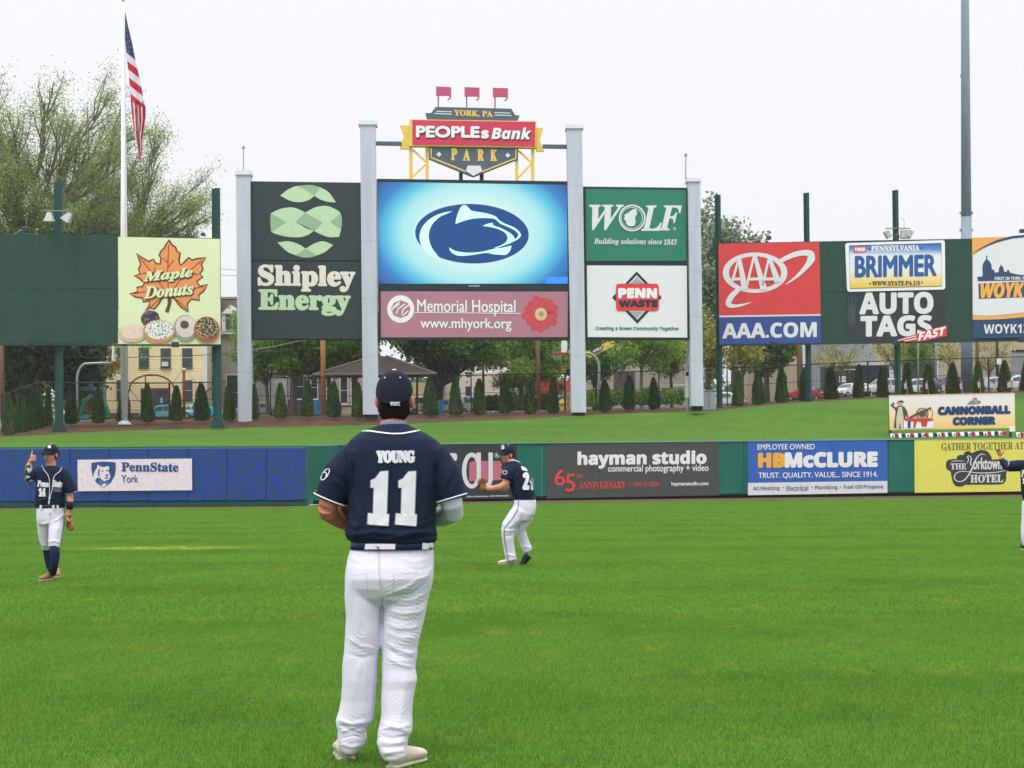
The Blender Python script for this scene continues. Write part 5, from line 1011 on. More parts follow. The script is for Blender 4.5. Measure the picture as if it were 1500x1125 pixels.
quadbox(1482, 1560, 516, 556, Y, 0, mat('grey roller door', (136, 138, 138), .6), 'roller_door', sh, .12); quadbox(1482, 1560, 512, 516, Y, 0, M_dk, 'door_lintel', sh, .18); quadbox(1090, 1625, 466, 470, Y, 10, M_gs, 'roof_edge', sh, .5)
# pavilion
pv = thing('park_pavilion', P(560, 606, 138), 'open park pavilion with a low brown shingled hip roof', 'pavilion')
Mrf = mat('brown pavilion shingle', (56, 46, 42), .9, .12, 3, .5, 8, fine=.2); Mrf2 = mat('pavilion fascia', (104, 92, 84), .8)
A_ = [P(458, 549.5, 134), P(640, 548, 134), P(640, 552, 146), P(458, 553, 146)]; zt = P(560, 521, 140).z; R_ = [P(552, 521, 140), P(566, 522, 140)]
V = [tuple(v) for v in A_] + [tuple(v) for v in R_]; mk('roof', V, [(0, 1, 5, 4), (1, 2, 5), (2, 3, 4, 5), (3, 0, 4), (3, 2, 1, 0)], Mrf, pv)
for i, (p, q) in enumerate(((A_[0], A_[1]), (A_[0], R_[0]), (A_[1], R_[1]))): V, Fc = tube([p + Vector((0, -.05, .02)), q + Vector((0, -.05, .02))], .1, 6); mk('fascia', V, Fc, Mrf2, pv)
U = [P(520, 540, 139), P(596, 540, 139), P(582, 527, 140), P(534, 527, 140)]
V, Fc = tube([P(527, 541, 137.6), P(604, 541, 137.6)], .12, 6); mk('roof_step', V, Fc, Mrf2, pv)
for x in (483, 518, 547, 611, 632): V, Fc = tube([P(x, 608, 139), P(x, 549, 139)], .09, 8); mk('pavilion_post', V, Fc, mat('dark brown post', (78, 72, 66), .7), pv)
def picnic(x, Yp, lab):
    o = thing('picnic_table', P(x, 603, Yp), lab, 'picnic table'); c_ = P(x, 603, Yp)
    for nm, bx in (('table_top', box(-.9, .9, -.35, .35, .72, .78)), ('bench', box(-.9, .9, -.8, -.55, .42, .47)), ('bench', box(-.9, .9, .55, .8, .42, .47)), ('leg', box(-.6, -.52, -.7, .7, 0, .72)), ('leg', box(.52, .6, -.7, .7, 0, .72))):
        mk(nm, [c_ + Vector(q) for q in bx[0]], bx[1], mat('pale bench board', (184, 188, 188), .6), o)
picnic(508, 137, 'pale picnic table under the pavilion')
def barrel(x, y0, y1, Yp, lab):
    b_ = P(x, y1, Yp); h = (y1 - y0) * Yp / F; o = thing('blue_barrel', b_, lab, 'barrel', 'blue park barrels'); r_ = .24
    V, Fc = tube([b_, b_ + Vector((0, 0, h * .08)), b_ + Vector((0, 0, h * .5)), b_ + Vector((0, 0, h * .95)), b_ + Vector((0, 0, h))], [r_ * .95, r_, r_ * 1.03, r_, r_ * .94], 14); mk('barrel_body', V, Fc, mat('bright blue plastic', (40, 136, 190), .4, .05), o)
    for f in (.33, .66, .97): V, Fc = tube([b_ + Vector((0, 0, h * f)), b_ + Vector((0, 0, h * f + .04))], r_ * 1.08, 14); mk('barrel_hoop', V, Fc, mat('bright blue rim', (30, 110, 160), .4), o)
barrel(464, 587, 607, 128, 'blue barrel left of the tan utility pole'); barrel(645, 586, 606, 128, 'blue barrel left of the conifer near the mill building')
# ================================================================== TREES
def leafcards(rg, pts, size, n_each, spread, Vl, Fl, up=.3):
    for p in pts:
        for _ in range(n_each):
            c_ = p + Vector((rg.gauss(0, spread), rg.gauss(0, spread), rg.gauss(0, spread * .8)))
            a = Vector((rg.gauss(0, 1), rg.gauss(0, 1), rg.gauss(0, 1) + up)).normalized(); b_ = a.orthogonal().normalized(); b_ = Matrix.Rotation(rg.uniform(0, 6.28), 3, a) @ b_; d = a.cross(b_)
            s_ = size * rg.uniform(.6, 1.35); k = len(Vl)
            Vl += [tuple(c_ - b_ * s_ * .5), tuple(c_ + d * s_ * .32), tuple(c_ + b_ * s_ * .5), tuple(c_ - d * s_ * .32)]; Fl.append((k, k + 1, k + 2, k + 3))
def tree(name, label, base, fork, crown, rx, ry, Y, mleaf, mbark, n1=12, n2=9, n3=6, leaf=.3, per=5, spread=.5, r0=.4, seed=1, low=-.5, group='trees beyond the fence', depth=1.0, twig=1.0, n0=.12, droop=0.0):
    """base, fork, crown centre in photo pixels; rx, ry crown radii in pixels"""
    rg = random.Random(seed); s_ = Y / F; B = P(*base, Y); K = P(*fork, Y); Cc = P(*crown, Y); RX, RZ = rx * s_, ry * s_; RY = RX * depth
    root = thing(name, B, label, 'tree', group); V = []; Fc = []
    def add(pts, rads, n):
        v, f = tube(pts, rads, n, cap=False); k = len(V); V.extend(v); Fc.extend([tuple(i + k for i in q) for q in f])
    mid = (B + K) / 2 + Vector((rg.uniform(-.1, .1), 0, 0)) * (K - B).length * .2
    add([B, mid, K, K + (K - B) * .12], [r0, r0 * .82, r0 * .7, r0 * .55], 9)
    tips = []
    for i in range(n1):
        while True:
            d = Vector((rg.uniform(-1, 1), rg.uniform(-1, 1), rg.uniform(low, 1)))
            if .35 < d.length < 1: break
        d = d.normalized() * rg.uniform(.72, 1.0); T = Cc + Vector((d.x * RX, d.y * RY, d.z * RZ)); st = K + (B - K) * rg.uniform(0, n0) + Vector((rg.uniform(-.2, .2), rg.uniform(-.2, .2), 0)) * r0
        ctl = st + (T - st) * .4 + Vector((0, 0, abs((T - st).length) * rg.uniform(.08, .22)))
        bz = lambda t: st * (1 - t) ** 2 + ctl * (2 * t * (1 - t)) + T * t * t
        pts = [bz(t / 6) + Vector((rg.gauss(0, 1), rg.gauss(0, 1), rg.gauss(0, .6))) * (T - st).length * .013 for t in range(7)]
        rr = r0 * rg.uniform(.28, .45); add(pts, [rr * (1 - .13 * k) for k in range(7)], 6); L1 = (T - st).length
        for j in range(n2):
            t = rg.uniform(.28, 1); p0 = bz(t); tg = (bz(min(t + .05, 1.0)) - bz(t - .05)).normalized(); ax = Vector((rg.gauss(0, 1), rg.gauss(0, 1), rg.gauss(0, 1))).normalized()
            dr = (Matrix.Rotation(rg.uniform(.35, .95), 3, ax) @ tg); dr = (dr + Vector((0, 0, .25 - droop))).normalized(); L2 = L1 * rg.uniform(.16, .32) * (1.25 - t * .4)
            q = [p0, p0 + dr * L2 * .5 + Vector((rg.gauss(0, .04), rg.gauss(0, .04), rg.gauss(0, .04))) * L2, p0 + dr * L2 + Vector((0, 0, L2 * rg.uniform(.0, .2)))]
            add(q, [rr * .33, rr * .22, rr * .1], 4)
            for k in range(n3):
                u = rg.uniform(.25, 1); p1 = q[0] + (q[2] - q[0]) * u; d3 = (dr + Vector((rg.gauss(0, .6), rg.gauss(0, .6), rg.gauss(0, .5)))).normalized(); L3 = L2 * rg.uniform(.25, .55)
                e_ = p1 + d3 * L3; add([p1, p1 + d3 * L3 * .55 + Vector((0, 0, .04 * L3)), e_], [rr * .12 * twig, rr * .08 * twig, rr * .03 * twig], 3)
                tips += [e_, p1 + d3 * L3 * .6]
    mk('trunk', V, Fc, mbark, root); Vl = []; Fl = []; leafcards(rg, tips, leaf, per, spread, Vl, Fl); mk('crown', Vl, Fl, mleaf, root)
    return root
def leafm(name, a, b_, rnd=.3, trans=.25): return mat(name, a, .7, .2, .45, rnd=rnd, trans=trans, rgb2=b_)
L_spring = leafm('spring leaf', (126, 150, 76), (164, 184, 112), .3, .5); L_dark = leafm('dark evergreen leaf', (46, 62, 38), (74, 86, 52), .4, .2); L_yel = leafm('yellow spring leaf', (140, 142, 56), (168, 166, 84)); L_maple = leafm('fresh maple leaf', (92, 132, 50), (128, 164, 72), .3, .5)
L_lime = leafm('lime leaf', (114, 150, 56), (150, 180, 84), .3, .5); L_deep = leafm('deep green leaf', (70, 106, 48), (100, 136, 64), .35, .45); L_pine = leafm('blue green pine', (106, 128, 98), (136, 154, 124), .3, .12)
B_elm = mat('elm bark', (116, 110, 96), .9, .25, 3); B_dark = mat('dark wet bark', (82, 74, 64), .9, .25, 3); B_mid = mat('grey bark', (104, 96, 84), .9, .2, 3); B_pale = mat('pale bark', (150, 138, 120), .9, .15, 3)
tree('elm_tree', 'huge loose spring elm with dark fanning limbs behind the blank green billboard', (42, 622), (40, 375), (52, 290), 200, 184, 152, L_spring, B_elm, 44, 15, 8, .18, 10, .48, .75, 3, -.75, twig=.8, depth=.6)
tree('elm_tree', 'loose spreading spring tree whose limbs arch right behind the flagpole', (196, 612), (186, 372), (205, 305), 104, 108, 160, L_spring, B_elm, 30, 13, 7, .17, 9, .45, .5, 8, -.9, twig=.8, depth=.8)
tree('evergreen_tree', 'dense dark evergreen under the blank green billboard at far left', (40, 622), (42, 560), (38, 520), 70, 78, 139, L_dark, B_dark, 26, 9, 5, .5, 7, .5, .3, 11, -.9)
tree('evergreen_tree', 'second dense dark evergreen right of the left steel post', (112, 620), (112, 565), (112, 515), 48, 66, 143, L_dark, B_dark, 20, 9, 5, .5, 7, .5, .3, 12, -.9)
tree('small_tree', 'small yellow green tree left of the yellow house', (146, 616), (148, 560), (148, 518), 30, 46, 147, L_yel, B_mid, 12, 6, 4, .26, 4, .3, .14, 13, -.7)
tree('small_tree', 'thin leafy twigs hanging before the upper windows of the yellow house', (226, 480), (222, 490), (216, 505), 22, 24, 149, L_lime, B_dark, 5, 4, 3, .18, 2, .2, .05, 14, -1)
tree('maple_tree', 'light green maple leaning over the taupe house beside the first pale column', (392, 606), (390, 560), (384, 500), 46, 58, 150, L_lime, B_mid, 16, 8, 5, .3, 5, .4, .2, 15, -.8)
tree('maple_tree', 'full green maple behind the tan utility pole', (430, 607), (432, 545), (450, 488), 92, 64, 148, L_maple, B_mid, 26, 9, 6, .36, 6, .45, .32, 16, -.85)
tree('maple_tree', 'green maple over the left end of the pavilion', (520, 606), (520, 560), (512, 498), 50, 46, 150, L_maple, B_mid, 16, 8, 6, .36, 6, .45, .25, 36, -.8)
tree('shade_tree', 'big dark shade tree with forked trunk right of the pavilion', (641, 606), (645, 560), (650, 492), 100, 46, 144, L_deep, B_dark, 26, 9, 6, .36, 6, .42, .5, 17, -.75, n0=.3)
tree('street_tree', 'broad light green tree below the hospital board', (762, 604), (765, 555), (772, 515), 78, 56, 152, L_lime, B_mid, 28, 9, 6, .34, 6, .42, .25, 18, -.9)
tree('street_tree', 'green tree left of the yellow lift boom', (842, 602), (842, 560), (850, 505), 40, 45, 158, L_maple, B_mid, 14, 8, 5, .34, 6, .42, .2, 19, -.9)
tree('street_tree', 'green tree with dark trunk behind the curved basketball pole', (872, 600), (871, 560), (892, 512), 50, 48, 162, L_maple, B_dark, 18, 8, 5, .34, 5, .42, .3, 20, -.9)
tree('street_tree', 'yellow green tree with pale straight trunk in the middle of the park', (940.5, 599), (940, 530), (948, 508), 62, 42, 150, L_lime, B_pale, 20, 8, 5, .3, 4, .4, .2, 21, -.8)
tree('street_tree', 'olive yellow tree left of the rightmost pale column', (984, 598), (982, 545), (990, 508), 38, 46, 160, L_yel, B_dark, 16, 8, 5, .3, 5, .4, .2, 22, -.9)
tree('pine_tree', 'tall blue green pine rising above the motor club board', (1075, 596), (1072, 470), (1072, 420), 50, 78, 175, L_pine, B_dark, 34, 9, 5, .5, 7, .5, .4, 23, -.9)
tree('pine_tree', 'shorter blue green pine just right of the last pale column', (1036, 598), (1036, 520), (1036, 420), 26, 100, 180, L_pine, B_dark, 22, 8, 5, .5, 7, .5, .3, 24, -.95)
tree('pine_tree', 'low dark pine below the motor club board', (1125, 594), (1124, 540), (1124, 512), 42, 30, 170, L_deep, B_dark, 16, 8, 5, .5, 6, .45, .25, 25, -.8)
tree('small_tree', 'olive yellow tree in the gap right of the last pale column', (1040, 597), (1040, 545), (1040, 500), 22, 62, 158, L_yel, B_mid, 14, 8, 4, .3, 5, .35, .15, 26, -.9)
tree('small_tree', 'yellow green tree below the left half of the motor club board', (1088, 595), (1088, 550), (1086, 515), 34, 28, 158, L_yel, B_mid, 12, 7, 4, .3, 4, .35, .15, 27, -.8)
tree('small_tree', 'sparse budding tree before the grey part of the metal shed', (1232, 588), (1232, 545), (1232, 512), 48, 34, 165, L_yel, B_mid, 16, 6, 4, .24, 2, .4, .12, 28, -.7)
tree('small_tree', 'sparse budding tree right of the third thin billboard post', (1310, 586), (1310, 540), (1306, 508), 26, 30, 168, L_yel, B_mid, 10, 6, 4, .24, 2, .35, .1, 29, -.7)
tree('small_tree', 'leafy green tree in front of the dark shed bay', (1345, 584), (1345, 540), (1340, 512), 27, 26, 170, L_maple, B_mid, 13, 8, 5, .28, 4, .35, .15, 30, -.8)
tree('small_tree', 'sparse yellow budded tree left of the big light pole', (1396, 582), (1396, 540), (1392, 512), 26, 24, 172, L_yel, B_mid, 9, 6, 4, .24, 2, .35, .1, 31, -.7)
tree('small_tree', 'bare branched budding tree right of the big light pole', (1450, 580), (1450, 545), (1446, 512), 36, 32, 170, L_yel, B_mid, 12, 6, 4, .22, 2, .35, .14, 32, -.7)
# far woodland closing the gaps, one mass
rg = random.Random(5); Vl = []; Fl = []
for i in range(7000):
    x = rg.uniform(-350, 1110); yt = 548 - 14 * math.sin(x * .021) - 9 * math.sin(x * .063 + 1); y = yt + rg.random() ** 1.2 * 72
    Yd = rg.uniform(262, 285); p = P(x, y, Yd); leafcards(rg, [p], 1.5, 1, .5, Vl, Fl)
tag(mk('distant_woodland', Vl, Fl, leafm('distant leaf', (84, 104, 66), (112, 130, 84))), 'hazy far woodland between the houses', 'woodland', None, 'stuff')
def shrub(x0, x1, y0, y1, Y, m, lab, seed, grp):
    rg = random.Random(seed); s_ = Y / F; c_ = P((x0 + x1) / 2, y1, Y); rx = (x1 - x0) / 2 * s_; rz = (y1 - y0) * s_; Vl = []; Fl = []
    root = thing('shrub', c_, lab, 'shrub', grp); lob = [(rg.uniform(-.6, .6), rg.uniform(-.5, .5), rg.uniform(.3, .58), rg.uniform(.36, .46)) for _ in range(9)]
    for i in range(1900):
        l_ = rg.choice(lob); d = Vector((rg.gauss(0, 1), rg.gauss(0, 1), rg.gauss(0, 1))).normalized() * l_[3] * rg.uniform(.8, 1.05)
        p = c_ + Vector(((l_[0] + d.x) * rx, (l_[1] + d.y) * rx * .8, max(.02, (l_[2] + d.z * 1.05)) * rz)); leafcards(rg, [p], .23, 1, .05, Vl, Fl)
    mk('foliage', Vl, Fl, m, root); V, Fc = join([tube([c_, c_ + Vector((rg.uniform(-.5, .5) * rx, 0, rz * .6))], .03, 5) for _ in range(3)]); mk('stems', V, Fc, B_mid, root)['kind'] = 'stuff'
L_hedge = leafm('bright hedge leaf', (96, 136, 44), (134, 170, 66)); L_shr = leafm('mid shrub leaf', (66, 94, 44), (96, 122, 60))
for i, (a, b_, y0, y1, m, lab) in enumerate(((702, 734, 577, 601, L_shr, 'mid green shrub right of the conifer near the silver car'), (726, 760, 574, 601, L_shr, 'mid green shrub in the middle of the dark shrub row'), (752, 778, 577, 600, L_hedge, 'brighter shrub left of the brown utility pole'), (776, 812, 576, 599, L_shr, 'mid green shrub right of the brown utility pole'),
                                     (856, 884, 568, 595, L_hedge, 'bright shrub below the curved basketball pole'), (878, 908, 570, 595, L_hedge, 'bright shrub between two conifers right of the basketball pole'), (902, 936, 567, 594, L_hedge, 'bright shrub left of the pale tree trunk'), (932, 962, 566, 593, L_hedge, 'bright shrub right of the pale tree trunk'), (958, 984, 568, 592, L_hedge, 'bright shrub second from the right of the hedge row'), (978, 1006, 569, 592, L_hedge, 'last bright shrub by the meter mast'))):
    shrub(a, b_, y0, y1, 150 if a < 840 else 147, m, lab, 50 + i, 'shrubs along the park street')

# ================================================================== PARK FURNITURE
M_tubeg = mat('galvanised tube', (150, 158, 160), .4, .05, metal=.3); M_rim = mat('orange red rim', (190, 60, 56), .5); M_dred = mat('dark red steel', (124, 48, 46), .5, .08)
def arc(p, q, n=8, k=1.0):
    return [(p[0] + (q[0] - p[0]) * (1 - math.cos(t * math.pi / 2 / n)), p[1] + (q[1] - p[1]) * math.sin(t * math.pi / 2 / n)) for t in range(n + 1)]
o = thing('basketball_hoop', P(113, 617, 136), 'basketball hoop with gooseneck pole seen edge-on left of the yellow house', 'basketball hoop', 'basketball hoops in the park')
pts = [(113.5, 617), (113, 560)] + arc((113, 556), (127, 532.5)) + [(150, 531.7), (165, 531.8)]
V, Fc = tube([P(x, y, 136) for x, y in pts], .1, 9); mk('gooseneck_pole', V, Fc, M_tubeg, o, True)
V = [P(163.5, 529, 135.6), P(166.5, 529, 136.6), P(166.2, 506, 136.6), P(164.3, 506, 135.6)]; mk('backboard', V + [v + Vector((.12, 0, 0)) for v in V], [(0, 1, 2, 3), (7, 6, 5, 4), (0, 4, 5, 1), (1, 5, 6, 2), (2, 6, 7, 3), (3, 7, 4, 0)], M_wtrim, o)
V, Fc = tube([P(170.5, 531, 136) + Vector((.23 * math.cos(a), .23 * math.sin(a), 0)) for a in [i * .5236 for i in range(13)]], .035, 5, Vector((0, 0, 1))); mk('rim', V, Fc, M_rim, o)
v = bbox_c(P(167.5, 531.5, 136), (.35, .2, .1)); mk('rim_bracket', v[0], v[1], M_rim, o)
o = thing('basketball_hoop', P(877, 603, 138), 'basketball hoop with white board and red rim left of the third pale column', 'basketball hoop', 'basketball hoops in the park')
pts = [(878, 604), (877.5, 555)] + arc((877.5, 538), (860, 517.5)) + [(845, 516.8), (828, 517)]
V, Fc = tube([P(x, y, 138) for x, y in pts], .12, 9); mk('gooseneck_pole', V, Fc, M_tubeg, o, True)
bb = [(822.5, 516), (821.8, 506), (823, 499), (826, 497), (829.5, 497.5), (831.3, 503), (831, 511), (829, 516.5)]; V = [P(x, y, 137.8) for x, y in bb]; n_ = len(V); mk('backboard', V + [v + Vector((0, .1, 0)) for v in V], [tuple(range(n_)), tuple(range(2 * n_ - 1, n_ - 1, -1))] + [(i, (i + 1) % n_, (i + 1) % n_ + n_, i + n_) for i in range(n_)], M_white, o)
V, Fc = tube([P(816, 517.5, 137.6) + Vector((.42 * math.cos(a), .3 * math.sin(a), 0)) for a in [i * .5236 for i in range(13)]], .035, 5, Vector((0, 0, 1))); mk('rim', V, Fc, M_rim, o)
v = bbox_c(P(824, 518, 137.7), (.5, .2, .2)); mk('rim_bracket', v[0], v[1], M_rim, o)
V, Fc = join([tube([P(816, 517.5, 137.6) + Vector((.4 * math.cos(a), .28 * math.sin(a), 0)), P(816, 528, 137.6) + Vector((.22 * math.cos(a + .4), .2 * math.sin(a + .4), 0))], .012, 4) for a in [i * .785 for i in range(8)]]); mk('net', V, Fc, mat('faded net cord', (170, 190, 180), .8), o)
def pl_thing(nm, base, lab, cat, parts):
    o = thing(nm, P(*base), lab, cat)
    for (pn, pts, r_, m_, Yp) in parts: V, Fc = tube([P(x, y, Yp) for x, y in pts], r_, 8); mk(pn, V, Fc, m_, o, True)
    return o
ar_ = [(187 + 0, 577), (190, 570)] + [(222 - 33 * math.cos(t * .1964), 571 - 22 * math.sin(t * .1964)) for t in range(1, 16)] + [(256, 572), (258, 590)]
pl_thing('climbing_arch', (222, 612, 140), 'dark red arched climbing frame in front of the yellow house', 'climbing frame', [('arch', ar_, .075, M_dred, 140), ('hanging_post', [(213, 549.5), (213.3, 612)], .06, M_dred, 140), ('guy_bar', [(190, 570), (206, 590), (214, 606)], .035, M_dred, 140), ('arch_bolt', [(222, 547.5), (222, 550.5)], .1, M_brtrim, 140), ('ground_post', [(187, 577), (187, 612)], .07, M_dred, 140), ('ground_post', [(258, 590), (258, 612)], .07, M_dred, 140)])
pl_thing('playground_mast', (269, 611, 139), 'red playground mast with a round cap and guy chains', 'mast', [('mast', [(269.8, 611), (269.3, 544)], .12, M_dred, 139), ('cap', [(269.2, 545), (269.2, 542.5), (269.2, 540.5), (269.2, 539)], [.12, .22, .2, .08], mat('cream cap', (206, 190, 166), .5), 139), ('chain', [(268, 542), (252, 562)], .022, M_joint, 139), ('chain', [(271, 542), (285, 556), (287, 575)], .022, M_joint, 139), ('foot', [(268, 606), (273, 603), (279, 608)], .07, M_brtrim, 139)])
pl_thing('climbing_arch', (310, 612, 141), 'short dark red arch end beside the right steel post of the donut billboard', 'climbing frame', [('arch', [(300, 577), (305, 571), (312, 566)], .075, M_dred, 141), ('ground_post', [(300, 577), (299, 612)], .06, M_dred, 141)])
M_pgr = mat('green play plastic', (36, 118, 88), .5, .1)
gl = pl_thing('green_climber', (140, 614, 141), 'green plastic climber with round tunnel behind the conifers', 'play structure', [('side_rail', [(118, 612), (121, 598), (126, 586), (134, 579)], .2, M_pgr, 141), ('side_rail', [(148, 580), (153, 590), (158, 603), (160, 612)], .2, M_pgr, 141), ('deck', [(116, 610), (162, 611)], .22, M_pgr, 141), ('deck_edge', [(116, 613), (130, 613)], .15, mat('teal play plastic', (40, 120, 140), .5), 140.8), ('barrel_top', [(132.5, 576), (132.5, 562)], .16, mat('cobalt play plastic', (34, 72, 130), .5), 141), ('cross_pole', [(117, 568), (156, 569)], .05, M_tubeg, 141.2), ('cross_pole', [(117, 571), (156, 572)], .05, M_tubeg, 141.2)])
for r_, m_ in ((.62, mat('grey tunnel ring', (96, 96, 98), .6)), (.42, M_dred)):
    V, Fc = tube([P(134, 592, 141) + Vector((r_ * math.cos(a), 0, r_ * 1.2 * math.sin(a))) for a in [i * .3927 for i in range(17)]], .07, 6); mk('tunnel_ring', V, Fc, m_, gl)
o = thing('play_shelter', P(110, 614, 146), 'brick red and brown play shelter panels behind the green climber', 'shelter'); quadbox(96, 150, 572, 614, 146, .3, mat('brown panel', (122, 84, 72), .8, .1), 'back_panel', o); quadbox(114, 121, 590, 600, 146, 0, M_dred, 'red_panel', o, .1); quadbox(120.5, 124, 583, 590, 146, 0, mat('pale mint panel', (180, 206, 190), .6), 'mint_panel', o, .12); quadbox(91.5, 95, 581, 590, 146, 0, mat('pale mint panel', (180, 206, 190)), 'mint_panel', o, .12)
o = thing('orange_playhouse', P(810, 603, 150), 'orange red playhouse with a yellow roof edge behind the fence', 'playhouse'); Mor2 = mat('orange red panel', (218, 88, 62), .6, .06)
quadbox(783, 838, 558, 576, 150, 3, Mor2, 'front_panel', o); quadbox(819, 827, 563, 571, 150, 0, M_glass2, 'opening', o, .08); quadbox(824, 838, 574, 580, 150, 0, mat('grey panel', (150, 150, 150), .6), 'grey_panel', o, .1)
for x in (787, 816, 829, 834): quadbox(x, x + 1.8, 575, 604, 150, .2, mat('amber post', (222, 160, 60), .6), 'post', o)
o = thing('yellow_hydrant', P(823.5, 603, 130), 'yellow hydrant shaped bollard beside the fence post', 'hydrant'); b0 = P(823.5, 603, 130)
V, Fc = tube([b0 + Vector((0, 0, z)) for z in (0, .1, .12, .55, .6, .7, .75, .95, 1.02)], [.24, .24, .17, .17, .23, .23, .17, .12, .03], 12); mk('hydrant_body', V, Fc, mat('hydrant yellow', (224, 190, 60), .5, .06), o, True)
V, Fc = tube([b0 + Vector((-.3, 0, .5)), b0 + Vector((.3, 0, .5))], .07, 8); mk('hydrant_nozzle', V, Fc, mat('hydrant yellow', (224, 190, 60)), o)
# lift boom
o = thing('boom_lift', P(800, 603, 156), 'yellow boom lift reaching up right behind the third pale column', 'boom lift'); M_ly = mat('lift yellow', (226, 202, 110), .5, .05)
def beam(p, q, w0, w1, Yp, m, nm, th=.5):
    d = Vector((q[0] - p[0], q[1] - p[1])).normalized(); n2 = Vector((-d.y, d.x)); L4 = [(p[0] + n2.x * w0, p[1] + n2.y * w0), (q[0] + n2.x * w1, q[1] + n2.y * w1), (q[0] - n2.x * w1, q[1] - n2.y * w1), (p[0] - n2.x * w0, p[1] - n2.y * w0)]
    V = [P(x, y, Yp) for x, y in L4]; V += [v + Vector((0, th, 0)) for v in V]; return mk(nm, V, [(0, 1, 2, 3), (7, 6, 5, 4), (0, 4, 5, 1), (1, 5, 6, 2), (2, 6, 7, 3), (3, 7, 4, 0)], m, o)
beam((778, 562), (816, 548), 2.4, 2.6, 156, M_ly, 'lower_boom'); beam((812, 549), (862, 520), 2.4, 3, 156, M_ly, 'middle_boom'); beam((858, 521.5), (925, 489), 5, 5, 155.8, M_ly, 'upper_boom'); beam((866, 515), (882, 508), 3.4, 3.4, 155.7, M_dk, 'boom_plate', .05)
beam((800, 603), (796, 556), 4, 3, 157, mat('lift chassis grey', (90, 92, 92), .6), 'turntable'); 
sgn = Sign.__new__(Sign); sgn.pl = Plane(800, 155.55, 930, 155.55); sgn.crop = None; sgn.root = o
sgn.text('4503', 868, 509.8, 881, 514.4, M_white, 1, 'b', .1, -5.6)

# ================================================================== VEHICLES
M_tyre = mat('tyre rubber', (34, 36, 38), .85); M_rimm = mat('wheel rim', (150, 154, 158), .35, metal=.4); M_gl = mat('car window glass', (66, 82, 92), .08, .25, 1, spec=.7); M_bump = mat('dark bumper', (52, 54, 56), .7); M_tl = mat('tail lamp red', (190, 40, 44), .3); M_hl = mat('headlamp clear', (214, 218, 220), .2)
PROF = {'sedan': ([(-2.2, .32), (-2.24, .62), (-2.15, .92), (-1.55, .98), (-1.0, 1.36), (-.55, 1.45), (.25, 1.45), (.6, 1.38), (1.15, .97), (1.9, .86), (2.2, .66), (2.22, .34)], 1.76),
        'suv': ([(-2.25, .38), (-2.3, .75), (-2.25, 1.1), (-2.05, 1.68), (-1.6, 1.76), (.35, 1.76), (.6, 1.66), (1.15, 1.16), (2.0, 1.04), (2.28, .8), (2.3, .4)], 1.86),
        'hatch': ([(-1.95, .32), (-2.0, .7), (-1.95, .95), (-1.6, 1.4), (-1.3, 1.5), (.2, 1.5), (.5, 1.42), (1.05, 1.0), (1.7, .88), (1.95, .66), (1.97, .34)], 1.72)}
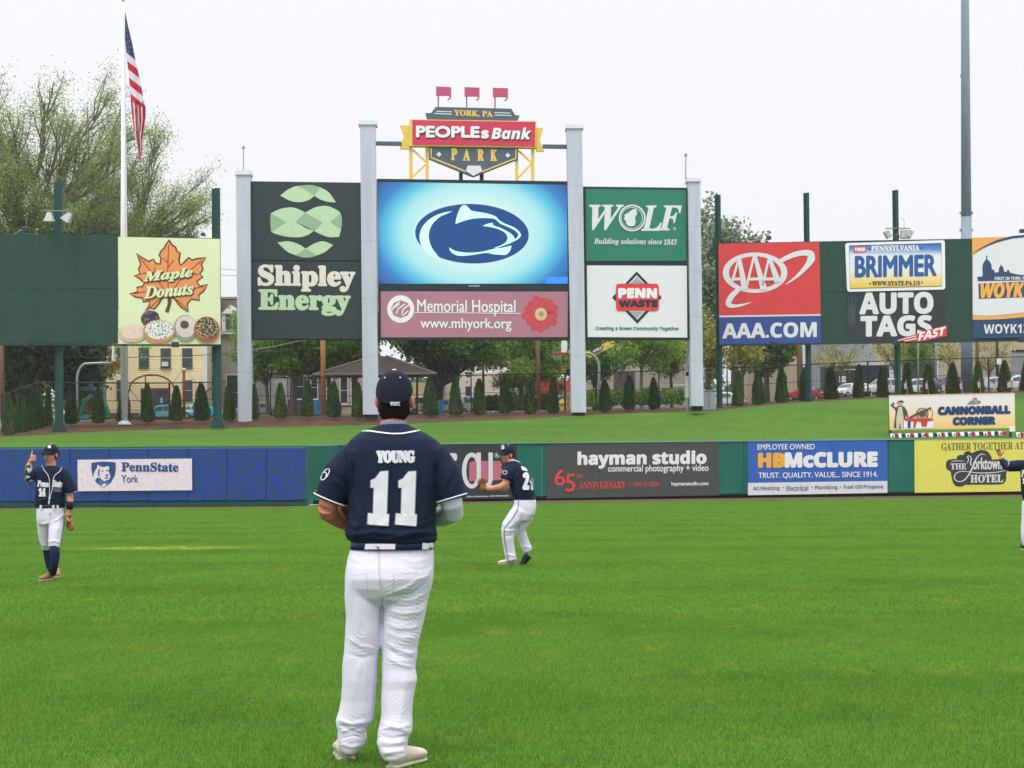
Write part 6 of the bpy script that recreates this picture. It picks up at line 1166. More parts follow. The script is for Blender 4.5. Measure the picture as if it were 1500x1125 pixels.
def car(kind, x, Yp, rz, col, lab, y=None, nm='parked_car', cat='car'):
    prof, W = PROF[kind]; base = street(x, Yp); base = P(x, y, Yp) if y else base
    o = thing(nm, base, lab, cat, 'cars parked beyond the fence'); R_ = Matrix.Rotation(rz, 3, 'Z'); m = mat('car paint ' + '%d %d %d' % col, col, .25, .03, 1, spec=.6)
    X_ = lambda L_: [base + R_ @ Vector(q) for q in L_]
    n_ = len(prof); belt = .93 if kind != 'suv' else 1.1
    def hw(z): return W / 2 * (1 if z <= belt else 1 - .17 * (z - belt) / .55)
    rows = []
    for sgn_ in (-1, 1): rows.append([(px, sgn_ * hw(pz), pz) for px, pz in prof])
    V = rows[0] + rows[1]; Fb = [tuple(range(n_ - 1, -1, -1)), tuple(range(n_, 2 * n_))] + [(i, (i + 1) % n_, (i + 1) % n_ + n_, i + n_) for i in range(n_)]
    bv = bevelled((V, Fb), .05, 2); mk('body', X_(bv[0]), bv[1], m, o, True)
    roofz = max(p[1] for p in prof); cab = [p for p in prof if p[1] > belt - .02]; x0 = min(p[0] for p in cab) ; x1 = max(p[0] for p in cab)
    for sgn_ in (-1, 1):
        for (a, b_) in ((.12, .34), (.38, .62), (.65, .86)):
            xa = x0 + (x1 - x0) * a; xb = x0 + (x1 - x0) * b_
            def top(xx):
                z = lerp_t(xx, sorted([(p[0], p[1]) for p in prof if p[1] > .8])); return min(z - .12, roofz - .14)
            q = [(xa, belt + .03), (xb, belt + .03), (xb, max(top(xb), belt + .05)), (xa, max(top(xa), belt + .05))]
            mk('side_window', X_([(px, sgn_ * (hw(pz) + .012), pz) for px, pz in q]), [(0, 1, 2, 3)], M_gl, o)
    fr = [p for p in prof if p[0] > 0 and p[1] > .9]
    f0 = (fr[-2] if kind != 'suv' else fr[-2]); 
    i_hi = max(i for i, p in enumerate(prof) if p[1] > roofz - .12); i_lo = i_hi + 1
    for (a, b_) in ((prof[i_hi], prof[i_lo]), (prof[[i for i, p in enumerate(prof) if p[1] > roofz - .12][0]], prof[[i for i, p in enumerate(prof) if p[1] > roofz - .12][0] - 1])):
        d = Vector((b_[0] - a[0], b_[1] - a[1])); nn = Vector((-d.y, d.x)).normalized(); nn = nn if nn.x * (1 if a[0] > 0 else -1) > 0 else -nn
        p1 = (a[0] + d.x * .12 + nn.x * .02, a[1] + d.y * .12 + nn.y * .02); p2 = (a[0] + d.x * .9 + nn.x * .02, a[1] + d.y * .9 + nn.y * .02)
        mk('windscreen' if a[0] > 0 else 'rear_window', X_([(p1[0], -hw(p1[1]) * .86, p1[1]), (p1[0], hw(p1[1]) * .86, p1[1]), (p2[0], hw(p2[1]) * .9, p2[1]), (p2[0], -hw(p2[1]) * .9, p2[1])]), [(0, 1, 2, 3)], M_gl, o)
    for wx in (-1.35, 1.38):
        for sgn_ in (-1, 1):
            V, Fc = tube([(wx, sgn_ * (W / 2 - .2), .33), (wx, sgn_ * (W / 2 - .02), .33), (wx, sgn_ * (W / 2 + .02), .33)], [.33, .33, .29], 16, Vector((0, 0, 1))); w_ = mk('wheel', X_(V), Fc, M_tyre, o)
            V, Fc = tube([(wx, sgn_ * (W / 2), .33), (wx, sgn_ * (W / 2 + .035), .33)], [.2, .18], 12, Vector((0, 0, 1))); mk('rim', X_(V), Fc, M_rimm, w_)
    for sgn_ in (-1, 1):
        v = bbox_c((prof[-2][0] - .02, sgn_ * W * .36, .7 if kind != 'suv' else .84), (.14, .34, .14)); mk('headlight', X_(v[0]), v[1], M_hl, o)
        v = bbox_c((prof[1][0] + .04, sgn_ * W * .39, .78 if kind != 'suv' else .98), (.14, .26, .2 if kind != 'suv' else .34)); mk('tail_light', X_(v[0]), v[1], M_tl, o)
        v = bbox_c((.75, sgn_ * (W / 2 + .08), belt + .03), (.12, .16, .12)); mk('mirror', X_(v[0]), v[1], m, o)
    for xx in (prof[0][0], prof[-1][0]): v = bbox_c((xx, 0, .42), (.1, W * .94, .16)); mk('bumper', X_(v[0]), v[1], M_bump, o)
    return o
D = math.radians
car('sedan', 1181, 168, D(152), (176, 54, 70), 'red sedan parked left of the second thin billboard post')
car('sedan', 1206, 186, D(160), (58, 62, 70), 'dark car half hidden behind the red sedan')
car('hatch', 1247, 158, D(35) + math.pi, (226, 228, 230), 'small white hatchback behind the conifers below the auto tag board')
car('suv', 1296, 155, D(205), (190, 194, 202), 'silver van beside the third thin billboard post')
car('suv', 1346, 168, D(150), (222, 224, 226), 'white pickup like car right of the third thin billboard post')
car('suv', 1385, 160, D(200), (56, 62, 74), 'dark blue sport utility car behind the twin tipped conifer')
car('sedan', 1453, 156, D(190), (186, 198, 210), 'pale blue sedan behind the stick flags right of the light pole')
car('suv', 1494, 176, D(160), (220, 224, 226), 'white van at the right photo edge behind the pale blue sedan')
car('sedan', 1058, 152, D(165), (214, 218, 220), 'white sedan in the gap beside the electrical cabinet')
car('suv', 684, 160, D(60), (168, 174, 182), 'silver car seen from behind near the mill building')
car('sedan', 654, 150, D(20), (196, 206, 212), 'pale car behind the right blue barrel')
car('suv', 622, 152, D(25), (206, 212, 216), 'white car under the right side of the pavilion')
car('sedan', 296, 148, D(10), (70, 160, 172), 'turquoise car behind the wide conifer near the yellow house')
car('sedan', 243, 149, D(170), (96, 150, 160), 'faded turquoise car in front of the maroon door')
car('sedan', 382, 156, D(0), (150, 156, 160), 'grey car before the white garage door')
# dark trailer behind the white hatchback
o = thing('box_trailer', street(1256, 178), 'black and white box trailer behind the small white hatchback', 'trailer')
quadbox(1208, 1303, 533, 577, 178, 2.4, mat('black trailer side', (46, 50, 54), .4, .1), 'trailer_body', o); quadbox(1207, 1305, 530.5, 535.5, 178, 2.6, mat('white trailer roof', (198, 202, 206), .5), 'trailer_roof', o, .15); quadbox(1303, 1317, 533, 577, 178, 2.3, M_white, 'white_end', o, .05)
quadbox(1222, 1258, 540.5, 542, 178, 0, M_off, 'stripe', o, .06); quadbox(1229, 1239, 551, 560, 178, 0, M_off, 'side_window', o, .06); quadbox(1248, 1256, 538, 576, 178, 0, M_glass2, 'trailer_door', o, .05)
sgn = Sign.__new__(Sign); sgn.pl = Plane(1200, 177.9, 1320, 177.9); sgn.crop = None; sgn.root = o
sgn.text('ERS', 1303.5, 531.8, 1312, 536, M_dk, 3, 'b', .15); sgn.text('CALL US', 1304, 540, 1313.5, 542.4, M_rim, 3, 'b'); sgn.text('TODAY', 1304, 545, 1312.5, 547.4, M_dk, 3, 'b')
# ================================================================== PEOPLE
M_navy = mat('navy jersey cloth', (27, 36, 62), .85, .1, 5, .25, 160, fine=.10, bscale=300) if False else mat('navy jersey cloth', (21, 30, 56), .85, .12, 4, .2, 220)
M_pants = mat('white baseball trousers cloth', (224, 221, 238), .8, .02, 5, .12, 260)
M_pants_d = mat('soiled trousers cloth', (206, 202, 200), .8, .06, 3, .12, 260)
M_skin = mat('skin', (204, 142, 118), .55, .08, 9, .08, 60); M_skin2 = mat('reddish skin', (198, 122, 102), .55, .12, 12, .08, 60)
M_hair = mat('dark brown hair', (40, 26, 22), .6, .35, 3, .7, 30, stretch=(30, 30, 2.0)); M_cap_ = mat('navy cap cloth', (20, 28, 46), .85, .1, 8, .2, 260)
M_wc = mat('white twill', (226, 226, 234), .7, .03); M_sil = mat('silver outline twill', (120, 126, 140), .6, .05); M_shoe = mat('cream leather shoe', (212, 202, 186), .6, .15, 14); M_shoed = mat('dark shoe sole', (36, 34, 34), .8); M_glv = mat('tan glove leather', (156, 108, 66), .55, .2, 12, .4, 40); M_glvd = mat('dark glove leather', (84, 50, 38), .55, .2, 12, .4, 40)
M_lip = mat('lip', (170, 86, 80), .5); M_eye = mat('eye white', (212, 208, 204), .4); M_iris = mat('eye dark', (40, 30, 26), .3); M_brow = mat('eyebrow', (66, 46, 36), .8); M_sock = mat('navy sock', (24, 34, 62), .85, .08, 20)
def px_of(A):
    """photo pixels of world points"""
    A = np.asarray(A); wx = A[:, 0] / A[:, 1]; wz = (A[:, 2] - EYE) / A[:, 1]; u = wx * cr - wz * sr; v = wx * sr + wz * cr
    return np.stack([750 + u * F, 700 - v * F], 1)
def hloft(rows, Y0, n=22, sq=.86):
    """closed loft of flat rings: rows = (photo y, x left, x right, half depth in metres, depth offset)"""
    V = []; Fc = []
    for r in rows:
        y, xl, xr, hd = r[:4]; Y = Y0 + (r[4] if len(r) > 4 else 0); a = P(xl, y, Y); b_ = P(xr, y, Y); c_ = (a + b_) / 2; rx = (b_.x - a.x) / 2
        for j in range(n):
            t = 2 * math.pi * j / n; ct, st = math.cos(t), math.sin(t)
            V.append((c_.x + rx * math.copysign(abs(ct) ** sq, ct), c_.y + hd * math.copysign(abs(st) ** sq, st), c_.z))
    k = len(rows)
    for i in range(k - 1):
        for j in range(n): a = i * n + j; b_ = i * n + (j + 1) % n; Fc.append((a, b_, b_ + n, a + n))
    Fc.append(tuple(range(n - 1, -1, -1))); Fc.append(tuple(range((k - 1) * n, k * n))); return V, Fc
def folds(A, Fq, lines, front=True):
    """real folds: (polyline in photo pixels, amplitude m, half width px)"""
    Nn = vnormals(A, Fq); Q = px_of(A); D_ = np.zeros(len(A))
    for pts, amp, wd in lines:
        best = np.full(len(A), 1e9); tt = np.zeros(len(A)); n_ = len(pts) - 1
        for i in range(n_):
            a = np.array(pts[i], float); b_ = np.array(pts[i + 1], float); d = b_ - a; t = np.clip(((Q - a) @ d) / (d @ d), 0, 1); dist = np.linalg.norm(Q - a - t[:, None] * d, axis=1)
            m_ = dist < best; best = np.where(m_, dist, best); tt = np.where(m_, (i + t) / n_, tt)
        D_ += amp * np.exp(-(best / wd) ** 2) * np.clip(np.minimum(tt, 1 - tt) * 5, 0.15, 1)
    if front: D_ *= np.clip(-Nn[:, 1] * 2 + .25, 0, 1)
    return A + Nn * D_[:, None]
def wobble(A, Fq, amp, freq, seed=0):
    Nn = vnormals(A, Fq); rs = np.random.RandomState(seed); D_ = np.zeros(len(A))
    for k in range(9):
        d = rs.normal(size=3); d /= np.linalg.norm(d); D_ += np.sin(A @ d * freq * (1 + k * .35) + rs.uniform(0, 6.28)) / (1 + k * .4)
    return A + Nn * (D_ * amp / 3)[:, None]
def crinkle(spots, amp, seed=0):
    def f(A, Fq):
        Nn = vnormals(A, Fq); Q = px_of(A); rs = np.random.RandomState(seed); D_ = np.zeros(len(A))
        for (cx, cy, rx, ry, ang, k) in spots:
            m_ = np.exp(-(((Q[:, 0] - cx) / rx) ** 2 + ((Q[:, 1] - cy) / ry) ** 2)); c_, s_ = math.cos(ang), math.sin(ang); u = Q[:, 0] * c_ + Q[:, 1] * s_; v = -Q[:, 0] * s_ + Q[:, 1] * c_
            w_ = v * .55 + 1.8 * np.sin(u * .11 + rs.uniform(0, 6)) + 1.1 * np.sin(u * .23 + v * .1 + rs.uniform(0, 6)); r_ = 1 - np.abs(np.sin(w_)) ** .7; g = .5 + .5 * np.sin(u * .17 + v * .21 + rs.uniform(0, 6)); D_ += k * m_ * r_ * g
        return A + Nn * (D_ * amp)[:, None]
    return f
def bvh_of(A, Fq): return BVHTree.FromPolygons([tuple(v) for v in A], [tuple(f) for f in Fq])
CAMP = Vector((0, 0, EYE))
def proj(pts, bvhs, off, Yd):
    out = []
    last = Yd
    for x, y in pts:
        rx, rz = ray(x, y); d = Vector((rx, 1, rz)).normalized(); best = None
        for bv in bvhs:
            h = bv.ray_cast(CAMP, d)
            if h[0] is not None and (best is None or h[3] < best): best = h[3]
        if best is None: best = last
        last = best; out.append(CAMP + d * (best - off))
    return out
def subdiv(A, Fc, cuts, maxlen):
    bm = bmesh.new(); vs = [bm.verts.new((p[0], p[1], 0)) for p in A]
    for f in Fc:
        try: bm.faces.new([vs[i] for i in f])
        except ValueError: pass
    bmesh.ops.triangulate(bm, faces=bm.faces[:])
    for _ in range(cuts):
        e_ = [e for e in bm.edges if e.calc_length() > maxlen]
        if not e_: break
        bmesh.ops.subdivide_edges(bm, edges=e_, cuts=1); bmesh.ops.triangulate(bm, faces=bm.faces[:])
    bm.verts.index_update(); r = ([(v.co.x, v.co.y) for v in bm.verts], [tuple(v.index for v in f.verts) for f in bm.faces]); bm.free(); return r
def ptext(name, t, x0, y0, x1, y1, m, bvhs, parent, off=.006, style='', fat=0.0, slope=0.0, Yd=8, ml=6, layers=True):
    A, Fc = glyphs(t, style); V = []; G = []
    offs = [(0, 0)] + ([(math.cos(a) * fat, math.sin(a) * fat) for a in [i * math.pi / 4 for i in range(8)]] if fat else [])
    for j, (ox, oy) in enumerate(offs):
        pts = [(x0 + fat + (x1 - x0 - 2 * fat) * a[0] + ox, y1 - fat - (y1 - y0 - 2 * fat) * a[1] + oy + slope * (a[0] - .5)) for a in A]
        p2, f2 = subdiv(pts, Fc, 5, ml); k = len(V); V += proj(p2, bvhs, off + j * .0002, Yd); G += [tuple(i + k for i in f) for f in f2]
    return mk(name, V, G, m, parent, True)
def ppoly(name, pts, m, bvhs, parent, off=.006, Yd=8, ml=5):
    T = tessellate_polygon([[Vector((p[0], p[1], 0)) for p in pts]]); p2, f2 = subdiv(pts, T, 6, ml); return mk(name, proj(p2, bvhs, off, Yd), f2, m, parent, True)
def pstrip(name, pts, wd, m, bvhs, parent, off=.005, Yd=8, st=2.0, lift=None, closed=False):
    if closed: pts = list(pts) + [pts[0]]
    Q = []
    for a, b_ in zip(pts, pts[1:]):
        k = max(1, int(math.hypot(b_[0] - a[0], b_[1] - a[1]) / st)); Q += [(a[0] + (b_[0] - a[0]) * i / k, a[1] + (b_[1] - a[1]) * i / k) for i in range(k)]
    Q.append(pts[-1]); L_ = []; 
    for i, p in enumerate(Q):
        a = Q[max(i - 1, 0)]; b_ = Q[min(i + 1, len(Q) - 1)]; d = Vector((b_[0] - a[0], b_[1] - a[1])).normalized() if a != b_ else Vector((1, 0)); L_ += [(p[0] - d.y * wd / 2, p[1] + d.x * wd / 2), (p[0] + d.y * wd / 2, p[1] - d.x * wd / 2)]
    V = proj(L_, bvhs, off, Yd); return mk(name, V, [(2 * i, 2 * i + 1, 2 * i + 3, 2 * i + 2) for i in range(len(Q) - 1)], m, parent)
def put(name, parts, voxel, sm, m, parent, fold=None, wob=None, post=None):
    A, Fq, E = remesh(parts, voxel, sm)
    if wob: A = wobble(A, Fq, *wob)
    if fold: A = folds(A, Fq, fold); A = lap(A, E, .15)
    if post: A = post(A, Fq)
    return mk(name, A, Fq, m, parent, True), (A, Fq, bvh_of(A, Fq))
def head_parts(c, s, yaw, pitch=0.0, roll=0.0):
    """yaw 0 looks at the camera"""
    R = Matrix.Rotation(yaw, 3, 'Z') @ Matrix.Rotation(roll, 3, 'Y') @ Matrix.Rotation(pitch, 3, 'X') @ Matrix.Rotation(math.pi, 3, 'Z')
    X = lambda p: Vector(c) + R @ (Vector(p) * s)
    el = lambda p, r, nu=14, nv=9: ellipsoid(X(p), [v * s for v in r], R, nu, nv)
    parts = [el((0, -.012, .035), (.075, .094, .086), 20, 12), el((0, .03, -.02), (.06, .06, .085)), el((0, .043, -.078), (.036, .036, .03)), el((.03, .045, -.02), (.034, .036, .035)), el((-.03, .045, -.02), (.034, .036, .035)), el((0, .076, .026), (.048, .02, .014)),
             tube([X((0, .088, .014)), X((0, .1, -.01)), X((0, .112, -.03))], [.009 * s, .012 * s, .015 * s], 8), el((.077, -.005, -.005), (.012, .021, .032)), el((-.077, -.005, -.005), (.012, .021, .032)), el((0, .088, -.055), (.024, .01, .012)), el((0, .0, -.05), (.052, .06, .06))]
    return parts, X, R, el
def face(root, X, R, el, s, skin):
    for sx_ in (-1, 1):
        v = el((sx_ * .03, .086, .006), (.012, .007, .005)); mk('eye', v[0], v[1], M_eye, root, True); v = el((sx_ * .03, .0945, .006), (.006, .003, .005)); mk('iris', v[0], v[1], M_iris, root, True)
        V, Fc = tube([X((sx_ * .012, .098, .024)), X((sx_ * .032, .098, .03)), X((sx_ * .05, .088, .024))], .005 * s, 6); mk('eyebrow', V, Fc, M_brow, root)
    V, Fc = tube([X((-.024, .093, -.056)), X((-.01, .1, -.053)), X((.01, .1, -.053)), X((.024, .093, -.056))], [.003 * s, .005 * s, .005 * s, .003 * s], 8); mk('lips', V, Fc, M_lip, root, True)
def cap(root, X, R, s, tilt=.0, m=None, eyelets=True):
    m = m or M_cap_; V = []; Fc = []; nu, nv = 36, 12
    zc = .036; rx, ry, rz = .0885, .109, .1
    for i in range(nv + 1):
        th = (math.pi / 2 + .1) * i / nv
        for j in range(nu):
            ph = 2 * math.pi * j / nu; seam = 1 - .012 * math.exp(-((((ph / (math.pi / 3)) + .5) % 1 - .5) / .07) ** 2) if i > 0 else 1
            back = .062 * max(0, -math.sin(ph)) * max(0, (i / nv - .4) / .6) ** 1.3
            V.append(X((rx * math.sin(th) * math.cos(ph) * seam, -.01 + ry * math.sin(th) * math.sin(ph) * seam, zc + rz * math.cos(th) * seam - back)))
    for i in range(nv):
        for j in range(nu): a = i * nu + j; b_ = i * nu + (j + 1) % nu; Fc.append((a, a + nu, b_ + nu, b_))
    cp = mk('cap', V, Fc, m, root, True); bv = BVHTree.FromPolygons([tuple(v) for v in V], Fc)
    V = []; Fc = []; n1, n2 = 14, 7
    for j in range(n2 + 1):
        for i in range(n1 + 1):
            a = math.pi * (.1 + .8 * i / n1); t = j / n2; wx = math.cos(a) * (.084 - .004 * t); wy_ = .01 + math.sin(a) * (.088 + .078 * t * math.sin(a) ** .5); z = .040 - .010 * t - .24 * wx * wx / .09 * (1 + .5 * t)
            V.append(X((wx, wy_, z)))
    k = len(V); V += [v - R @ Vector((0, 0, .005 * s)) for v in V]
    for j in range(n2):
        for i in range(n1): a = j * (n1 + 1) + i; Fc += [(a, a + 1, a + n1 + 2, a + n1 + 1), (a + k, a + n1 + 1 + k, a + n1 + 2 + k, a + 1 + k)]
    for i in range(n1): a = n2 * (n1 + 1) + i; Fc.append((a, a + 1, a + 1 + k, a + k))
    mk('brim', V, Fc, m, cp, True)
    v = ellipsoid(X((0, -.01, zc + rz)), (.011 * s, .011 * s, .006 * s), None, 10, 6); mk('button', v[0], v[1], M_wc, cp, True)
    if eyelets:
        for k in range(6):
            ph = k * math.pi / 3; th = .98; q = X((rx * math.sin(th) * math.cos(ph), -.01 + ry * math.sin(th) * math.sin(ph), zc + rz * math.cos(th))); v = ellipsoid(q, (.0045 * s,) * 3, None, 8, 5); mk('eyelet', v[0], v[1], M_wc, cp, True)
    return cp, bv
def foot(heel, ang, L_, wd, m, root, s=1.0, pitch=0.0):
    """shoe on the ground: heel point, heading (radians, 0 = away from camera), length"""
    R = Matrix.Rotation(-ang, 3, 'Z') @ Matrix.Rotation(pitch, 3, 'X'); X = lambda p: Vector(heel) + R @ Vector(p)
    sec = [(0, .03, .045, .062), (.03, .04, .05, .08), (.08, .042, .052, .1), (.13, .042, .04, .085), (.2, .05, .032, .06), (.26, .046, .025, .05), (.3, .02, .016, .035)]
    k = L_ / .3; up = [X((0, y * k, z)) for y, r, h, z in sec]
    a = tube([X((0, y * k, .02 + h)) for y, r, h, z in sec], [(r * wd / .1 * 1.0, h) for y, r, h, z in sec], 14, Vector((0, 0, 1)))
    b_ = tube([X((0, .035 * k, .07)), X((0, .045 * k, .12))], [.036, .034], 12)
    sh, dat = put('shoe', [a, b_], .006, 1, m, root)
    V, Fc = tube([X((0, y * k, .014)) for y, r, h, z in sec], [(r * wd / .1 * .99, .012) for y, r, h, z in sec], 12, Vector((0, 0, 1))); mk('sole', V, Fc, M_shoed if pitch else mat('off white sole', (190, 184, 170), .7, .1, 8), sh)
    for q in ((-.02, .02), (.02, .02), (-.025, .2), (.025, .2), (0, .25)):
        V, Fc = tube([X((q[0], q[1] * k, .008)), X((q[0], q[1] * k, -.008))], [.008, .004], 6); mk('cleat', V, Fc, M_shoed, sh)
    return dat
def hand_parts(wr, d, side, s=1.0, curl=.5, thumb=None):
    """palm and five bent fingers; d points along the hand, side towards the thumb"""
    d = d.normalized(); side = (side - d * side.dot(d)).normalized(); nrm = d.cross(side).normalized(); parts = [tube([wr, wr + d * .04 * s, wr + d * .085 * s], [(.028 * s, .018 * s), (.042 * s, .02 * s), (.042 * s, .016 * s)], 10, nrm)]
    for i, (off, L_) in enumerate(((.030, .075), (.010, .084), (-.011, .078), (-.031, .06))):
        p = wr + d * .075 * s + side * off * s; dd = d.copy(); pts = [p - d * .02 * s, p]
        for k, f in enumerate((.45, .33, .22)): dd = (Matrix.Rotation(curl * (.8 + .3 * k), 3, side) @ dd); p = p + dd * L_ * f * s; pts.append(p)
        parts.append(tube(pts, [.0095 * s, .0095 * s, .009 * s, .0085 * s, .0065 * s], 7))
    t0 = wr + d * .02 * s + side * .022 * s; td = (thumb.normalized() if thumb else (d * .7 + side).normalized()); parts.append(tube([t0, t0 + (td + d * .3).normalized() * .035 * s, t0 + td * .062 * s, t0 + td * .09 * s], [.013 * s, .012 * s, .011 * s, .008 * s], 8))
    return parts
def glove_thing(c, R_, s, lab, m1, m2):
    """fielding glove: palm bowl, four padded fingers, thumb, laced web and wrist strap"""
    o = thing('baseball_glove', c, lab, 'baseball glove'); X = lambda p: Vector(c) + R_ @ (Vector(p) * s)
    V, Fc = ellipsoid((0, 0, 0), (.085, .035, .09), None, 16, 10); A, Fq, E = remesh([([X(v) for v in V], Fc)], .01 * s, 1); mk('palm', A, Fq, m1, o, True)
    for i in range(4):
        x = -.07 + i * .042; pts = [X((x * .9, .0, .03)), X((x, -.012, .09)), X((x * 1.05, -.02, .14 - .008 * abs(i - 1.2))), X((x * 1.0, -.035, .17 - .01 * abs(i - 1.2)))]; V, Fc = tube(pts, [.022 * s, .024 * s, .022 * s, .013 * s], 9, R_ @ Vector((0, 1, 0))); mk('glove_finger', V, Fc, m1, o, True)
    pts = [X((.07, 0, -.02)), X((.1, -.012, .03)), X((.115, -.02, .08)), X((.11, -.03, .11))]; V, Fc = tube(pts, [.028 * s, .028 * s, .024 * s, .014 * s], 9, R_ @ Vector((0, 1, 0))); mk('glove_thumb', V, Fc, m1, o, True)
    for k in range(4): V, Fc = tube([X((.06, -.015, .05 + k * .026)), X((.105, -.022, .04 + k * .02))], .006 * s, 6); mk('web_lace', V, Fc, m2, o)
    V, Fc = tube([X((-.07, 0, -.07)), X((0, -.03, -.085)), X((.07, 0, -.07))], [(.012 * s, .03 * s)] * 3, 8); mk('wrist_strap', V, Fc, m2, o, True)
    return o

# ------------------------------------------------------------------ the near player, seen from behind
Y0 = 7.82; c7 = lambda x, y: (440 + x / 3.75, 530 + y / 3.75); c8 = lambda x, y: (460 + x / 3.259, 780 + y / 3.259)
pl = thing('person', P(560, 1118, Y0 - .02), 'near baseball player from behind in navy jersey number 11, white trousers and navy cap', 'person', 'baseball players on the grass')
PT = lambda x, y, d=0.0: P(x, y, Y0 + d)
hd = PT(578, 584, .03); hp, hX, hR, hel = head_parts(hd, 1.0, math.pi - .04, .04)
gw = PT(520, 765, .2)
body_parts = hp + [ellipsoid(PT(552, 590, .02), (.010, .018, .03), Matrix.Rotation(-.2, 3, 'Y')), ellipsoid(PT(604.5, 591, .02), (.010, .018, .03), Matrix.Rotation(.2, 3, 'Y')), tube([PT(577, 596, .03), PT(577, 612, .02), PT(576, 640, 0)], [.058, .06, .075], 14), hloft([(636, 540, 612, .08), (655, 516, 640, .11), (700, 520, 636, .12), (790, 520, 630, .12), (850, 515, 625, .12)], Y0),
    tube([PT(522, 664), PT(500, 700, -.01), PT(479, 744, -.01)], [.055, .053, .047], 12), tube([PT(479, 742, -.01), PT(481, 750, .02), PT(493, 759, .09), PT(505, 768, .16)], [.047, .049, .042, .031], 12),
    tube([PT(632, 664), PT(650, 700), PT(662, 742)], [.055, .052, .045], 12), tube([PT(662, 742), PT(664, 750, .03), PT(645, 757, .13), PT(618, 760, .24)], [.042, .042, .034, .027], 12),
    tube([PT(535, 860), PT(532, 950), PT(520, 1050), PT(511, 1105, .01)], [.08, .06, .05, .04], 10), tube([PT(595, 860), PT(585, 950), PT(580, 1050, -.05), PT(577, 1112, -.1)], [.08, .06, .05, .04], 10)]
body_parts += hand_parts(PT(505, 769, .16), Vector((.5, .35, -.35)), Vector((0, .5, .6)), 1.05, .35) + hand_parts(PT(618, 760, .24), Vector((-1, .15, .2)), Vector((0, -.3, 1)), 1.05, .5)
put('body', body_parts, .007, 1, M_skin2, pl)
# hair
hair = [ellipsoid(hX((0, -.028, .01)), (.074, .082, .08), hR, 18, 12), hloft([(590, 555, 601.5, .068), (600, 554, 600.5, .064), (608, 555.5, 598.5, .056), (614, 559, 594.5, .045), (618.5, 564, 588, .03)], Y0 + .0)]
def strands(A, Fq):
    Nn = vnormals(A, Fq); Q = px_of(A); d = .0022 * np.sin(Q[:, 0] * 2.1 + np.sin(Q[:, 1] * .22) * 1.3) + .0018 * np.sin(Q[:, 0] * 4.7 + Q[:, 1] * .12); tip = np.clip((Q[:, 1] - 608) / 10, 0, 1) * .005 * np.sin(Q[:, 0] * 1.3); A = A + Nn * d[:, None]; A[:, 2] += tip; return A
put('hair', hair, .0035, 2, M_hair, pl, post=strands)
cp, cbv = cap(pl, hX, hR, 1.0)
ptext('cap_lettering', 'YORK', 571.2, 588.6, 586.4, 594.6, M_sil if False else M_wc, [cbv], cp, .003, 'sb', .4, 0, Y0, 3)
# jersey
jr = [(622, 558, 597, .075, 0), (628, 541, 609, .098, 0), (634, 526, 624, .115, 0), (645, 511, 640, .135, 0), (660, 503, 650, .15, 0), (680, 503, 650, .158, 0), (700, 508, 647, .163, 0), (722, 511.5, 642, .165, 0), (746, 510.5, 639.5, .168, 0), (767, 507.5, 638, .17, 0), (781, 505, 640.5, .172, 0), (788, 507.5, 641.5, .168, 0), (794, 514, 639.5, .158, 0), (797.5, 521, 634, .15, 0)]
sl_l = tube([PT(538, 658), PT(517, 670), PT(500, 692), PT(490, 716), PT(482.5, 734)], [(.06, .06), (.076, .076), (.081, .08), (.081, .077), (.08, .075)], 18)
sl_r = tube([PT(616, 658), PT(635, 669), PT(648, 691), PT(655, 714), PT(660.5, 732)], [(.06, .06), (.076, .076), (.079, .078), (.08, .075), (.078, .074)], 18)
JF = [([c7(285, 560), c7(290, 640), c7(283, 730)], -.012, 3.0), ([c7(745, 560), c7(742, 650), c7(745, 740)], -.012, 3.0), ([c7(300, 480), c7(280, 560)], .006, 4), ([c7(740, 470), c7(760, 560)], .006, 4),
      ([c7(180, 640), c7(230, 690), c7(260, 740)], .006, 3.5), ([c7(210, 600), c7(260, 650)], .005, 3), ([c7(820, 600), c7(790, 680), c7(765, 760)], .006, 3.5), ([c7(860, 640), c7(820, 740)], .005, 3),
      ([c7(300, 760), c7(330, 850), c7(300, 940)], .008, 4), ([c7(330, 780), c7(360, 880), c7(350, 960)], -.006, 3.5), ([c7(500, 560), c7(505, 700), c7(495, 920)], -.005, 4), ([c7(665, 600), c7(690, 760), c7(670, 900)], .007, 4.5), ([c7(700, 700), c7(715, 820), c7(700, 940)], -.007, 4),
      ([c7(260, 955), c7(400, 935), c7(560, 950)], .008, 3), ([c7(300, 975), c7(420, 985)], -.006, 2.5), ([c7(480, 975), c7(600, 940), c7(740, 930)], .009, 3.2), ([c7(560, 985), c7(680, 965), c7(745, 955)], -.006, 2.5), ([c7(640, 900), c7(745, 870)], .006, 3), ([c7(265, 890), c7(330, 910)], .006, 3), ([c7(380, 940), c7(450, 900), c7(480, 860)], .004, 3.5), ([c7(420, 440), c7(520, 470), c7(640, 430)], .003, 5)]
jo, jd = put('jersey', [hloft(jr, Y0, 30, .88), sl_l, sl_r], .006, 6, M_navy, pl, JF, (.004, 20, 3), crinkle([(530, 770, 40, 24, .1, 1), (612, 770, 36, 26, -.25, 1.2), (492, 705, 22, 26, .7, 1), (654, 705, 22, 28, -.9, 1), (576, 720, 30, 50, 1.4, .7), (640, 680, 16, 40, 1.5, .8), (514, 680, 14, 40, 1.6, .8)], .006, 4))
jb = [jd[2]]
pstrip('collar_piping', [c7(338, 380), c7(380, 378), c7(430, 386), c7(500, 394), c7(560, 393), c7(610, 384), c7(654, 375)], 1.9, M_wc, jb, jo, .005, Y0)
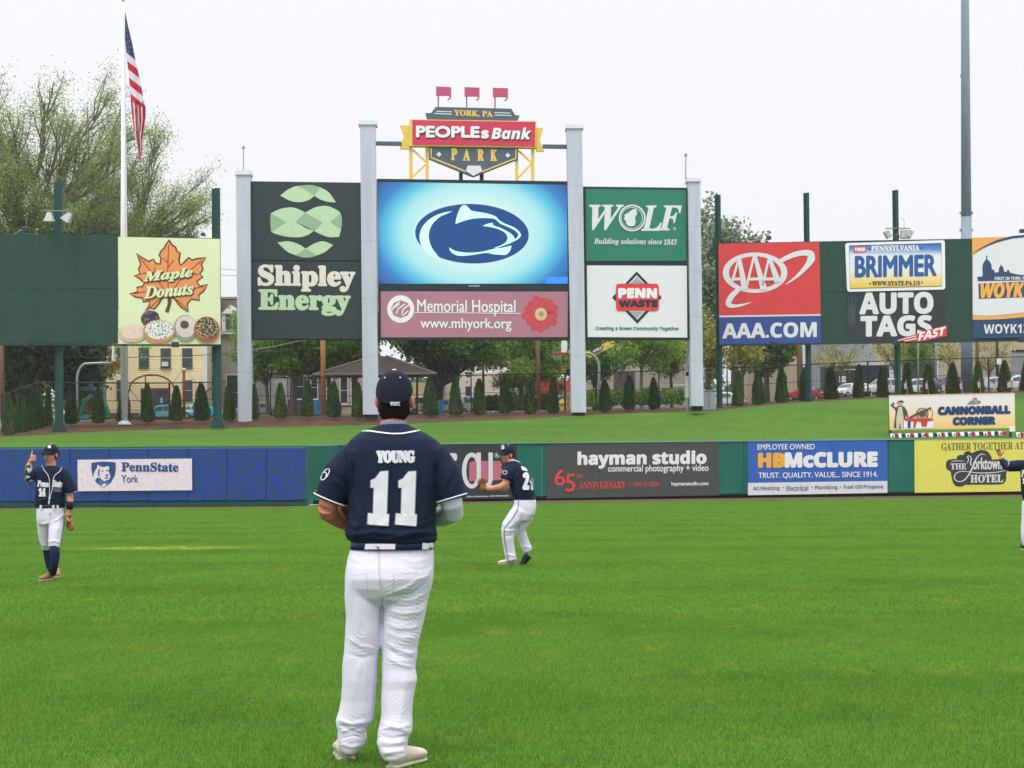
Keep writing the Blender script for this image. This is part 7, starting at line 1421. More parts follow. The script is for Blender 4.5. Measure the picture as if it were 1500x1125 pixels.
def ring(root, p, q, r, w_, m, nm='sleeve_piping', Yd=None, ref=Vector((0, 1, 0))):
    t = (Vector(q) - Vector(p)).normalized(); s_ = t.cross(ref).normalized(); u = s_.cross(t).normalized()
    V, Fc = tube([Vector(q) + s_ * (r[0] * math.cos(a)) + u * (r[1] * math.sin(a)) for a in [i * math.pi / 14 for i in range(29)]], w_, 6, t, False); return mk(nm, V, Fc, m, root, True)
ring(jo, PT(490, 716), PT(483.4, 731.8), (.0815, .0765), .0042, M_wc); ring(jo, PT(655, 714), PT(659.8, 730), (.0795, .0755), .0042, M_wc)
ptext('name_lettering', 'YOUNG', *c7(415, 486), *c7(632, 557), M_wc, jb, jo, .006, 'sb', 1.5, -.4, Y0, 6)
one = [(440, 603), (482, 600), (474, 836), (487, 838), (483, 901), (368, 892), (372, 832), (400, 834), (404, 692), (386, 690), (387, 652), (412, 640)]
for dx in (0, 156):
    pp = [c7(x + dx - (3 if dx else 0), y + (1 if dx else 0)) for x, y in one]; ppoly('number', pp, M_wc, jb, jo, .009, Y0); pstrip('number_outline', pp, 2.4, M_sil, jb, jo, .0075, Y0, closed=True)
for k in range(16):
    pass
lc = c7(136, 618); pstrip('sleeve_emblem', [(lc[0] + (6.2 * math.cos(a) * .9 - 3 * math.sin(a)), lc[1] + (4 * math.cos(a) * -.6 + 8 * math.sin(a))) for a in [i * .4488 for i in range(15)]], 1.3, M_wc, jb, jo, .005, Y0)
pstrip('sleeve_emblem_inner', [(lc[0] - 1.5, lc[1] - 4), (lc[0] + 2.5, lc[1] - 1), (lc[0] + 1, lc[1] + 4)], 1.5, M_wc, jb, jo, .005, Y0); ppoly('maker_mark', [c7(82, 693), c7(96, 690), c7(94, 708), c7(84, 712)], mat('dull lilac mark', (150, 150, 176), .7), jb, jo, .005, Y0)
# undershirt ring at the neck
V, Fc = hloft([(617, 561, 595, .066), (625, 557, 598, .074)], Y0 + .005); mk('undershirt_collar', V, Fc, mat('grey blue undershirt', (112, 132, 158), .8, .05), pl, True)
# compression sleeve on the right arm of the picture
put('compression_sleeve', [tube([PT(659, 726), PT(662, 740), PT(664.5, 751, .03), PT(650, 756.5, .11), PT(622, 760, .22)], [.056, .054, .051, .048, .046], 16)], .006, 2, mat('white compression cloth', (206, 210, 226), .7, .03), pl)
# trousers
pelv = hloft([(794, 517, 635, .14, 0), (803, 514, 634.6, .146, 0), (815, 509.5, 635, .155, 0), (830, 506, 635.4, .165, -.01), (846, 504.6, 634.6, .172, -.015), (860, 504.8, 632, .165, -.01), (874, 507, 627, .145, 0), (888, 522, 612, .09, 0)], Y0, 26, .9)
ll = hloft([(822, 508, 574, .12, 0), (850, 505, 570, .14, -.01), (872, 505.2, 563, .13, 0), (903, 506.6, 560.6, .118, 0), (933, 505.4, 559, .11, 0), (947, 504, 558.4, .102, 0), (960, 503, 555, .098, 0), (975, 502, 553, .098, 0), (995, 501.2, 552, .097, 0), (1025, 499.6, 550, .093, .01), (1041, 496.6, 548.4, .092, .01), (1055, 492, 546.5, .092, .015), (1061, 492.8, 541, .086, .015), (1069, 495.6, 535.5, .083, .02), (1079, 495, 537.5, .086, .02), (1090, 496.6, 534, .084, .02), (1098, 499, 529, .08, .02), (1103, 503, 525, .07, .02)], Y0, 22, .9)
rl = hloft([(822, 568, 634, .12, 0), (850, 560, 634, .14, -.01), (872, 559.2, 629, .132, 0), (903, 559, 621.4, .12, 0), (933, 558.4, 615.6, .11, -.01), (949, 559.4, 611.4, .104, -.01), (964, 560.2, 610, .1, -.02), (979, 560, 608, .1, -.02), (995, 559.4, 610.6, .1, -.03), (1007, 559, 608, .098, -.03), (1025, 558.4, 605.4, .097, -.04), (1045, 558.2, 604, .096, -.05), (1058, 557, 604.4, .096, -.06), (1071, 554, 603.4, .092, -.07), (1080, 553.6, 597.4, .088, -.08), (1088, 552, 597, .09, -.09), (1097, 554.5, 595, .087, -.1), (1106, 558, 596, .085, -.1), (1112, 562, 592, .075, -.1)], Y0, 22, .9)
TF = [([c8(310, 100), c8(312, 200), c8(318, 260), c8(327, 300)], -.010, 1.6), ([c8(327, 296), c8(324, 360), c8(322, 440), c8(320, 520)], -.014, 2.2)]
for pts, am, wd in (([(330, 300), (380, 285), (440, 262), (520, 205)], .008, 2.6), ([(330, 312), (400, 305), (470, 290), (545, 235)], -.006, 2.2), ([(335, 322), (410, 328), (480, 318), (550, 275)], .008, 2.6), ([(335, 345), (420, 358), (500, 345), (548, 315)], -.006, 2.2), ([(335, 365), (420, 388), (500, 380), (538, 350)], .007, 2.6), ([(340, 395), (420, 425), (510, 415)], -.005, 2.4), ([(335, 430), (400, 455), (460, 458), (512, 440)], .007, 3), ([(335, 470), (400, 500), (490, 505)], .005, 3), ([(340, 520), (390, 555), (450, 575), (490, 572)], .008, 3), ([(345, 545), (400, 590), (485, 605)], -.006, 2.4), ([(345, 585), (400, 625), (480, 650)], .007, 3),
                    ([(160, 120), (230, 140), (300, 120)], .004, 4), ([(400, 120), (480, 140), (560, 120)], .005, 4), ([(420, 160), (500, 180), (560, 160)], -.004, 3), ([(500, 230), (545, 200), (565, 160)], .006, 3), ([(160, 500), (220, 540), (300, 560)], .007, 3.2), ([(150, 575), (230, 600), (300, 580)], -.005, 3), ([(205, 330), (215, 420), (200, 500)], .004, 4), ([(230, 600), (200, 700), (190, 820)], .006, 5), ([(270, 620), (262, 740), (255, 860)], -.005, 4), ([(370, 640), (360, 760), (350, 900)], .005, 4.5), ([(430, 680), (425, 800), (415, 900)], .006, 4.5),
                    ([(112, 890), (180, 915), (265, 900)], .010, 3), ([(110, 915), (180, 945), (255, 925)], -.010, 2.4), ([(120, 955), (180, 935), (245, 950)], .010, 2.8), ([(120, 985), (190, 970), (247, 985)], -.007, 2.2), ([(120, 1005), (180, 1025), (240, 1010)], .008, 2.6), ([(315, 905), (390, 935), (468, 915)], .009, 3), ([(305, 945), (380, 925), (465, 955)], .008, 3), ([(305, 970), (380, 985), (460, 962)], -.009, 2.4), ([(303, 1000), (380, 1005), (445, 990)], .010, 3), ([(308, 1025), (390, 1028), (442, 1012)], -.009, 2.3), ([(320, 1055), (390, 1045), (440, 1040)], .009, 2.8), ([(330, 1075), (400, 1070)], -.006, 2.2)):
    TF.append(([c8(x, y) for x, y in pts], am * .62, wd * .95))
to, td = put('trousers', [pelv, ll, rl], .005, 3, M_pants, pl, TF, (.003, 22, 5), crinkle([(600, 868, 34, 34, -.25, 1), (596, 925, 26, 40, .15, 1), (530, 945, 26, 26, .2, .9), (580, 960, 26, 26, .35, 1), (522, 1075, 26, 26, .1, 1.2), (578, 1080, 26, 30, -.1, 1.2), (530, 1010, 20, 50, 1.4, .7), (582, 1015, 22, 50, 1.7, .7), (530, 880, 26, 50, 1.3, .6)], .0042, 7))
tb = [td[2]]
pstrip('seat_seam', [c8(310, 80), c8(311, 180), c8(317, 255)], .5, mat('seam thread', (176, 176, 186), .8), tb, to, .003, Y0)
pstrip('back_pocket', [c8(175, 205), c8(250, 196), c8(255, 290)], .45, mat('seam thread', (176, 176, 186)), tb, to, .003, Y0); pstrip('back_pocket', [c8(375, 290), c8(380, 200), c8(500, 190)], .45, mat('seam thread', (176, 176, 186)), tb, to, .003, Y0)
V, Fc = hloft([(790, 515, 636.4, .152, 0), (797, 513.6, 636.4, .155, 0), (804.3, 513, 636, .157, 0)], Y0 - .002, 40, .9); bo = mk('belt', V, Fc, mat('navy belt', (30, 44, 80), .5, .06), pl, True); bb_ = [BVHTree.FromPolygons([tuple(v) for v in V], Fc)]
ppoly('belt_loop', [c7(357, 1000), c7(522, 1000), c7(520, 1030), c7(352, 1030)], M_pants, bb_, bo, .006, Y0); ppoly('belt_loop', [c7(672, 985), c7(735, 975), c7(731, 1032), c7(668, 1030)], M_pants, bb_, bo, .006, Y0)
pstrip('maker_mark', [c7(412, 1014), c7(438, 1020), c7(420, 1024), c7(436, 1032)], .9, mat('navy stitch', (50, 60, 100), .7), bb_, bo, .008, Y0)
fl = P(507, 1116, Yg(507, 1116)); fl.z = -.004; foot(fl + Vector((-.0, -.0, 0)), -.15, .29, .115, M_shoe, pl)
fr_ = P(574, 1127, Yg(574, 1127)); fr_.z = -.004; foot(fr_ + Vector((-.005, .0, 0)), .5, .29, .105, M_shoe, pl)
RG = Matrix.Rotation(-.35, 3, 'Y') @ Matrix.Rotation(1.15, 3, 'Z')
glove_thing(PT(511, 739, .17), RG, 1.0, 'tan glove held before the chest of the near player, edge visible by his left elbow', M_glv, M_glvd)

# ------------------------------------------------------------------ other players
def player(name_lab, Yp, base, torso, sleeves, arms, pelvis, legs, head, feet, extra=None, skinm=M_skin, pm=M_pants, voxel=.011, neck=None, hands=None, socks=None, fold_t=None, fold_p=None):
    s = 1.0; Q = lambda x, y, d=0.0: P(x, y, Yp + d); root = thing('person', P(base[0], base[1], Yp), name_lab, 'person', 'baseball players on the grass')
    (hx, hy, hs, yaw, pit, rol) = head; hp, hX, hR, hel = head_parts(Q(hx, hy, neck[2] if neck else 0), hs, yaw, pit, rol)
    parts = list(hp)
    n0, n1 = neck[:2]; parts.append(tube([Q(*n0), Q(*n1)], [.056 * hs, .07 * hs], 12))
    parts.append(hloft([(r[0], r[1] + (r[2] - r[1]) * .12, r[2] - (r[2] - r[1]) * .12, r[3] * .8) + tuple(r[4:]) for r in torso[1:]] + [(r[0], r[1] + (r[2] - r[1]) * .12, r[2] - (r[2] - r[1]) * .12, r[3] * .8) + tuple(r[4:]) for r in pelvis[1:-1]], Yp))
    for pts, rr in arms: parts.append(tube([Q(*p) for p in pts], rr, 10))
    for pts, rr in legs: parts.append(tube([Q(*p) for p in pts], [r[0] * .72 for r in rr], 10))
    if hands: parts += hands(Q)
    put('body', parts, .008, 1, skinm, root)
    face(root, hX, hR, hel, hs, skinm); cp, cbv = cap(root, hX, hR, hs, eyelets=False)
    v = remesh([ellipsoid(hX((0, -.025, .01)), (.08 * hs, .084 * hs, .075 * hs), hR, 16, 10)], .008, 1); mk('hair', v[0], v[1], mat('short brown hair', (70, 50, 40), .8, .2, 20), root, True)
    jo, jd = put('jersey', [hloft(torso, Yp, 24, .9)] + [tube([Q(*p) for p in pts], rr, 14) for pts, rr in sleeves], voxel, 2, M_navy, root, fold_t, (.005, 16, 2))
    to, td = put('trousers', [hloft(pelvis, Yp, 22, .9)] + [tube([Q(*p) for p in pts], rr, 14) for pts, rr in legs], voxel, 2, pm, root, fold_p, (.005, 18, 4))
    V, Fc = hloft([(pelvis[0][0] - 1, pelvis[0][1] - .3, pelvis[0][2] + .3, pelvis[0][3] + .006) + tuple(pelvis[0][4:]), (pelvis[0][0] + 3, pelvis[0][1] - .4, pelvis[0][2] + .4, pelvis[0][3] + .008) + tuple(pelvis[0][4:])], Yp, 24, .9); mk('belt', V, Fc, mat('black belt', (28, 30, 38), .4), root, True)
    for (hpnt, ang, L_, wd, pt, mm) in feet: foot(hpnt, ang, L_, wd, mm, root, 1, pt)
    return root, Q, jo, jd, to, td, cp, cbv, hX
# walking player with thumb up
Yw = 21.9
def hw_(Q):
    wr = Q(42.5, 680.5, 0); f = [ellipsoid(Q(48, 671.3, -.02), (.034, .03, .042))]
    for i in range(4):
        z = 667.6 + i * 2.4; f.append(tube([Q(44.5, z, -.035), Q(48.5, z - .2, -.055), Q(52.3, z + .2, -.045), Q(52.8, z + .3, -.01)], [.0105, .0115, .011, .009], 8))
    f.append(tube([Q(45.5, 668.5, -.03), Q(46.6, 664.5, -.035), Q(47.3, 661, -.03), Q(46.8, 659.3, -.03)], [.015, .013, .012, .009], 8)); f.append(tube([wr, Q(44, 676.5, -.01), Q(47, 673, -.02)], [.03, .029, .032], 10))
    return f + hand_parts(Q(101.5, 749, -.04), Vector((-.1, -.1, -1)), Vector((-.5, -.8, 0)), 1.0, .4)
FA = P(67.5, 853, Yg(67.5, 852.8)); FA.z = .012; FB = P(82.5, 846, Yg(82.5, 848)); FB.z = .02
R1 = player('walking baseball player on the left in navy jersey number 14 giving a thumbs up', Yw, (75, 853),
    [(682, 67, 84, .07), (686, 58, 92, .1), (692, 54.5, 96, .12), (702, 53, 97, .128), (716, 52.5, 96, .13), (730, 51.5, 95, .13), (740, 51, 95.5, .13), (743, 53, 94.5, .125)],
    [([(60, 691), (53, 694), (46.5, 699)], [(.075, .08), (.08, .08), (.07, .075)]), ([(90, 691), (97, 702), (102, 712), (105.5, 722)], [(.075, .08), (.082, .085), (.085, .085), (.085, .085)])],
    [([(58, 693), (48, 699), (43.5, 704), (41.5, 701, -.02), (42, 690, -.03), (43, 680, -.02)], [.055, .052, .045, .05, .045, .032]), ([(92, 695), (99, 710), (102.5, 726), (103, 738, -.03), (101.5, 749, -.04)], [.055, .05, .046, .042, .03])],
    [(741, 53.5, 94, .125), (750, 53.5, 94.8, .135), (760, 54, 95, .135), (768, 56, 93, .12)],
    [([(64.5, 758, .02), (65, 780, .08), (66.5, 795, .12), (68, 804, .16)], [(.098, .11), (.088, .1), (.072, .08), (.056, .06)]), ([(83.5, 758, 0), (82.3, 778, -.06), (80.3, 793, -.1), (79.5, 802, -.12)], [(.105, .11), (.1, .1), (.088, .085), (.074, .07)])],
    (74.8, 666.8, 1.1, -.28, .02, 0), [(FA + Vector((.02, .24, 0)), math.pi + .35, .29, .1, 0, mat('brown shoe leather', (150, 112, 84), .6, .2, 12)), (FB + Vector((-.01, .12, 0)), math.pi - .2, .28, .1, 0, mat('brown shoe leather', (150, 112, 84)))], neck=((74.8, 676), (75, 690), 0), hands=hw_,
    fold_t=[([(60, 700), (66, 720), (60, 738)], .012, 1.6), ([(90, 700), (86, 722), (92, 738)], .012, 1.6), ([(70, 705), (74, 735)], -.01, 1.4), ([(55, 735), (75, 730), (92, 737)], .012, 1.6)],
    fold_p=[([(74, 752), (75, 765)], -.02, 1.3), ([(76, 765), (86, 760), (94, 752)], .012, 1.5), ([(60, 770), (72, 764)], .012, 1.5), ([(70, 795), (80, 792), (90, 796)], .012, 1.3), ([(62, 798), (70, 800)], .012, 1.2), ([(84, 770), (82, 790)], .01, 2)])
root, Q, jo, jd, to, td, cp, cbv, hX = R1
for pts, rr in (([(68.5, 800, .16), (69.5, 815, .2), (72, 830, .2), (79, 842, .16)], [.054, .05, .042, .036]), ([(79.5, 800, -.12), (80.5, 812, -.13), (80, 826, -.12), (78, 841, -.1)], [.068, .066, .052, .04])):
    V, Fc = tube([Q(*p) for p in pts], rr, 14); mk('sock', V, Fc, M_sock, root, True)
zb = speck('zebra sleeve cloth', (34, 36, 44), (206, 206, 208), 14, .5)
put('arm_sleeve', [tube([Q(*p) for p in [(53, 694.5), (45, 701), (43, 703.5), (41.3, 700, -.02), (41.8, 690, -.03), (42.6, 681, -.02)]], [.06, .06, .056, .058, .052, .04], 14)], .009, 1, zb, root)
V, Fc = tube([Q(102.8, 735, -.025), Q(102.2, 746.5, -.035)], [.05, .042], 14); wbnd = mk('wristband', V, Fc, mat('black wristband', (28, 30, 36), .8), root, True)
J = [jd[2]]
pstrip('jersey_piping', [(61.5, 681.5), (64, 688), (70, 695), (72.5, 703), (72.8, 716), (72, 728), (71, 738)], .9, M_wc, J, jo, .012, Yw, 1); pstrip('jersey_piping', [(91, 683.5), (88, 690), (80.5, 696), (78, 701), (76.5, 716), (73, 730), (71.5, 739)], .9, M_wc, J, jo, .012, Yw, 1)
pstrip('sleeve_piping', [(95, 723.6), (104, 722.6), (112.5, 719.4)], .9, M_wc, J, jo, .012, Yw, 1)
ptext('team_lettering', 'Penn', 54, 704, 72, 713.5, M_wc, J, jo, .015, 'sbi', .5, 1, Yw, 3); ptext('team_lettering', 'State', 76, 703, 91.5, 714, M_wc, J, jo, .015, 'sbi', .5, 1, Yw, 3); ptext('number', '14', 56.2, 714.5, 67.2, 727.5, M_wc, J, jo, .015, 'sb', .8, 0, Yw, 3); ptext('team_lettering', 'YORK', 77.5, 715.2, 91, 720.8, M_sil, J, jo, .015, 'sb', .2, .6, Yw, 3)
ptext('cap_letter', 'S', 70.0, 652, 74.6, 656.6, M_wc, [cbv], cp, .006, 'sb', .5, 0, Yw, 2)
pstrip('trouser_piping', [(94.3, 745), (94.5, 765), (91, 785), (88.5, 800)], .7, mat('navy cord', (34, 42, 74), .7), [td[2]], to, .01, Yw, 1)
for x0, x1 in ((58, 61.5), (76.5, 80), (83, 86)): v = hloft([(740, x0, x1, .01), (745.5, x0, x1, .01)], Yw - .14); mk('belt_loop', v[0], v[1], M_pants, root)
glove_thing(Q(103, 763, -.02), Matrix.Rotation(2.9, 3, 'Y') @ Matrix.Rotation(.9, 3, 'Z'), .8, 'brown glove hanging at the side of the thumbs up player', M_glv, M_glvd)
# throwing player in the middle
Yt = 25.3; FF = P(757, 826, Yg(757, 829)); FF.z = .012; FK = P(779, 817, Yg(774, 829) + .05)
def ht(Q): return hand_parts(Q(715, 716.3, -.15), Vector((-1, -.2, .15)), Vector((0, -.4, 1)), 1.0, .5)
R2 = player('crouching baseball player in the middle turning to throw, navy jersey number 21', Yt, (756, 829),
    [(673.5, 744, 757, .07, .02), (678, 741, 763, .12, .02), (685, 740.5, 769.5, .15), (695, 742, 775, .165), (706, 744, 779.5, .17), (718, 747.5, 782.5, .165), (727, 750.5, 784, .155), (731.5, 753, 784, .145)],
    [([(752, 684, -.05), (745.5, 692, -.12), (740.5, 703, -.15)], [(.09, .09), (.098, .1), (.096, .1)])],
    [([(752, 685, -.05), (744, 699, -.13), (740, 709, -.16), (733, 713.5, -.17), (724, 715, -.16), (714.5, 716.3, -.15)], [.06, .06, .058, .055, .046, .034]), ([(768, 690, .1), (762, 712, .18), (740, 716, .12), (716, 714, .02)], [.055, .05, .045, .035])],
    [(729, 753, 784, .14), (735, 752.5, 785, .15), (744, 751, 785.6, .155), (754, 748.5, 783, .15), (763, 748, 776, .13)],
    [([(762, 748, -.04), (753, 760, -.06), (744.5, 771, -.08), (743.5, 779, -.08), (744.5, 795, -.06), (747, 810, -.04), (749.5, 821, -.04)], [(.13, .14), (.125, .13), (.108, .11), (.104, .1), (.09, .09), (.088, .088), (.08, .085)]), ([(771, 755, .06), (765, 768, .08), (762.5, 778, .1), (766, 790, .14), (772, 804, .16), (774, 808, .16)], [(.12, .13), (.1, .11), (.085, .09), (.08, .085), (.078, .08), (.07, .075)])],
    (743.5, 666.5, 1.14, -.95, .05, .06), [(FF + Vector((0, .0, 0)), math.pi * 1.5 + .25, .3, .1, 0, M_shoe), (FK + Vector((0, 0, 0)), math.pi * 1.5 - .1, .29, .1, -.85, M_shoed)], neck=((746, 674), (751, 682), 0), hands=ht,
    fold_t=[([(748, 712), (756, 700), (762, 690)], .014, 2), ([(752, 724), (764, 716), (780, 722)], .012, 1.6), ([(745, 700), (752, 712), (752, 728)], -.014, 1.8)],
    fold_p=[([(744, 774), (752, 768), (762, 758)], .012, 1.8), ([(736, 776), (746, 778), (756, 776)], .014, 1.3), ([(740, 786), (752, 784)], -.01, 1.3), ([(770, 770), (762, 776), (756, 782)], .012, 1.4), ([(742, 812), (756, 815)], .012, 1.3), ([(766, 800), (779, 803)], .012, 1.3), ([(757, 745), (758, 760), (752, 770)], -.01, 1.6)])
root, Q, jo, jd, to, td, cp, cbv, hX = R2; J = [jd[2]]
pstrip('trouser_piping', [(759.5, 733), (758.5, 746), (750, 760), (738.5, 774), (738.5, 790), (742, 806), (744, 820)], .8, mat('navy cord', (34, 42, 74)), [td[2]], to, .01, Yt, 1)
pstrip('sleeve_piping', [(731.5, 700.5), (740, 703.5), (748, 708)], 1.1, M_wc, J, jo, .012, Yt, 1); pstrip('collar_piping', [(747, 674.6), (754, 674), (760, 676.4), (763, 678.4)], .9, M_wc, J, jo, .012, Yt, 1)
ptext('number', '2', 765.5, 691.5, 775.5, 717.5, M_wc, J, jo, .014, 'b', 1.5, 0, Yt, 3); ptext('number', '1', 775.5, 700, 781.5, 718, M_wc, J, jo, .014, 'b', 1.2, 0, Yt, 3); ptext('name_lettering', 'OLSON', 763, 683, 773.5, 690.5, M_wc, J, jo, .014, 'b', .6, 4, Yt, 3) if False else ppoly('name_panel', [(763.3, 682.3), (768, 684), (771.5, 687), (773.3, 690.3), (766.5, 688.8), (764.5, 688)], M_wc, J, jo, .014, Yt)
pstrip('sleeve_emblem', [(739.7 + 3 * math.cos(a), 692 + 2.6 * math.sin(a)) for a in [i * .52 for i in range(13)]], 1.1, mat('pale blue grey emblem', (176, 186, 200), .7), J, jo, .012, Yt, 1)
ptext('cap_letter', 'S', 734, 651.5, 738.8, 658, M_wc, [cbv], cp, .006, 'sb', .6, 0, Yt, 2)
glove_thing(Q(706, 713, -.2), Matrix.Rotation(-.7, 3, 'Y') @ Matrix.Rotation(.9, 3, 'Z') @ Matrix.Rotation(.5, 3, 'X'), .85, 'tan glove in front of the throwing player over the credit union banner', M_glv, M_glvd)
# player cut by the right edge
Yr = 29.5; FC = P(1502, 806, Yg(1502, 806)); FC.z = .012; FD = P(1526, 806, Yg(1526, 806)); FD.z = .012
def hr(Q): return hand_parts(Q(1465.5, 668.5, -.05), Vector((-.35, -.1, 1)), Vector((.6, -.5, .2)), 1.1, .35) + hand_parts(Q(1549, 738, -.02), Vector((.1, 0, -1)), Vector((-.6, -.6, 0)), 1.1, .35)
R3 = player('baseball player cut by the right photo edge, stretching one arm out', Yr, (1515, 806),
    [(670, 1508, 1526, .08), (674, 1501, 1534, .11), (681, 1496, 1539, .13), (694, 1494.5, 1540, .14), (712, 1495.5, 1537, .14), (726, 1497, 1535, .13), (731, 1498.5, 1534, .125)],
    [([(1502, 681), (1491, 682), (1481, 683), (1475.5, 684)], [(.09, .09), (.105, .1), (.1, .1), (.09, .09)]), ([(1533, 682), (1541, 696), (1545, 708)], [(.09, .09), (.1, .1), (.1, .1)])],
    [([(1502, 681), (1486, 684), (1474, 684), (1470, 679, -.03), (1466, 670, -.05)], [.06, .058, .055, .045, .034]), ([(1534, 683), (1543, 706), (1547, 722), (1549, 737, -.02)], [.06, .055, .05, .035])],
    [(730, 1498.5, 1534, .125), (740, 1497, 1535, .135), (752, 1496.5, 1536, .13), (760, 1499, 1533, .12)],
    [([(1506, 750), (1503.5, 772), (1502.5, 790), (1504, 799)], [(.11, .12), (.1, .1), (.085, .085), (.075, .075)]), ([(1526, 750), (1528, 772), (1529, 790), (1528, 799)], [(.11, .12), (.1, .1), (.085, .085), (.075, .075)])],
    (1517, 655, 1.1, .3, 0, 0), [(FC + Vector((0, .15, 0)), math.pi + .3, .3, .1, 0, M_shoed), (FD + Vector((0, .15, 0)), math.pi - .3, .3, .1, 0, M_shoed)], neck=((1517, 664), (1517, 676), 0), hands=hr)
root, Q, jo, jd, to, td, cp, cbv, hX = R3; J = [jd[2]]
put('undershirt_sleeve', [tube([Q(*p) for p in [(1477, 684), (1473, 683, -.01), (1469, 677, -.03), (1466.6, 671.5, -.045)]], [.078, .066, .055, .046], 14)], .01, 1, mat('dark blue undershirt', (38, 54, 96), .8, .08), root)
pstrip('sleeve_piping', [(1479, 672.5), (1477.5, 680), (1474.5, 688)], .9, M_wc, J, jo, .012, Yr, 1); ptext('team_lettering', 'P', 1495, 688, 1502, 699, M_wc, J, jo, .015, 'sbi', .7, 0, Yr, 3); ptext('number', '1', 1497.5, 700, 1501.5, 709, M_wc, J, jo, .015, 'sb', .8, 0, Yr, 3)
# ================================================================== TURF BLADES
M_blade = grass_mat('turf blades', (107, 155, 56), True)
bn = M_blade.node_tree; bl_ = bn.links; pb_ = bn.nodes['Principled BSDF']; tb_ = bn.nodes.new('ShaderNodeBsdfTranslucent'); mb_ = bn.nodes.new('ShaderNodeMixShader'); mb_.inputs[0].default_value = .45
src = pb_.inputs['Base Color'].links[0].from_socket; gi = bn.nodes.new('ShaderNodeNewGeometry'); mr_ = bn.nodes.new('ShaderNodeMapRange'); mr_.inputs[3].default_value = .55; mr_.inputs[4].default_value = 1.5; bl_.new(gi.outputs['Random Per Island'], mr_.inputs[0])
vs_ = bn.nodes.new('ShaderNodeVectorMath'); vs_.operation = 'SCALE'; bl_.new(src, vs_.inputs[0]); bl_.new(mr_.outputs[0], vs_.inputs['Scale']); bl_.new(vs_.outputs[0], pb_.inputs['Base Color']); bl_.new(vs_.outputs[0], tb_.inputs[0])
bl_.new(pb_.outputs[0], mb_.inputs[1]); bl_.new(tb_.outputs[0], mb_.inputs[2]); bl_.new(mb_.outputs[0], bn.nodes['Material Output'].inputs[0])
for l_ in list(pb_.inputs['Normal'].links): bl_.remove(l_)
def blade_patch(nm, size, count, h0, h1, wd, seed):
    rs = np.random.RandomState(seed); px = rs.uniform(-size / 2, size / 2, (count, 2)); h = rs.uniform(h0, h1, count); a = rs.uniform(0, 6.283, count); ln_ = rs.uniform(.1, .9, count) * h; la = rs.uniform(0, 6.283, count)
    w_ = wd * rs.uniform(.7, 1.3, count); dx = np.cos(a) * w_ / 2; dy = np.sin(a) * w_ / 2; V = np.zeros((count, 3, 3))
    V[:, 0, 0] = px[:, 0] - dx; V[:, 0, 1] = px[:, 1] - dy; V[:, 1, 0] = px[:, 0] + dx; V[:, 1, 1] = px[:, 1] + dy; V[:, 2, 0] = px[:, 0] + np.cos(la) * ln_; V[:, 2, 1] = px[:, 1] + np.sin(la) * ln_; V[:, 2, 2] = h; V[:, :2, 2] = -.004
    me = bpy.data.meshes.new(nm); me.vertices.add(count * 3); me.vertices.foreach_set('co', V.ravel()); me.loops.add(count * 3); me.loops.foreach_set('vertex_index', np.arange(count * 3)); me.polygons.add(count); me.polygons.foreach_set('loop_start', np.arange(count) * 3); me.update(calc_edges=True); me.materials.append(M_blade)
    return bpy.data.objects.new(nm, me)
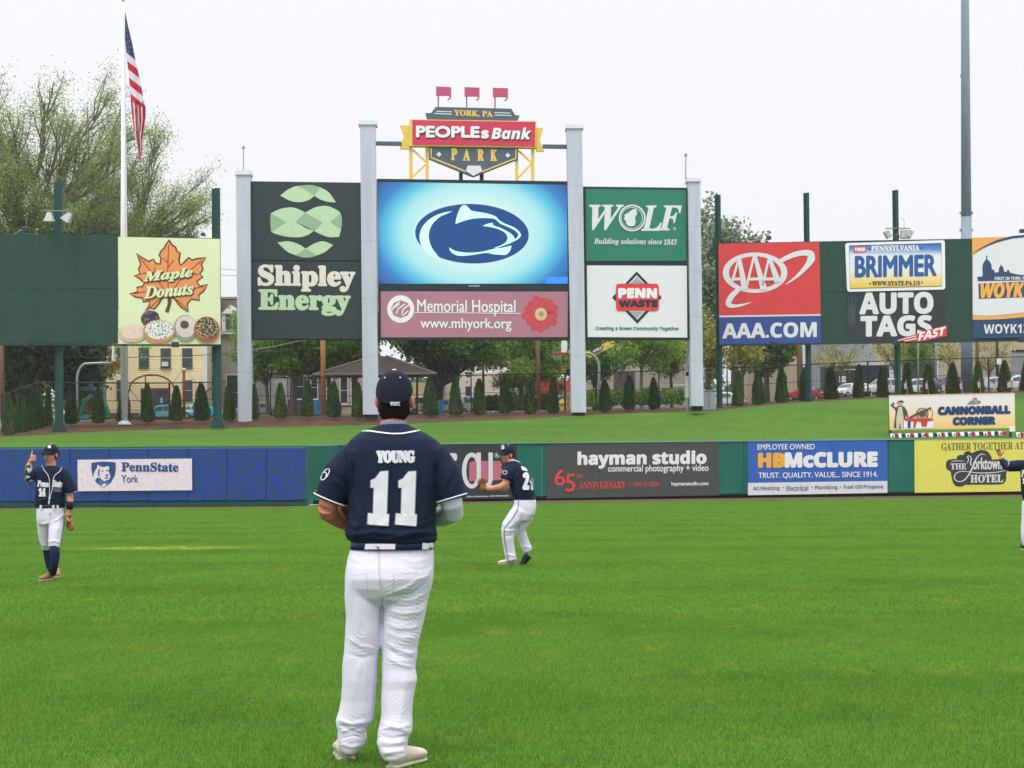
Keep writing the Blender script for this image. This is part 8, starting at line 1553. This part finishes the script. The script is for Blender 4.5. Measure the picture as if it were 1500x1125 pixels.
def turf(nm, y0, y1, size, patch, lab, ks=1.0):
    rs = np.random.RandomState(3); pts = []
    y = y0
    while y < y1:
        hw = .33 * y + 1.4; x = -hw
        while x < hw:
            if y + size / 2 > 78:
                px_ = 750 + F * x / y
                if y + size / 2 > Yg(px_, wy(px_) + 3.6): x += size; continue
            pts.append((x + rs.uniform(-.03, .03) * size, y + rs.uniform(-.03, .03) * size, 0)); x += size
        y += size
    me = bpy.data.meshes.new(nm); me.from_pydata(pts, [], []); o = bpy.data.objects.new(nm, me); C.objects.link(o); tag(o, lab, 'grass', None, 'stuff')
    ng = bpy.data.node_groups.new(nm, 'GeometryNodeTree'); ng.interface.new_socket('Geometry', in_out='INPUT', socket_type='NodeSocketGeometry'); ng.interface.new_socket('Geometry', in_out='OUTPUT', socket_type='NodeSocketGeometry')
    gin = ng.nodes.new('NodeGroupInput'); gout = ng.nodes.new('NodeGroupOutput'); ip = ng.nodes.new('GeometryNodeInstanceOnPoints'); oi = ng.nodes.new('GeometryNodeObjectInfo'); oi.inputs['Object'].default_value = patch; oi.inputs['As Instance'].default_value = True
    rv = ng.nodes.new('FunctionNodeRandomValue'); rv.data_type = 'INT'; rv.inputs['Min'].default_value = 0; rv.inputs['Max'].default_value = 3
    ml = ng.nodes.new('ShaderNodeMath'); ml.operation = 'MULTIPLY'; ml.inputs[1].default_value = math.pi / 2; cx = ng.nodes.new('ShaderNodeCombineXYZ'); rv2 = ng.nodes.new('FunctionNodeRandomValue'); rv2.data_type = 'FLOAT'; rv2.inputs[2].default_value = .75; rv2.inputs[3].default_value = 1.3; cs = ng.nodes.new('ShaderNodeCombineXYZ'); cs.inputs[0].default_value = 1.1; cs.inputs[1].default_value = 1.1
    K = ng.links; K.new(gin.outputs[0], ip.inputs['Points']); K.new(oi.outputs['Geometry'], ip.inputs['Instance']); K.new(rv.outputs[2], ml.inputs[0]); K.new(ml.outputs[0], cx.inputs[2]); K.new(cx.outputs[0], ip.inputs['Rotation']); K.new(rv2.outputs[1], cs.inputs[2]); K.new(cs.outputs[0], ip.inputs['Scale']); K.new(ip.outputs[0], gout.inputs[0])
    md = o.modifiers.new('scatter', 'NODES'); md.node_group = ng; return o
turf('near_turf_grass', 7.0, 16.0, .5, blade_patch('grass_patch', .5, 3400, .012, .030, .0034, 1), 'short mown grass blades around the near player')
turf('far_turf_grass', 16.0, 40.0, 1.0, blade_patch('grass_patch', 1.0, 5200, .014, .034, .007, 2), 'short mown grass blades further out on the outfield')
turf('distant_turf_grass', 40.0, 110.0, 2.0, blade_patch('grass_patch', 2.0, 6500, .018, .040, .016, 3), 'short mown grass blades stretching to the warning track')
# fallen leaves and dirt specks on the grass
rg = random.Random(12); M_fl = mat('dry leaf', (124, 88, 44), .8, .2)
for i, (x, y, w_) in enumerate(((323, 1051, 'farther left of the near player\'s feet'), (372, 1033, 'closest one left of the near player\'s ankles'), (636, 910, 'just right of the near player\'s right thigh'), (308, 930, 'left of the near player level with his knees'), (249, 874, 'below the pale worn patch at left'), (1075, 925, 'alone on the right half of the grass'), (180, 1090, 'alone near the lower left corner'))):
    p = P(x, y, Yg(x, y)); p.z = .032; s_ = .018 * Yg(x, y) / 9
    V = [p + Vector((math.cos(a) * s_ * rg.uniform(.7, 1.2), math.sin(a) * s_ * rg.uniform(.4, .9), rg.uniform(-.004, .006))) for a in [k * 1.05 for k in range(6)]]
    o = mk('fallen_leaf', V, [tuple(range(6))], M_fl); tag(o, 'tiny dry brown leaf on the grass, ' + w_, 'leaf', 'dry leaves on the grass')

# ================================================================== HAZE
hz = bpy.data.materials.new('pale air'); hz.use_nodes = True; n = hz.node_tree.nodes; n.remove(n['Principled BSDF']); pv_ = n.new('ShaderNodeVolumePrincipled'); pv_.inputs['Color'].default_value = (.95, .97, 1, 1); pv_.inputs['Density'].default_value = .0002
hz.node_tree.links.new(pv_.outputs[0], n['Material Output'].inputs['Volume'])
V, Fc = box(-520, 520, -16, 910, -1.2, 75); tag(mk('haze', V, Fc, hz), kind='stuff')
